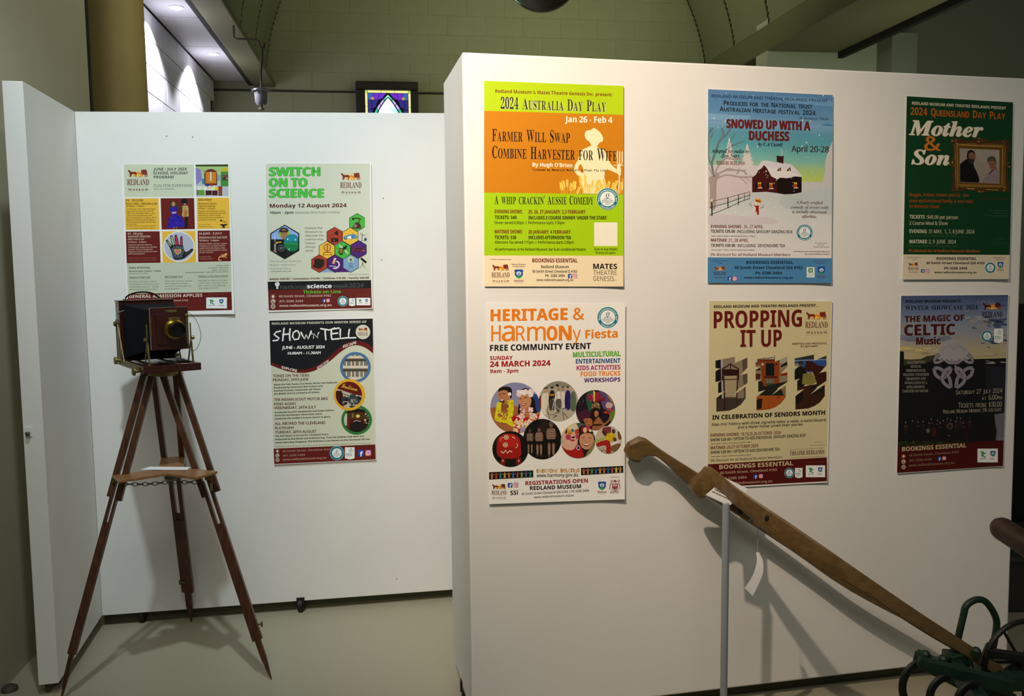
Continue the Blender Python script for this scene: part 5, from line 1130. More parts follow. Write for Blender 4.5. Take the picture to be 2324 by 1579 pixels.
    x = 452
    for ch, w_, hh, st, c in zip('eVERYONEBeLOngS', (18, 18, 16, 18, 16, 22, 22, 14, 20, 16, 18, 18, 20, 18, 18), (30, 28, 26, 28, 28, 28, 26, 28, 28, 30, 26, 26, 30, 30, 26), 'bnbrnbrbbnbnbnb', ('#b8862c', '#c9982c', '#a87c3c', '#d0a030', '#b8862c', '#c08a2c', '#c9982c', '#e0c070', '#b8862c', '#c9982c', '#c08a2c', '#b07a2c', '#b8862c', '#c9982c', '#b8862c')):
        y = 1325-(x-452)*.02; T(st, c, ch, x, y, x+w_, y, hh if ch.isupper() else hh*1.25 if ch != 'g' else 26, .5); x += w_+2.2
        if ch == 'E' and x > 590 and x < 620: x += 18
    T('n', '#2a2422', 'www.harmony.gov.au', 454, 1357, 762, 1351, 26, .6)
    T('b', '#9a1f28', 'REGISTRATIONS OPEN', 370, 1417, 836, 1396, 29, .6); T('b', '#1a1416', 'REDLAND MUSEUM', 404, 1453, 784, 1438, 28, .6)
    T('n', '#3a3434', '60 Smith Street Cleveland Qld 4163  | Ph 3286 3494', 342, 1490, 844, 1464, 17, .3); T('n', '#3a3434', 'www.redlandmuseum.org.au', 432, 1514, 732, 1498, 16, .3)
    k.logo(117, 1398, 114, dark='#6a3414'); k.fb(238, 1400, 35); k.ig(280, 1397, 36); T('b', '#1c181a', 'SSi', 257, 1490, 314, 1487, 32, .4)
    k.crest(910, 1390, 64); T('n', '#7a5058', 'Presented by', 1006, 1362, 1070, 1358, 9)
    k.part = k.em(); cr = '#9a4a58'
    k.poly([(1016, 1406), (1060, 1403), (1062, 1436), (1039, 1452), (1016, 1438)], cr); k.line([(998, 1448), (1004, 1410), (1014, 1396), (1008, 1384)], 6, cr); k.line([(1078, 1442), (1070, 1406), (1062, 1394), (1072, 1378)], 6, cr); k.ell(1038, 1386, 13, 9, cr, 8); k.line([(1008, 1446), (1040, 1458), (1070, 1442)], 4, cr); k.rect(1022, 1412, 1054, 1424, '#e0c0c0'); k.blobs(1004, 1376, 1074, 1400, 14, 2, 4, [cr], 4)
    k.part = 'lettering'; T('b', '#8a3c4a', 'Queensland', 1002, 1468, 1066, 1465, 9); T('b', '#8a3c4a', 'Government', 1002, 1478, 1066, 1475, 8)
    k.make('poster', 'white poster with orange heading and seven round photographs', [(80, 58), (1116, 64), (1112, 1522), (97, 1558)])
POST += [p4, p5]
# ===== 6 snowed up
def p6():
    k = new((1590, 190, 1910, 650), 1098, OR, nR); T = k.t; k.curl = corner_lift(.005, .002, .004, bow=.003)
    k.part = 'printed_ground'
    bands = [(0, .10, '#5a88b8'), (.10, .15, '#6292bc'), (.15, .19, '#7aa4c8'), (.19, .24, '#5c9ab4'), (.24, .29, '#5aa0b0'), (.29, .345, '#6cb0b4'), (.345, .38, '#86bcae'), (.38, .42, '#a4c48c'), (.42, .46, '#b2cc70'), (.46, .485, '#c4cc60'), (.485, .53, '#c8ccd0'), (.53, .6, '#c8d0d2'), (.6, .66, '#d4d8da'), (.66, .72, '#dcdcde'), (.72, .872, '#e4e0e0')]
    L = lambda v: (58-(58-55)*v, 42+(1550-42)*v); Rr = lambda v: (1030-(1030-1018)*v, 88+(1552-88)*v)
    hx_ = lambda c: np.array([int(c[i:i+2], 16) for i in (1, 3, 5)], float)
    mids = [(a+b_)/2 for a, b_, c in bands]; cols_ = np.array([hx_(c) for a, b_, c in bands])
    for i in range(58):
        v0, v1 = .868*i/58, .868*(i+1)/58; cc_ = [int(np.interp((v0+v1)/2, mids, cols_[:, j])) for j in range(3)]
        k.grid([L(v0), Rr(v0), Rr(v1), L(v1)], '#%02x%02x%02x' % tuple(cc_), 6, 1)
    k.grid([L(.868), Rr(.868), Rr(1), L(1)], '#4a86b8', 6, 3)
    k.part = 'illustration'; k.clip = [L(0), Rr(0), Rr(.868), L(.868)]
    k.poly([(560, 94), (900, 110), (1030, 140), (1030, 180), (700, 150)], '#6c9cc8'); k.poly([(58, 230), (400, 250), (360, 290), (58, 280)], '#7eaace'); k.poly([(940, 318), (985, 308), (1030, 316), (1030, 330), (960, 328)], '#4a86b4')
    f = lambda pts: [((x/7.177+1600-1590)*3.431, (y/7.177+290-190)*3.431) for x, y in pts]
    P = lambda pts, c, sm=False: k.poly(f(smooth(pts, True, 3) if sm else pts), c)
    wt = '#d4ced2'
    def fir(cx, top, bot, w_, c):
        pts = [(cx, top)]; n_ = 8
        for i in range(n_): y = top+(bot-top)*(i+1)/n_; x = w_*(i+1)/n_; pts += [(cx+x, y), (cx+x*.6, y-4)]
        pts2 = [(2*cx-x, y) for x, y in pts[1:]][::-1]; P(pts+pts2, c)
    P([(50, 620), (500, 560), (1000, 640), (1500, 900), (1500, 1000), (50, 1000)], '#cfc9cf')
    fir(395, 150, 640, 130, '#d9d0cf'); fir(688, 250, 780, 190, '#d6cfcf')
    P([(2090, 180), (2060, 260), (2000, 400), (1960, 540), (1960, 700), (1900, 900), (2090, 940)], '#c9c6c8')
    P([(50, 780), (760, 760), (780, 1060), (50, 1300)], '#d3c7cb'); P([(1580, 880), (2090, 880), (2090, 1100), (1580, 1060)], '#c9c9cc'); P([(1560, 1060), (1800, 1000), (2090, 1030), (2090, 1400), (1300, 1300), (1250, 1090)], '#c0cacd', True); P([(60, 1430), (300, 1410), (700, 1440), (1100, 1470), (1100, 1560), (60, 1560)], '#d4cdd4', True)
    # tree
    tr = '#a89a98'; up_ = '#6a7c84'
    P([(62, 820), (110, 780), (180, 720), (240, 780), (190, 900), (176, 1300), (84, 1300), (84, 1000)], tr, True)
    for q, w_, c in (([(150, 800), (110, 600), (130, 500), (190, 340), (230, 220), (300, 120), (270, 0)], 34, up_), ([(230, 220), (360, 90), (420, 0)], 18, up_), ([(110, 600), (60, 480), (60, 100), (130, 0)], 20, up_), ([(60, 200), (120, 100), (80, 0)], 12, up_), ([(150, 760), (230, 600), (330, 500), (480, 510), (600, 490)], 26, tr), ([(250, 480), (330, 380), (460, 280), (630, 220)], 12, up_), ([(380, 320), (430, 180), (500, 70)], 8, up_), ([(440, 270), (540, 290)], 7, up_), ([(200, 760), (340, 690), (520, 690), (620, 700), (680, 760)], 26, tr), ([(300, 700), (380, 660), (520, 690), (670, 690)], 14, tr), ([(190, 830), (330, 770), (450, 780), (560, 800), (680, 800), (780, 800)], 24, tr), ([(560, 800), (620, 850), (680, 915)], 12, tr), ([(650, 815), (760, 880)], 10, tr), ([(130, 780), (60, 640)], 20, tr), ([(60, 440), (90, 490)], 10, tr)):
        k.line(f(smooth(q, n=3)), w_*.48, c)
    # house
    P([(770, 830), (850, 640), (930, 536), (990, 530), (1180, 570), (1290, 570), (1420, 600), (1580, 770), (1580, 810), (1180, 840), (900, 800)], '#d8d3dc'); P([(1000, 640), (1180, 660), (1500, 740), (1560, 800), (1170, 850), (1080, 800)], '#e4dfe0')
    P([(768, 812), (830, 760), (870, 690), (920, 660), (964, 606), (1010, 660), (1050, 730), (1080, 790), (1160, 830), (1180, 1062), (1000, 1040), (768, 1050)], '#451312'); P([(1160, 850), (1230, 810), (1330, 820), (1400, 810), (1460, 790), (1574, 800), (1574, 1048), (1450, 1076), (1300, 1084), (1180, 1062)], '#1d0c0c')
    P([(1164, 452), (1224, 460), (1286, 462), (1278, 500), (1278, 586), (1170, 550), (1164, 480)], '#33120f'); k.line(f([(1240, 460), (1262, 400), (1240, 340)]), 6, '#c0cfc8')
    for x in (1212, 1368): P([(x-36, 690), (x+20, 640), (x+32, 700), (x-30, 706)], '#2c1210'); P([(x-6, 706), (x-6, 680), (x+14, 664), (x+18, 700)], '#d88a3a')
    for x, y in ((888, 930), (1074, 940), (1472, 930)):
        P([(x-70, y-42), (x+60, y-42), (x+60, y+50), (x-70, y+50)], '#151820') if x != 1472 else None
        P([(x-26, y-42), (x+28, y-42), (x+28, y+42), (x-26, y+42)], '#b84a1a'); P([(x-24, y-42), (x+26, y-42), (x+26, y-10), (x-24, y-8)], '#e8b83a'); k.line(f([(x, y-42), (x, y+42)]), 3, '#5a1c14'); k.line(f([(x-26, y-10), (x+28, y-10)]), 3, '#5a1c14'); P([(x-36, y+56), (x-20, y+44), (x+50, y+42), (x+40, y+56)], '#e8e4e0')
    # fence
    for q, w_ in (([(110, 1170), (114, 1436)], 18), ([(374, 1134), (374, 1306)], 16), ([(545, 1090), (543, 1260)], 12), ([(642, 1060), (642, 1172)], 8), ([(728, 1040), (724, 1160)], 8), ([(90, 1200), (360, 1140), (735, 1040)], 7), ([(70, 1304), (380, 1216), (560, 1150), (735, 1094)], 8), ([(75, 1420), (380, 1300), (560, 1210), (720, 1150)], 8)): k.line(f(q), w_*.48, '#15110f')
    P([(84, 1170), (128, 1150), (128, 1200), (90, 1206)], '#e0d0c8')
    # snowman
    P(circ(820, 1430, 88, 62, 20), '#d8d2d8'); P(circ(832, 1320, 64, 74, 20), '#ded8dc'); P(circ(848, 1232, 46, 40, 18), '#e6e0e2')
    P([(812, 1200), (828, 1140), (870, 1160), (892, 1150), (920, 1190), (900, 1232), (850, 1216)], '#d8981c'); P([(824, 1170), (900, 1192), (904, 1210), (824, 1190)], '#8a2418'); P([(838, 1148), (860, 1160), (856, 1176), (834, 1166)], '#f0c848')
    P([(800, 1270), (880, 1262), (876, 1300), (880, 1410), (852, 1420), (846, 1300), (836, 1380), (826, 1370), (830, 1300)], '#a8201c'); k.ell(*f([(838, 1230)])[0], 2, 2, '#15110f', 6); k.ell(*f([(860, 1236)])[0], 2, 2, '#15110f', 6); P([(840, 1246), (868, 1250), (842, 1256)], '#c05a2a'); P([(790, 1256), (812, 1246), (810, 1272)], '#a02a20')
    for y in (1340, 1380, 1430): k.ell(*f([(824, y)])[0], 2, 2, '#3a3434', 6)
    for q in ([(776, 1302), (740, 1250), (708, 1234)], [(750, 1262), (740, 1224)], [(880, 1320), (930, 1290), (958, 1262)], [(930, 1290), (964, 1300)]): k.line(f(q), 2.2, '#4a3430')
    k.line(f([(1300, 1090), (1450, 1160), (1600, 1180)]), 2, '#a8b4b8')
    rn = random.Random(12)
    for _ in range(120):
        x, y = rn.uniform(62, 1018), rn.uniform(60, 1080); r = rn.choice([2, 2, 2.5, 3, 5]); k.poly(circ(x, y, r, r*1.3, 7), '#e4ece8')
    k.clip = None
    k.part = 'lettering'; nv = '#122436'; mr = '#6a1c1c'
    T('n', '#1a3250', 'REDLAND MUSEUM AND THEATRE REDLANDS PRESENT', 86, 105, 988, 144, 23, .5)
    k.sc(nv, 'Produced for the National trust', 180, 166, 870, 196, 36, .84, 'b'); k.sc(nv, 'Australian Heritage festival 2024.', 149, 213, 902, 246, 36, .84, 'b')
    k.sc('#2a3440', 'National Trust', 803, 279, 996, 284, 22, .8, 's'); k.poly([(760, 280), (786, 256), (788, 280), (782, 268)], '#2a3440')
    T('b', mr, 'SNOWED UP WITH A', 203, 341, 852, 362, 66, 2.6); T('b', mr, 'DUCHESS', 378, 437, 688, 444, 70, 2.6)
    T('i', '#17222c', 'by C.A Castell', 448, 482, 638, 487, 26); T('n', '#45201e', 'April 20-28', 709, 527, 998, 534, 45, 1.)
    T('i', '#17222c', 'Adapted for radio by', 84, 535, 378, 540, 28); T('i', '#17222c', 'Jan Nary', 164, 572, 302, 574, 28); T('s', mr, 'THEATRE REDLANDS', 126, 630, 344, 633, 28)
    for s_, x0, y, x1 in (('A finely-crafted', 740, 934, 952), ('comedy of errors with', 702, 971, 994), ('a socially observant', 714, 1006, 984), ('afterbite.', 790, 1042, 906)): T('i', '#5a1f20', s_, x0, y, x1, y+4, 23)
    T('b', mr, 'EVENING SHOWS', 80, 1122, 316, 1124, 24, .3); T('n', mr, ': 20, 27 APRIL', 322, 1124, 488, 1125, 24, .6); T('b', '#241c1e', 'TICKETS $35.00 :', 80, 1159, 280, 1160, 23, .3); T('n', '#241c1e', 'INCLUDING SAVOURY GRAZING BOX', 286, 1161, 716, 1164, 23, .6)
    T('n', '#4a4446', 'Doors open 6.45pm | Performance starts 7.30pm', 84, 1190, 426, 1191, 10, .3); T('b', mr, 'MATINEE:', 80, 1229, 210, 1230, 24, .3); T('n', mr, '21, 28 APRIL', 218, 1230, 372, 1231, 24, .6)
    T('b', '#241c1e', 'TICKETS $30.00 :', 80, 1269, 282, 1270, 23, .3); T('n', '#241c1e', 'INCLUDING  DEVONSHIRE TEA', 289, 1271, 658, 1272, 23, .6); T('n', '#4a4446', 'Doors open 1.15pm | Performance starts 2.00pm', 84, 1298, 420, 1299, 10, .3)
    T('n', '#6a2c2c', '5% discount for all Redland Museum Members', 76, 1339, 697, 1341, 20, .5)
    k.badge(810, 1158, 64); T('n', '#5a5456', 'Scan QR code to', 890, 1244, 990, 1245, 9); T('n', '#5a5456', 'book now.', 908, 1258, 966, 1259, 9); T('n', '#5a5456', '*Booking fee applies', 876, 1275, 1000, 1276, 9)
    T('b', '#5a5456', 'All Performances at the Redland Museum', 722, 1310, 1006, 1312, 9, .2, .2); T('b', '#5a5456', 'Bar & air-conditioned theatre', 812, 1330, 1006, 1332, 9, .2, .2)
    dn = '#14243c'
    for s_, x0, y, x1, hh in (('BOOKINGS ESSENTIAL', 356, 1402, 720, 23), ('60 Smith Street Cleveland Qld 4163', 266, 1442, 794, 22), ('Ph 3286 3494', 428, 1484, 634, 21), ('www.redlandmuseum.org.au', 340, 1517, 718, 17)): T('b', dn, s_, x0, y, x1, y, hh, .4)
    T('n', '#3a3a58', 'Located on Redlands', 90, 1382, 212, 1383, 10); T('n', '#3a3a58', 'Coast', 134, 1399, 170, 1399, 10); k.logo(103, 1414, 96, text='#3a1c34', dark='#7a3c14'); k.fb(210, 1500, 33); k.ig(250, 1498, 35)
    T('n', '#3a3a58', 'Redland Museum is', 878, 1382, 984, 1383, 9); T('n', '#3a3a58', 'supported by', 896, 1399, 966, 1399, 9)
    k.part = k.em(); k.rect(826, 1428, 888, 1508, '#e4ece4'); k.rect(840, 1436, 874, 1470, '#2a7a3c'); k.part = 'lettering'; T('b', '#f4f8f0', 'H', 849, 1464, 866, 1464, 22); T('n', '#3a5a40', 'QUEENSLAND', 832, 1486, 882, 1486, 7); T('n', '#3a5a40', 'HERITAGE', 836, 1498, 878, 1498, 7)
    k.crest(910, 1424, 62)
    k.make('poster', 'pale blue snow scene poster with dark red cottage and snowman', [(58, 42), (1030, 88), (1018, 1552), (55, 1551)])

# ===== 7 propping it up
def p7():
    k = new((1590, 670, 1910, 1120), 1123, OR, nR); T = k.t; k.curl = corner_lift(.006, .0, .004)
    k.part = 'printed_ground'
    k.grid([(68, 44), (1045, 46), (1006, 1290), (58, 1346)], '#d3c79c', 8, 10); k.grid([(58, 1346), (1006, 1290), (1008, 1480), (60, 1530)], '#54120f', 6, 3)
    k.part = 'lettering'; mr = '#6a1a16'; dk = '#1e1814'
    T('b', dk, 'REDLAND MUSEUM AND THEATRE REDLANDS PRESENT...', 106, 101, 941, 90, 21, .5)
    T('b', mr, 'PROPPING', 106, 262, 806, 249, 134, 1.6); T('b', mr, 'IT UP', 318, 411, 646, 408, 134, 1.6)
    k.logo(834, 116, 182)
    T('b', '#5c2c22', 'WRITTEN AND PRODUCED', 728, 394, 1002, 389, 14, .2); T('b', '#5c2c22', 'BY JAN NARY', 798, 414, 936, 411, 14, .2)
    k.part = 'illustration'
    f = lambda pts: [((x/8.3+1610-1590)*3.509, (y/8.3+800-670)*3.509) for x, y in pts]
    def strips(x, dy, photo):
        """three slashed tiles; photo(clip) draws the picture inside each convex piece"""
        xl, xr = x, x+600
        pieces = []
        pcs = [[(xl, 150), (xl+90, 160), (xl+230, 150), (xl+365, 78), (xl+365, 300), (xl+100, 300), (xl, 290)],
               [(xl+365, 195), (xr, 95), (xr, 280), (xl+480, 410), (xl+365, 440)],
               [(xl, 350), (xl+90, 300), (xl+365, 290), (xl+480, 410), (xl+410, 450), (xl+140, 500), (xl, 555)],
               [(xl+140, 500), (xl+410, 452), (xr, 392), (xr, 572), (xl+400, 700), (xl+260, 760), (xl+190, 720)],
               [(xl+50, 570), (xl+140, 505), (xl+260, 600), (xl+186, 722), (xl+50, 760)],
               [(xl+16, 860), (xl+186, 724), (xl+260, 860), (xl+250, 1090), (xl+16, 1110)],
               [(xl+250, 860), (xl+420, 820), (xl+568, 640), (xl+568, 855), (xl+480, 970), (xl+380, 1040), (xl+250, 1092)],
               [(xl+186, 722), (xl+260, 600), (xl+420, 700), (xl+258, 862)]]
        for pc in pcs:
            pc = [(a, b_+dy) for a, b_ in pc]; hull = sorted(set(pc)); 
            def half(P_):
                o = []
                for p_ in P_:
                    while len(o) > 1 and (o[-1][0]-o[-2][0])*(p_[1]-o[-2][1])-(o[-1][1]-o[-2][1])*(p_[0]-o[-2][0]) <= 0: o.pop()
                    o.append(p_)
                return o[:-1]
            hl = half(hull)+half(hull[::-1]); k.clip = f(hl); photo(x, dy)
        k.clip = None
    def q(x, dy, pts, c): k.poly(f([(x+a, b_+dy) for a, b_ in pts]), c)
    def l(x, dy, pts, w_, c): k.line(f([(x+a, b_+dy) for a, b_ in pts]), w_*.42, c)
    def valet(x, dy):
        q(x, dy, [(0, 60), (600, 60), (600, 860), (0, 860)], '#8a7c68'); q(x, dy, [(0, 60), (95, 60), (120, 860), (0, 860)], '#121416'); q(x, dy, [(95, 60), (135, 60), (165, 900), (120, 900)], '#a8a0a8'); q(x, dy, [(500, 60), (600, 60), (600, 900), (540, 900)], '#5c4c3c'); q(x, dy, [(0, 860), (600, 860), (600, 1120), (0, 1120)], '#3f3630')
        q(x, dy, [(175, 440), (395, 430), (390, 850), (190, 860)], '#a89878')
        for p_, w_ in (([(130, 300), (200, 270), (275, 210), (350, 260), (430, 300)], 26), ([(130, 300), (130, 520)], 26), ([(430, 300), (430, 520)], 26), ([(280, 220), (286, 320)], 20), ([(150, 440), (170, 870), (165, 1080)], 26), ([(420, 430), (400, 860), (410, 960)], 22), ([(160, 508), (410, 500)], 18), ([(170, 850), (400, 850)], 16)): l(x, dy, p_, w_, '#3a1a12')
        q(x, dy, [(130, 310), (440, 320), (430, 430), (150, 440)], '#2e120c')
    def board(x, dy):
        q(x, dy, [(0, 60), (600, 60), (600, 1120), (0, 1120)], '#8f7f68'); q(x, dy, [(0, 130), (100, 130), (100, 260), (0, 260)], '#7a4428'); q(x, dy, [(0, 150), (30, 150), (30, 200), (0, 200)], '#c9ccc8'); q(x, dy, [(440, 60), (600, 60), (600, 220), (440, 220)], '#a8a090'); q(x, dy, [(200, 60), (340, 60), (340, 140), (200, 140)], '#c9c4c0'); l(x, dy, [(210, 130), (330, 110)], 14, '#26344a')
        q(x, dy, [(90, 150), (450, 150), (450, 640), (120, 660)], '#8f4014'); q(x, dy, [(90, 150), (450, 150), (450, 190), (90, 190)], '#6a2c10'); q(x, dy, [(190, 220), (355, 220), (350, 460), (190, 460)], '#15181a'); q(x, dy, [(150, 470), (410, 470), (410, 500), (150, 500)], '#4a140c'); q(x, dy, [(200, 510), (350, 510), (350, 640), (200, 640)], '#3e4434')
        for i in range(8): l(x, dy, [(208+i*19, 515), (208+i*19, 600)], 6, '#a8a890')
        k.ell(*f([(x+132, 242+dy)])[0], 9, 9, '#d8d0b8', 12); q(x, dy, [(380, 220), (410, 220), (410, 250), (380, 250)], '#3a1c10'); q(x, dy, [(460, 400), (590, 380), (600, 450), (470, 460)], '#8a2418'); q(x, dy, [(470, 270), (590, 190), (600, 250), (480, 300)], '#1f1c18'); q(x, dy, [(0, 300), (90, 300), (90, 360), (0, 360)], '#2a2018'); q(x, dy, [(0, 420), (90, 420), (90, 520), (0, 520)], '#4a2418')
        q(x, dy, [(50, 560), (120, 560), (160, 660), (600, 560), (600, 680), (560, 830), (0, 830), (40, 760)], '#20221c'); q(x, dy, [(460, 650), (600, 600), (600, 840), (540, 840)], '#8a7050'); q(x, dy, [(0, 830), (600, 830), (600, 1120), (0, 1120)], '#a8521a'); q(x, dy, [(60, 890), (130, 890), (110, 1080), (20, 1090), (20, 920)], '#221612'); q(x, dy, [(410, 850), (450, 850), (440, 880), (410, 880)], '#4a2010')
    def horse(x, dy):
        q(x, dy, [(0, 60), (600, 60), (600, 170), (0, 190)], '#333428'); q(x, dy, [(0, 170), (600, 150), (600, 400), (0, 420)], '#2f4f8f'); l(x, dy, [(0, 190), (600, 172)], 10, '#a8b0b8'); q(x, dy, [(0, 250), (80, 240), (80, 340), (0, 360)], '#8a8c70')
        q(x, dy, [(0, 420), (40, 320), (110, 290), (200, 330), (240, 450), (200, 640), (60, 760), (0, 700)], '#17160f'); k.ell(*f([(x+110, 270+dy)])[0], 12, 16, '#5a3826', 12); q(x, dy, [(60, 240), (90, 195), (140, 190), (170, 240)], '#2c2a1c'); l(x, dy, [(50, 240), (180, 244)], 12, '#2c2a1c')
        q(x, dy, [(220, 220), (250, 190), (330, 210), (440, 280), (560, 300), (600, 420), (600, 720), (460, 780), (380, 500), (330, 380), (260, 390), (190, 390), (190, 330)], '#3a1812'); l(x, dy, [(215, 195), (222, 230)], 14, '#241010'); q(x, dy, [(160, 440), (330, 410), (420, 600), (300, 650), (140, 630)], '#86803e'); l(x, dy, [(190, 410), (240, 520), (330, 550)], 5, '#1a1410'); l(x, dy, [(200, 410), (280, 500), (350, 490)], 5, '#1a1410')
        q(x, dy, [(20, 700), (600, 600), (600, 1120), (0, 1120)], '#3a1e12'); q(x, dy, [(20, 800), (140, 740), (160, 900), (80, 1000), (0, 1010)], '#1c1410'); q(x, dy, [(300, 650), (560, 620), (560, 800), (330, 820)], '#241a14')
    k.part = 'photograph#1'; strips(115, 0, valet); k.part = 'photograph#2'; strips(870, -22, board); k.part = 'photograph#3'; strips(1605, -40, horse)
    k.part = 'lettering'
    T('b', dk, 'IN CELEBRATION OF SENIORS MONTH', 94, 989, 991, 949, 33, .8)
    T('n', '#3e342a', 'Step into history with three vignette tales: a valet, a switchboard,', 87, 1038, 1000, 1000, 20, .3, .2); T('n', '#3e342a', 'and a Waler horse unveil their stories', 294, 1060, 812, 1036, 20, .3, .2)
    T('b', mr, 'EVENING SHOWS', 79, 1126, 302, 1117, 24, .2); T('n', mr, ': 18,19,25,26 OCTOBER  2024', 308, 1117, 638, 1104, 24, .6); T('b', dk, 'SHOW $20.00', 79, 1163, 238, 1156, 22, .2); T('n', dk, '+ OPTION TO ADD INDIVIDUAL SAVOURY GRAZING BOX', 244, 1156, 836, 1126, 24, .6)
    T('n', '#4e443a', 'Doors open 7.00pm | Performance starts 7.30pm', 84, 1188, 406, 1172, 9, .3); T('b', mr, 'MATINEE:', 79, 1226, 202, 1221, 23, .2); T('n', mr, '20,27 OCTOBER 2024', 210, 1220, 458, 1208, 24, .6)
    T('b', dk, 'SHOW $20.00', 79, 1262, 238, 1254, 22, .2); T('n', dk, '+ OPTION TO ADD DEVONSHIRE TEA', 244, 1254, 630, 1236, 23, .6); T('n', '#4e443a', 'Doors open 1.30pm | Performance starts 2.00pm', 84, 1289, 400, 1274, 9, .3)
    T('n', '#5a4434', '5% discount for all Redland Museum Members', 77, 1326, 650, 1297, 19, .4)
    T('n', '#6a5c48', 'Scan QR code to', 902, 1172, 976, 1170, 7); T('n', '#6a5c48', 'Booking fee applies', 874, 1198, 994, 1194, 7)
    k.line([(706, 1230), (984, 1214)], 2, '#7a5a3c'); T('s', '#4a1a14', 'THEATRE REDLANDS', 710, 1275, 985, 1261, 32); k.line([(706, 1296), (984, 1280)], 2, '#7a5a3c')
    T('b', '#cbb592', 'BOOKINGS ESSENTIAL', 149, 1384, 736, 1352, 33, .7); T('b', '#b89a80', '60 Smith Street, Cleveland 4163', 157, 1424, 608, 1397, 20); T('b', '#b89a80', '(07) 3286 3494', 157, 1470, 366, 1458, 20); T('b', '#b89a80', 'www.redlandmuseum.org.au', 157, 1511, 571, 1488, 20)
    T('n', '#7a3a30', 'Supported by:', 836, 1336, 988, 1330, 13); k.fb(420, 1426, 34); k.ig(464, 1422, 34); k.badge(707, 1414, 40, False); k.pennant(752, 1374, 60, 82); k.sponsors(838, 1354, 154, 94)
    k.make('poster', 'khaki cream poster with tall maroon heading and three slashed photographs', [(68, 40), (1048, 42), (1010, 1490), (58, 1542)])

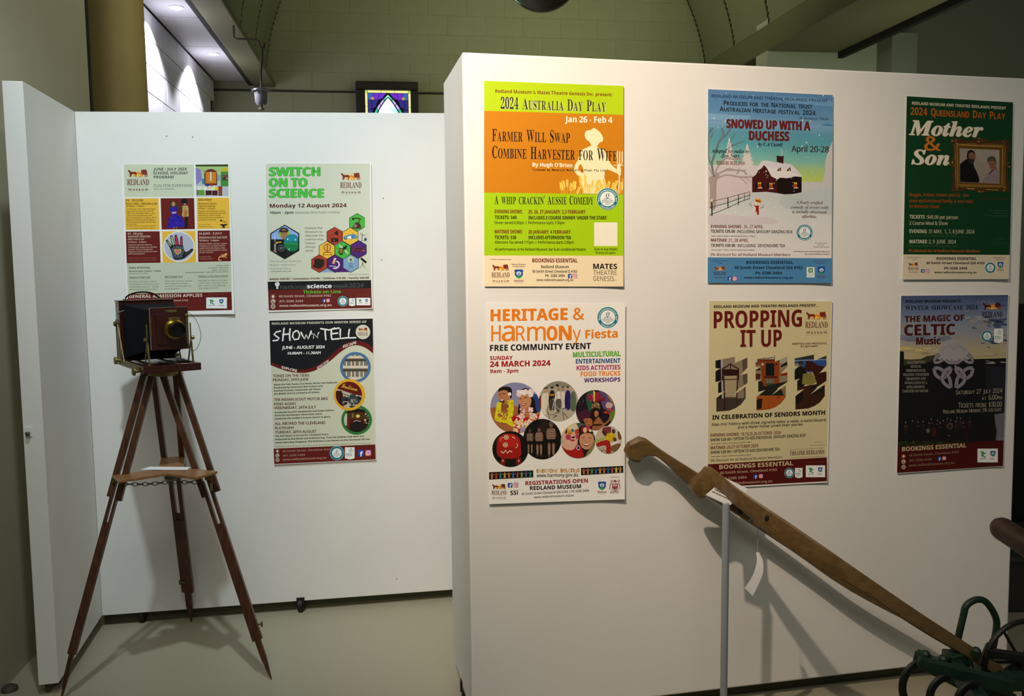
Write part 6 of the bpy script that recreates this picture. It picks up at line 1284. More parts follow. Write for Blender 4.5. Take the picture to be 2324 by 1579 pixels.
# ===== 8 mother and son
def p8():
    k = new((2020, 200, 2324, 650), 1067, OR, nR); T = k.t; k.curl = corner_lift(.006, .002, .008, bow=.004)
    gr = '#0b3c1e'
    k.part = 'printed_ground'; k.grid([(133, 64), (980, 113), (954, 1328), (106, 1324)], gr, 8, 12); k.grid([(106, 1324), (954, 1328), (943, 1518), (98, 1520)], '#d8cdb4', 6, 3)
    k.part = 'lettering'; cr = '#dcd0bc'; og = '#c0601a'
    T('b', cr, 'REDLAND MUSEUM AND THEATRE REDLANDS PRESENT', 174, 130, 922, 171, 23, .2, .14)
    k.sc(og, '2024 Queensland Day Play', 164, 212, 918, 250, 60, .8, 'b')
    for dx, c in ((3, '#b8884a'), (0, '#e8e0d0')):
        T('i', c, 'Mother', 152+dx, 370+dx, 738+dx, 390+dx, 114, 4.2); T('i', c, 'Son', 172+dx, 603+dx, 470+dx, 612+dx, 112, 4.2)
    T('s', '#c8741c', '&', 276, 494, 402, 498, 104, 4.)
    for s_, x1, y in (('Maggie, Arthur, Robert and Liz - the', 626, 862), ('same dysfunctional family, a new twist', 662, 910), ('on domestic chaos!', 396, 952)): T('b', '#9a4a12', s_, 152, y-2, x1, y+4, 26, .2)
    T('b', '#cfc8b0', 'TICKETS : ', 155, 1038, 292, 1040, 29, .2); T('n', '#c4bca4', '$40.00 per person', 298, 1040, 540, 1043, 29, .5); T('n', '#c4bca4', '2 Course Meal & Show', 155, 1087, 460, 1090, 28, .5)
    T('b', '#cfc8b0', 'EVENING:', 155, 1153, 298, 1155, 29, .2); T('n', '#c4bca4', '31 MAY,  1, 7, 8 JUNE  2024', 308, 1155, 672, 1157, 29, .5); T('n', '#4e6a50', 'Doors open 5.30pm | Performance starts 7.00pm', 158, 1180, 540, 1182, 11, .2)
    T('b', '#cfc8b0', 'MATINEE:', 155, 1235, 300, 1236, 29, .2); T('n', '#c4bca4', '2, 9  JUNE  2024', 308, 1236, 526, 1238, 29, .5); T('n', '#4e6a50', 'Doors open 12.00pm | Performance starts 1.30pm', 155, 1261, 538, 1263, 11, .2)
    T('b', '#a8541a', '5% discount for all Redland Museum Members', 148, 1303, 716, 1308, 20, .4); T('n', '#4a6a4c', 'All Performances at the', 792, 978, 938, 980, 9); T('n', '#4a6a4c', 'Redland Museum', 826, 998, 936, 1000, 9); T('n', '#4a6a4c', 'Bar & air-conditioned theatre', 756, 1018, 938, 1021, 9)
    T('n', '#3c6040', 'Scan QR code to', 828, 1202, 912, 1203, 9); T('n', '#3c6040', 'Booking fee applies', 812, 1236, 924, 1237, 9); T('i', '#5a1c14', 'Mates Theatre Genesis', 724, 886, 938, 890, 18)
    k.part = 'illustration'
    f = lambda pts: [((x/11.28+2150-2020)*3.51, (y/11.28+305-200)*3.51) for x, y in pts]
    P = lambda pts, c, sm=False: k.poly(f(smooth(pts, True, 3) if sm else pts), c)
    out = [(110, 90), (240, 110), (400, 120), (520, 150), (650, 130), (740, 90), (840, 100), (940, 90), (1020, 140), (1160, 180), (1280, 160), (1450, 140), (1580, 150), (1570, 300), (1590, 420), (1530, 500), (1570, 620), (1540, 720), (1590, 820), (1520, 900), (1570, 1040), (1530, 1130), (1590, 1250), (1570, 1400), (1560, 1500), (1420, 1440), (1280, 1470), (1100, 1440), (1000, 1480), (860, 1490), (740, 1470), (640, 1420), (400, 1440), (200, 1450), (100, 1460), (120, 1320), (150, 1150), (110, 1030), (160, 930), (110, 820), (160, 740), (110, 640), (160, 500), (130, 380), (140, 240), (100, 180)]
    P(out, '#4a3012', True)
    P([(180, 220), (1500, 270), (1490, 1380), (200, 1350)], '#6e4c1c')
    P([(240, 240), (1430, 300), (1420, 1330), (250, 1320)], '#8a6426'); P([(270, 290), (1400, 340), (1380, 1300), (290, 1270)], '#5a3e16'); P([(300, 340), (1350, 385), (1350, 1270), (310, 1240)], '#7a5c28')
    for qd, w_, c in (([(340, 262), (780, 282)], 13, '#b89648'), ([(860, 286), (1350, 308)], 13, '#b89648'), ([(1412, 370), (1410, 800)], 13, '#b08c44'), ([(1405, 900), (1400, 1290)], 13, '#a07c38'), ([(205, 490), (205, 660)], 10, '#a8843c'), ([(205, 900), (208, 1100)], 10, '#a8843c'), ([(340, 1308), (1340, 1335)], 13, '#a07c38'), ([(500, 1380), (700, 1395)], 24, '#b89040'), ([(1000, 1410), (1300, 1420)], 20, '#a88438'), ([(480, 225), (740, 235)], 10, '#8a6a30'), ([(940, 235), (1320, 255)], 10, '#8a6a30')): k.line(f(qd), w_*.31, c)
    rn = random.Random(4)
    for cx, cy in ((180, 180), (1450, 230), (230, 1370), (1430, 1400), (840, 150), (860, 1430), (150, 740), (1530, 780)):
        for _ in range(15):
            x, y = cx+rn.uniform(-75, 75), cy+rn.uniform(-55, 55); P(circ(x, y, rn.uniform(8, 24), rn.uniform(8, 20), 8), rn.choice(['#2c1a08', '#7a5822', '#a88440', '#5a3c14', '#c9a860' if rn.random() < .3 else '#4a3012']))
    P([(320, 360), (1330, 400), (1330, 1260), (325, 1215)], '#9a8e82'); k.clip = f([(322, 364), (1328, 404), (1328, 1256), (327, 1213)])
    P([(700, 380), (1330, 400), (1330, 700), (800, 700)], '#a2978c')
    P([(325, 800), (360, 730), (480, 640), (560, 620), (660, 740), (700, 860), (760, 980), (800, 1240), (320, 1240)], '#0b0b0a', True)
    P([(500, 560), (520, 440), (600, 395), (680, 430), (712, 520), (700, 660), (640, 740), (560, 720), (510, 640)], '#191310', True); P([(545, 530), (580, 470), (670, 470), (700, 540), (690, 640), (620, 650), (560, 620)], '#8a5a46', True); P([(545, 640), (600, 620), (690, 640), (680, 720), (620, 750), (560, 710)], '#2c2320', True)
    k.line(f([(580, 550), (630, 555)]), 4, '#2a1a14'); k.line(f([(655, 560), (695, 562)]), 4, '#2a1a14'); k.line(f([(620, 655), (670, 655)]), 3, '#6a2c28')
    P([(900, 1260), (940, 1120), (1060, 960), (1120, 900), (1200, 880), (1290, 910), (1340, 1000), (1340, 1270)], '#8a7c80', True); k.blobs(*f([(1040, 960)])[0], *f([(1320, 1240)])[0], 50, 1.4, 3, ['#a89aa0', '#6a5c64', '#9a8c90'], 5); P([(1060, 1000), (1150, 900), (1180, 920), (1060, 1040)], '#5a2c20')
    P([(1018, 640), (1060, 580), (1140, 550), (1220, 590), (1254, 690), (1240, 780), (1200, 720), (1100, 690), (1050, 730)], '#4c4a42', True); P([(1060, 720), (1110, 680), (1200, 680), (1240, 760), (1240, 850), (1180, 890), (1120, 890), (1080, 830)], '#8f5c48', True); P([(1160, 850), (1250, 830), (1280, 900), (1180, 920)], '#8f5c48'); k.line(f([(1075, 745), (1110, 742)]), 4, '#4a2c20'); k.line(f([(1140, 750), (1190, 745)]), 4, '#4a2c20'); k.line(f([(1110, 850), (1160, 848)]), 3, '#5a2420')
    k.clip = None
    k.part = 'lettering'; d = '#2a241e'
    for s_, x0, y, x1, hh in (('BOOKINGS ESSENTIAL', 370, 1367, 688, 21), ('60 Smith Street Cleveland Qld 4163', 290, 1401, 752, 19), ('Ph 3286 3494', 432, 1443, 615, 19), ('www.redlandmuseum.org.au', 352, 1474, 687, 16)): T('b', d, s_, x0, y, x1, y+1, hh, .4)
    T('n', '#6a4c44', 'Located on Redlands', 134, 1351, 246, 1352, 9); T('n', '#6a4c44', 'Coast', 176, 1366, 208, 1366, 9); k.logo(144, 1382, 84, dark='#6a2c14'); k.fb(247, 1442, 29); k.ig(281, 1442, 32)
    T('n', '#6a4c44', 'Redland Museum is', 826, 1354, 922, 1355, 9); T('n', '#6a4c44', 'supported by', 842, 1370, 906, 1371, 9); k.badge(799, 1430, 42, False); k.crest(855, 1384, 50)
    k.make('poster', 'dark green poster with white italic heading and a gilt-framed portrait of two people', [(131, 62), (981, 111), (945, 1520), (97, 1523)])

# ===== 9 celtic
def p9():
    k = new((2020, 650, 2324, 1090), 1091, OR, nR); T = k.t; k.curl = corner_lift(.005, .001, .005, bow=.003)
    L = lambda v: (90-(90-57)*v, 76+(1518-76)*v); Rr = lambda v: (962-(962-919)*v, 68+(1460-68)*v)
    k.part = 'printed_ground'
    mids = [0, .06, .12, .18, .24, .30, .36]; cols_ = np.array([[int(c[q:q+2], 16) for q in (1, 3, 5)] for c in ('#46557c', '#5e6e94', '#7482a0', '#8a94a8', '#9a9a9c', '#b0a68c', '#c0b088')], float)
    for i in range(26):
        v0, v1 = .37*i/26, .37*(i+1)/26; k.grid([L(v0), Rr(v0), Rr(v1), L(v1)], '#%02x%02x%02x' % tuple(int(np.interp((v0+v1)/2, mids, cols_[:, j])) for j in range(3)), 6, 1)
    k.grid([L(.37), Rr(.37), Rr(.86), L(.86)], '#15161a', 6, 8)
    k.grid([L(.85), Rr(.85), Rr(1), L(1)], '#4a0f0c', 6, 3)
    k.part = 'illustration'; k.clip = [L(0), Rr(0), Rr(.85), L(.85)]
    rn = random.Random(21)
    def cloud(cx, cy, w_, hh, col, n_):
        A = np.array([int(col[q:q+2], 16) for q in (1, 3, 5)], float)
        for _ in range(n_):
            t_ = rn.gauss(0, .33); x = cx+t_*w_; y = cy+rn.gauss(0, .25)*hh; f_ = rn.uniform(.9, 1.08)
            r = rn.uniform(.1, .3)*w_*.5; k.poly(circ(x, y, r*1.5, r*.32, 10), '#%02x%02x%02x' % tuple(int(min(255, q*f_)) for q in A))
    cloud(860, 130, 160, 60, '#46608e', 14); cloud(860, 300, 200, 90, '#3c4c74', 20); cloud(880, 430, 180, 90, '#33426a', 22); cloud(690, 300, 190, 110, '#9c9c9c', 26); cloud(640, 210, 120, 60, '#7c8498', 14)
    cloud(180, 300, 200, 90, '#8c8e90', 22); cloud(300, 420, 360, 50, '#7c8498', 22); cloud(180, 520, 260, 50, '#c4b078', 22); cloud(430, 540, 260, 36, '#b0a07c', 16); cloud(720, 545, 420, 40, '#b4a684', 22); cloud(850, 620, 160, 24, '#8c8c84', 8); cloud(760, 110, 60, 50, '#a0a4ac', 10)
    k.poly([(75, 524), (112, 530), (114, 592), (180, 594), (250, 590), (300, 566), (360, 558), (400, 596), (690, 600), (700, 590), (776, 592), (780, 660), (960, 660), (960, 1290), (60, 1290)], '#141518')
    k.poly([(114, 592), (180, 594), (250, 590), (300, 566), (360, 558), (380, 590), (300, 620), (110, 640)], '#3c3c26'); k.poly([(780, 652), (946, 655), (930, 1030), (860, 1020), (780, 800)], '#22242c'); k.poly([(850, 1040), (930, 1030), (925, 1260), (860, 1250), (870, 1180), (856, 1110)], '#6c6c78'); k.poly([(60, 1270), (400, 1260), (640, 1255), (640, 1310), (60, 1310)], '#1d2410'); k.blobs(70, 1262, 420, 1296, 50, 4, 10, ['#2c3a14', '#3a4a1c', '#22300f'], 5)
    k.blobs(880, 1230, 925, 1255, 8, 3, 8, ['#8a8ca0', '#a8a8b4'], 5)
    # musicians
    for i, (x, y) in enumerate(((126, 1106), (182, 1096), (226, 1104), (270, 1100), (336, 1080), (318, 1112), (388, 1090), (434, 1092), (408, 1110), (466, 1078), (496, 1088), (544, 1068), (574, 1072), (536, 1100), (598, 1110), (636, 1110), (650, 1070))):
        k.ell(x, y, 5, 9, '#7a6258' if i < 15 else '#3c322e', 8); k.poly([(x-14, y+22), (x, y+10), (x+14, y+22), (x+12, y+90), (x-12, y+90)], rn.choice(['#1c1618', '#241a1c', '#15141a', '#2a1c18']))
        if i % 2 == 0: k.line([(x-12, y+36), (x+14, y+30)], 3, '#6a5850')
    k.ring(488, 1136, 20, 5, '#6a665e', 18); k.ell(309, 1174, 15, 17, '#6c6660', 12); k.poly([(340, 1150), (370, 1144), (376, 1220), (336, 1222)], '#3c1a10'); k.poly([(596, 1150), (620, 1140), (640, 1240), (600, 1240)], '#2c120e'); k.line([(446, 1216), (488, 1214)], 5, '#8a8480'); k.poly([(420, 1160), (470, 1150), (470, 1240), (420, 1240)], '#141214')
    # knot: four looped motifs within a ring
    g1 = '#8c8590'
    f = lambda pts: [((x/5.959+2030-2020)*3.589, (y/5.959+755-650)*3.589) for x, y in pts]
    P = lambda pts, c: k.poly(f(smooth(pts, True, 4)), c)
    c_ = (798, 440)
    P([(560, 300), (620, 200), (690, 120), (798, 90), (900, 120), (980, 210), (1040, 300), (1060, 340), (900, 380), (700, 380), (540, 340)], '#a3a0a4')
    def band(pts, w_=27):
        q = f(smooth(pts, n=6)); k.line(q, w_+6, '#1b1c20'); k.line(q, w_, g1)
    for sx in (-1, 1):
        m = lambda q: [(c_[0]+sx*(x-c_[0]), y) for x, y in q]
        band(m([(535, 480), (560, 570), (640, 615), (730, 560), (768, 480)])); band(m([(535, 478), (600, 480), (680, 530), (740, 610), (758, 690), (762, 742)]))
        band(m([(770, 470), (700, 500), (655, 570), (648, 640), (690, 700), (760, 742)]))
        band(m([(535, 398), (560, 330), (610, 290)]), 22); band(m([(535, 400), (600, 398), (660, 360)]), 22); band(m([(690, 370), (740, 404), (798, 408)]), 22)
    k.line(f([(772, 350), (768, 424)]), 14, g1); k.line(f([(822, 440), (832, 520)]), 14, g1)
    k.line(f(smooth([(640, 250), (700, 190), (760, 170), (800, 230), (840, 170), (900, 190), (960, 250)])), 7, '#8f929c')
    k.clip = None
    k.part = 'lettering'; mr = '#4a1414'; cr = '#b4a894'
    T('b', '#15151c', 'REDLAND MUSEUM PRESENTS...', 124, 133, 597, 129, 22, .5, .12); k.sc('#0f0f14', 'WINTER SHOWCASE 2024', 124, 192, 716, 185, 34, .8, 's')
    T('b', mr, 'THE MAGIC OF', 120, 290, 604, 277, 48, 1.6); T('b', mr, 'CELTIC', 118, 399, 528, 390, 86, 2.4); T('b', mr, 'Music', 214, 472, 410, 468, 56, 2.)
    for i, (s_, x0, x1) in enumerate((('ELECTRIFYING', 142, 287), ('MUSICAL', 168, 254), ('PERFORMANCES', 132, 290), ('WEAVING TOGETHER', 106, 318), ('TRADITION AND', 132, 290), ('INNOVATION IN A', 120, 302), ('SPELLBINDING', 134, 284), ('TAPESTRY OF SOUND.', 100, 313))): T('s', '#9c9488', s_, x0, 629+i*33.4, x1, 626+i*33.4, 21)
    k.sc(cr, 'Saturday 27 July 2024', 536, 880, 913, 864, 36, .84, 'n'); k.sc(cr, 'at 6.00pm', 748, 924, 911, 918, 38, .66, 'n'); k.sc(cr, 'Tickets from: $30.00', 556, 986, 910, 978, 40, .84, 'n'); k.sc(cr, 'Redland Museum Members 5% discount', 434, 1034, 907, 1014, 30, .78, 'n')
    T('b', '#c4b08c', 'BOOKINGS ESSENTIAL', 98, 1342, 620, 1309, 35, .7); T('b', '#8a6a58', '60 Smith Street, Cleveland 4163', 156, 1385, 557, 1357, 20); T('b', '#8a6a58', '(07) 3286 3494', 154, 1428, 340, 1416, 20); T('b', '#8a6a58', 'www.redlandmuseum.org.au', 152, 1468, 524, 1443, 20)
    T('n', '#5a2420', 'Supported by:', 726, 1304, 856, 1298, 12)
    k.contact(110, 1382, 18, 44); k.fb(386, 1386, 32); k.ig(426, 1382, 32); k.badge(791, 404, 46, False); k.pennant(847, 344, 74, 118); k.sponsors(712, 1320, 166, 112)
    k.logo(750, 118, 168, text='#1c1020', dark='#4a1c10')
    k.make('poster', 'dark poster with cloudy blue sky and a grey knotwork ring', [(90, 72), (966, 65), (920, 1463), (57, 1523)])
POST += [p6, p7, p8, p9]

# two passes: gather all wordings first, then lay the prints
_real_make = Ink.make; _all = []
def _defer(self, *a, **kw): _all.append((self, a, kw))
Ink.make = _defer
for fn in POST: fn()
Ink.make = _real_make
CAPKEYS = [(s_, 'H') for s_ in 'bsicknmr']
ks = set(CAPKEYS)
for k_, a_, kw_ in _all: ks |= k_.keys()
gather(sorted(ks))
CAPH = {s_: float(GL[(s_, 'H')][0][:, 1].max()) for s_ in 'bsicknmr'}
for k_, a_, kw_ in _all: k_.make(*a_, **kw_)
# ---------------------------------------------------------------- wooden tripod
ft_r = atz(616, 1541, 0.); ft_b = atz(434, 1411, 0.); ft_l = atz(138, 1590, 0.)
cen = (ft_r+ft_b+ft_l)/3
ZH = 1.085                                    # underside of the camera bed
tp = thing('tripod', 'varnished brown wooden tripod with a three-armed tray and chain', 'tripod', (cen[0], cen[1], 0))
head = np.array([cen[0], cen[1], ZH])
MB().lathe(head-Z*.018, Z, [(0, .052), (.004, .058), (.014, .058), (.018, .05)], 28).build('head_plate', m_brass, tp, smooth=True)
def lerp(a, b, t): return np.asarray(a)*(1-t)+np.asarray(b)*t
def leg(foot, s1, s2, blo, wid, depth0, slot, nut):
    """foot: world point; s1,s2: (top px, bottom px) of the two upper slats; blo: (top px, end px) of the lower board centre; wid board widths in m"""
    lg = MB(); dT = depth0; dF = foot[1]
    zT, hF = ZH, 0.
    def at(px, z_guess_t):      # depth varies along the leg, t=0 head .. 1 foot
        return aty(px[0], px[1], dT*(1-z_guess_t)+dF*z_guess_t)
    yt, yf = s1[0][1], nut[1]
    tt = lambda y: np.clip((y-840)/(nut[1]-840), 0, 1)
    for (a, b) in (s1, s2):
        A, Bp = at(a, tt(a[1])), at(b, tt(b[1]))
        up_off = (A-Bp)*.03
        MB().bar(A+up_off*0, Bp, .0205, .016, rt).build('upper_slat', m_wood, tp, bevel=.0015)
    A, Bp = at(blo[0], tt(blo[0][1])), at(blo[1], tt(blo[1][1]))
    ax = nrm(Bp-A); S = nrm(rt-ax*(rt@ax)); w = wid
    Ls = lerp(A, Bp, slot)
    m = MB(); m.bar(A-S*w*.34, Ls-S*w*.34, w*.34, .016, S); m.bar(A+S*w*.34, Ls+S*w*.34, w*.34, .016, S); m.bar(Ls, Bp, w*1.02, .017, S)
    m.build('lower_board', m_wood, tp, bevel=.0015)
    Q = lerp(Bp, foot, -.0)
    MB().bar(lerp(A, Bp, slot*.9), Bp+(foot-Bp)*.03, w*.30, .008, S).build('sliding_rail', m_wood, tp)
    E_ = Bp+(foot-Bp)*.45
    MB().bar(Bp-(foot-Bp)*.2, E_, w*.55, .014, S).bar(E_, foot, w*.55, .014, S, .004, .004).build('foot_spike', m_wood, tp, bevel=.001)
    return S, A, Bp
leg(ft_r, ((367, 843), (466, 1128)), ((403, 841), (494, 1115)), ((466, 1090), (585, 1452)), .034, 3.11, .30, (616, 1541))
leg(ft_b, ((348, 845), (376, 1062)), ((399, 841), (417, 1080)), ((391, 1040), (427, 1342)), .046, 3.15, .44, (434, 1411))
leg(ft_l, ((329, 843), (250, 1127)), ((347, 843), (269, 1136)), ((268, 1095), (163, 1484)), .026, 3.07, .26, (138, 1590))
# sleeve joints, hinges and wing nuts
def px(x, y, Y): return aty(x, y, Y)
for (x, y, Y) in ((262, 1088, 3.0), (472, 1082, 3.03)):
    c = px(x, y, Y-.025); MB().box(c-rt*.012-Z*.012, rt*.024, np.array([0, .004, 0]), Z*.024).build('brass_hinge', m_brass, tp, bevel=.001)
    for s_ in (-1, 1): MB().lathe(c+rt*.006*s_-np.array([0, .001, 0]), (0, -1, 0), [(0, .002), (.001, .0015)], 8).build('screw', m_steel, tp)
c = px(479, 1104, 3.0); MB().box(c-rt*.004-Z*.016, rt*.008, np.array([0, .003, 0]), Z*.030).build('brass_strip', m_brass, tp)
for (x, y, Y, d_) in ((594, 1416, 3.0, 1), (408, 1321, 3.42, -1)):
    c = px(x, y, Y)
    MB().tube([c-rt*.022*d_, c+rt*.004*d_], .003, 8).tube([c-Z*.009, c+Z*.009], .0035, 8).build('wing_nut', m_steel, tp)
# tray: three flat arms
zt_ = .728
def tz(x, y): return atz(x, y, zt_)
arms = [[(382, 1084), (262, 1098), (254, 1086), (280, 1080), (345, 1070), (378, 1064)], [(376, 1070), (362, 1048), (395, 1041), (424, 1044), (408, 1068)], [(398, 1066), (470, 1078), (474, 1086), (462, 1088), (420, 1085), (382, 1084)]]
hub = tz(388, 1072)
def armp(c1, c2, w1, w2):
    a = nrm(c2-c1); s_ = np.cross(a, Z); return [c1+s_*w1/2, c2+s_*w2/2, c2-s_*w2/2, c1-s_*w1/2]
ends = [tz(262, 1090), tz(393, 1042), tz(470, 1082)]
m = MB()
for q_, (e_, w2) in enumerate(zip(ends, (.10, .085, .10))): m.prism([p+Z*.0004*q_ for p in armp(hub, e_, .085, w2)], Z*.009)
m.lathe(hub+Z*.001, Z, [(0, .03), (.0092, .03)], 12)
ty = m.build('tray', m_traywood, tp, bevel=.001)
MB().lathe(hub-Z*.03, Z, [(0, .012), (.01, .024), (.03, .024)], 16).build('tray_bolt', m_steel, tp, smooth=True)
# chain under the tray
P0, P1, P2 = px(278, 1098, 3.02), px(380, 1094, 3.07), px(447, 1094, 3.04)
pts = [lerp(P0, P1, i/9)-Z*.004*math.sin(math.pi*i/9) for i in range(9)]+[lerp(P1, P2, i/6) for i in range(7)]
ch = empty('chain', P1); ch.parent = tp
for i in range(len(pts)-1):
    a, b = pts[i], pts[i+1]; d_ = nrm(b-a); s_ = nrm(np.cross(d_, Z)) if i % 2 else Z
    L_ = np.linalg.norm(b-a)*.62; c = (a+b)/2
    ring = [c+d_*L_*math.cos(t)+s_*.0062*math.sin(t) for t in [j*math.pi/6 for j in range(12)]]
    MB().tube(ring, .0016, 5, closed=True).build('chain_link', m_steel, ch)
adopt(tp)
ch.matrix_parent_inverse = tp.matrix_world.inverted()
# printed card lying on the tray
cd = [tz(320, 1073), tz(340, 1066), tz(433, 1067), tz(426, 1073)]
o = MB().prism([p+Z*.0108 for p in cd], Z*.0012).build('information_card', m_card); tag(o, 'small white card lying flat on the tripod tray', 'card')

# ---------------------------------------------------------------- folding wooden field camera
c0 = atz(325, 845, 1.1); c1 = atz(457, 832, 1.1); c0 = atz(325, 842, 1.1)
U = nrm((c1-c0)*[1, 1, 0]); V = np.array([-U[1], U[0], 0]); BW = .193; BD = .375; c0 = np.array([c0[0], c0[1], ZH+.004])
def K(u, v, w): return c0+U*u+V*v+Z*w
kc = thing('plate_camera', 'antique mahogany and brass bellows camera on the wooden tripod', 'camera', K(BW/2, BD/2, 0))
def kb(mb, u0, u1, v0, v1, w0, w1): return mb.box(K(u0, v0, w0), U*(u1-u0), V*(v1-v0), Z*(w1-w0))
kb(MB(), 0, BW, 0, .16, 0, .014).build('front_bed', m_maho, kc, bevel=.002)
kb(MB(), 0, BW, .14, BD, .002, .010).build('base_board', m_maho, kc, bevel=.002)
m = MB(); kb(m, 0, .014, .0, BD, .014, .026); kb(m, BW-.014, BW, 0, BD, .014, .026); kb(m, .014, BW-.014, .0, .02, .014, .026); m.build('side_rail', m_maho, kc, bevel=.0015)
m = MB(); kb(m, .05, .062, 0.01, .33, .014, .019); kb(m, .13, .142, 0.01, .33, .014, .019); m.build('rack_rail', m_brass, kc)
m = MB(); kb(m, -.004, 0, .04, .33, .006, .022); kb(m, BW, BW+.004, .04, .30, .006, .022); m.build('brass_edge', m_brass, kc, bevel=.001)
for (u, v, w) in ((-.012, .07, .004), (-.012, .335, .02), (BW+.012, .335, .02)):
    s_ = -1 if u < 0 else 1
    MB().lathe(K(u-s_*.012, v, w), U*s_, [(0, .006), (.008, .006), (.010, .014), (.017, .014), (.019, .011)], 20).build('focus_knob', m_brass, kc, smooth=True)
# rear standard: frame
r0, r1, rz0, rz1 = .305, .362, .018, .236
m = MB(); kb(m, 0, .014, r0, r1, rz0, rz1); kb(m, BW-.014, BW, r0, r1, rz0, rz1); kb(m, .014, BW-.014, r0, r1, rz1-.014, rz1); kb(m, .014, BW-.014, r0, r1, rz0, rz0+.014)
rs = m.build('rear_standard', m_maho, kc, bevel=.002)
kb(MB(), .014, BW-.014, r1-.012, r1-.006, rz0+.014, rz1-.014).build('ground_glass_back', m_black, kc)
# lip round the top and a leather handle
kb(MB(), -.003, BW+.003, r0-.004, r1+.004, rz1, rz1+.004).build('top_cap', m_maho, kc, bevel=.001)
hp = [K(.030, (r0+r1)/2, rz1+.004), K(.034, (r0+r1)/2, rz1+.016), K(.055, (r0+r1)/2, rz1+.027), K(.085, (r0+r1)/2, rz1+.032), K(.115, (r0+r1)/2, rz1+.029), K(.140, (r0+r1)/2, rz1+.018), K(.150, (r0+r1)/2, rz1+.004)]
P_ = [np.array(p) for p in hp]; sm = []
for i in range(len(P_)-1):
    for j in range(4):
        t_ = j/4; a, b, c, d = P_[max(i-1, 0)], P_[i], P_[i+1], P_[min(i+2, len(P_)-1)]
        sm.append(.5*((2*b)+(-a+c)*t_+(2*a-5*b+4*c-d)*t_*t_+(-a+3*b-3*c+d)*t_**3))
sm.append(P_[-1])
MB().tube(sm, .0042, 8, flat=.5).build('carry_handle', m_black, kc, smooth=True)
for u in (.030, .150): kb(MB(), u-.008, u+.008, (r0+r1)/2-.008, (r0+r1)/2+.008, rz1+.003, rz1+.008).build('handle_clip', m_brass, kc, bevel=.001)
# front standard / lens board
f0, f1 = .035, .052; fu0, fu1 = .040, .166; fz0, fz1 = .074, .221
kb(MB(), fu0, fu1, f0, f1, fz0, fz1).build('lens_board', m_maho, kc, bevel=.002)
kb(MB(), fu0+.018, fu1-.012, f0-.005, f0, fz0+.02, fz1-.022).build('rising_panel', m_maho, kc, bevel=.0015)
kb(MB(), fu0+.05, fu0+.088, f0-.002, f0, fz1-.018, fz1-.009).build('name_plate', m_brass, kc, bevel=.003)
m = MB(); kb(m, fu0+.058, fu0+.096, f0-.008, f0-.005, fz1-.045, fz1-.036); kb(m, fu0+.068, fu0+.086, f0-.008, f0-.005, fz1-.048, fz1-.034); m.build('latch_plate', m_brass, kc, bevel=.001)
kb(MB(), fu1-.010, fu1-.004, f0-.004, f0, fz0+.02, fz1-.03).build('slide_strip', m_brass, kc)
kb(MB(), fu0-.004, fu0+.001, f0-.003, f0+.003, fz0+.05, fz1-.03).build('slide_strip', m_brass, kc)
lc = K((fu0+fu1)/2+.012, f0-.005, (fz0+fz1)/2-.002)
MB().lathe(lc, -V, [(0, .034), (.004, .034), (.005, .031), (.012, .030), (.013, .033), (.018, .033), (.020, .028), (.030, .027), (.032, .029)], 36).build('lens_barrel', m_brassl, kc, smooth=True, angle=30)
MB().lathe(lc-V*.032, -V, [(0, .0255), (.001, .0265), (.022, .0265), (.024, .025), (.024, .021), (.014, .020)], 36).build('lens_hood', m_lens, kc, smooth=True, angle=30)
MB().lathe(K(fu1-.006, f0-.002, fz1-.03), -V, [(0, .006), (.004, .006), (.006, .004)], 12).build('board_button', m_brass, kc, smooth=True)
# bellows: stepped pleats tapering from rear frame to lens board
m = MB(); n_ = 22; rings = []
for i in range(n_+1):
    t_ = i/n_; v = lerp(r0+.002, f1, t_); k_ = .004 if i % 2 else 0
    u0 = lerp(.010, fu0+.008, t_)+k_; u1 = lerp(BW-.010, fu1-.008, t_)-k_; z0 = lerp(rz0+.010, fz0+.006, t_)+k_; z1 = lerp(rz1-.010, fz1-.010, t_)-k_
    rings += [K(u0, v, z0), K(u1, v, z0), K(u1, v, z1), K(u0, v, z1)]
fs = [(4*i+j, 4*i+(j+1) % 4, 4*i+4+(j+1) % 4, 4*i+4+j) for i in range(n_) for j in range(4)]
m.add(rings, fs+[(3, 2, 1, 0), (4*n_, 4*n_+1, 4*n_+2, 4*n_+3)]).build('bellows', m_bellows, kc)
# brass struts
for u in (-.004, BW+.002):
    MB().bar(K(u, .322, .15), K(u, .250, .020), .007, .003, V).build('rear_strut', m_brass, kc)
    MB().bar(K(u, .345, .17), K(u, .345, .024), .008, .003, V).build('rear_strut', m_brass, kc)
    MB().lathe(K(u, .33, .155), -U if u < 0 else U, [(0, .005), (.005, .009), (.010, .009), (.012, .006)], 14).build('strut_knob', m_brass, kc, smooth=True)
for u, s_ in ((fu0-.012, -1), (fu1+.008, 1)):
    MB().bar(K(u, f0+.008, .105), K(u, f0+.050, .024), .006, .003, V).build('front_strut', m_brass, kc)
    MB().bar(K(u, f0+.004, .10), K(u+.0, f0-.010, .020), .010, .004, V).build('front_strut', m_brass, kc)
    MB().bar(K(u, f0+.008, .10), K(u, f0+.008, fz0+.09), .006, .003, V).build('slot_strut', m_brass, kc)
    MB().lathe(K(u, f0+.006, .112), U*s_, [(0, .004), (.004, .007), (.010, .007), (.012, .004)], 12).build('strut_knob', m_brass, kc, smooth=True)
# cord loop from the lens board
q0 = aty(428, 707, (lc[1])+.02); yq = q0[1]
lp_ = [aty(x, y, yq) for x, y in smooth([(425, 708), (437, 716), (450, 736), (456, 762), (450, 785), (440, 796), (430, 790), (426, 774)])]
MB().tube(lp_, .0009, 6).build('shutter_cord', m_steel, kc, smooth=True)
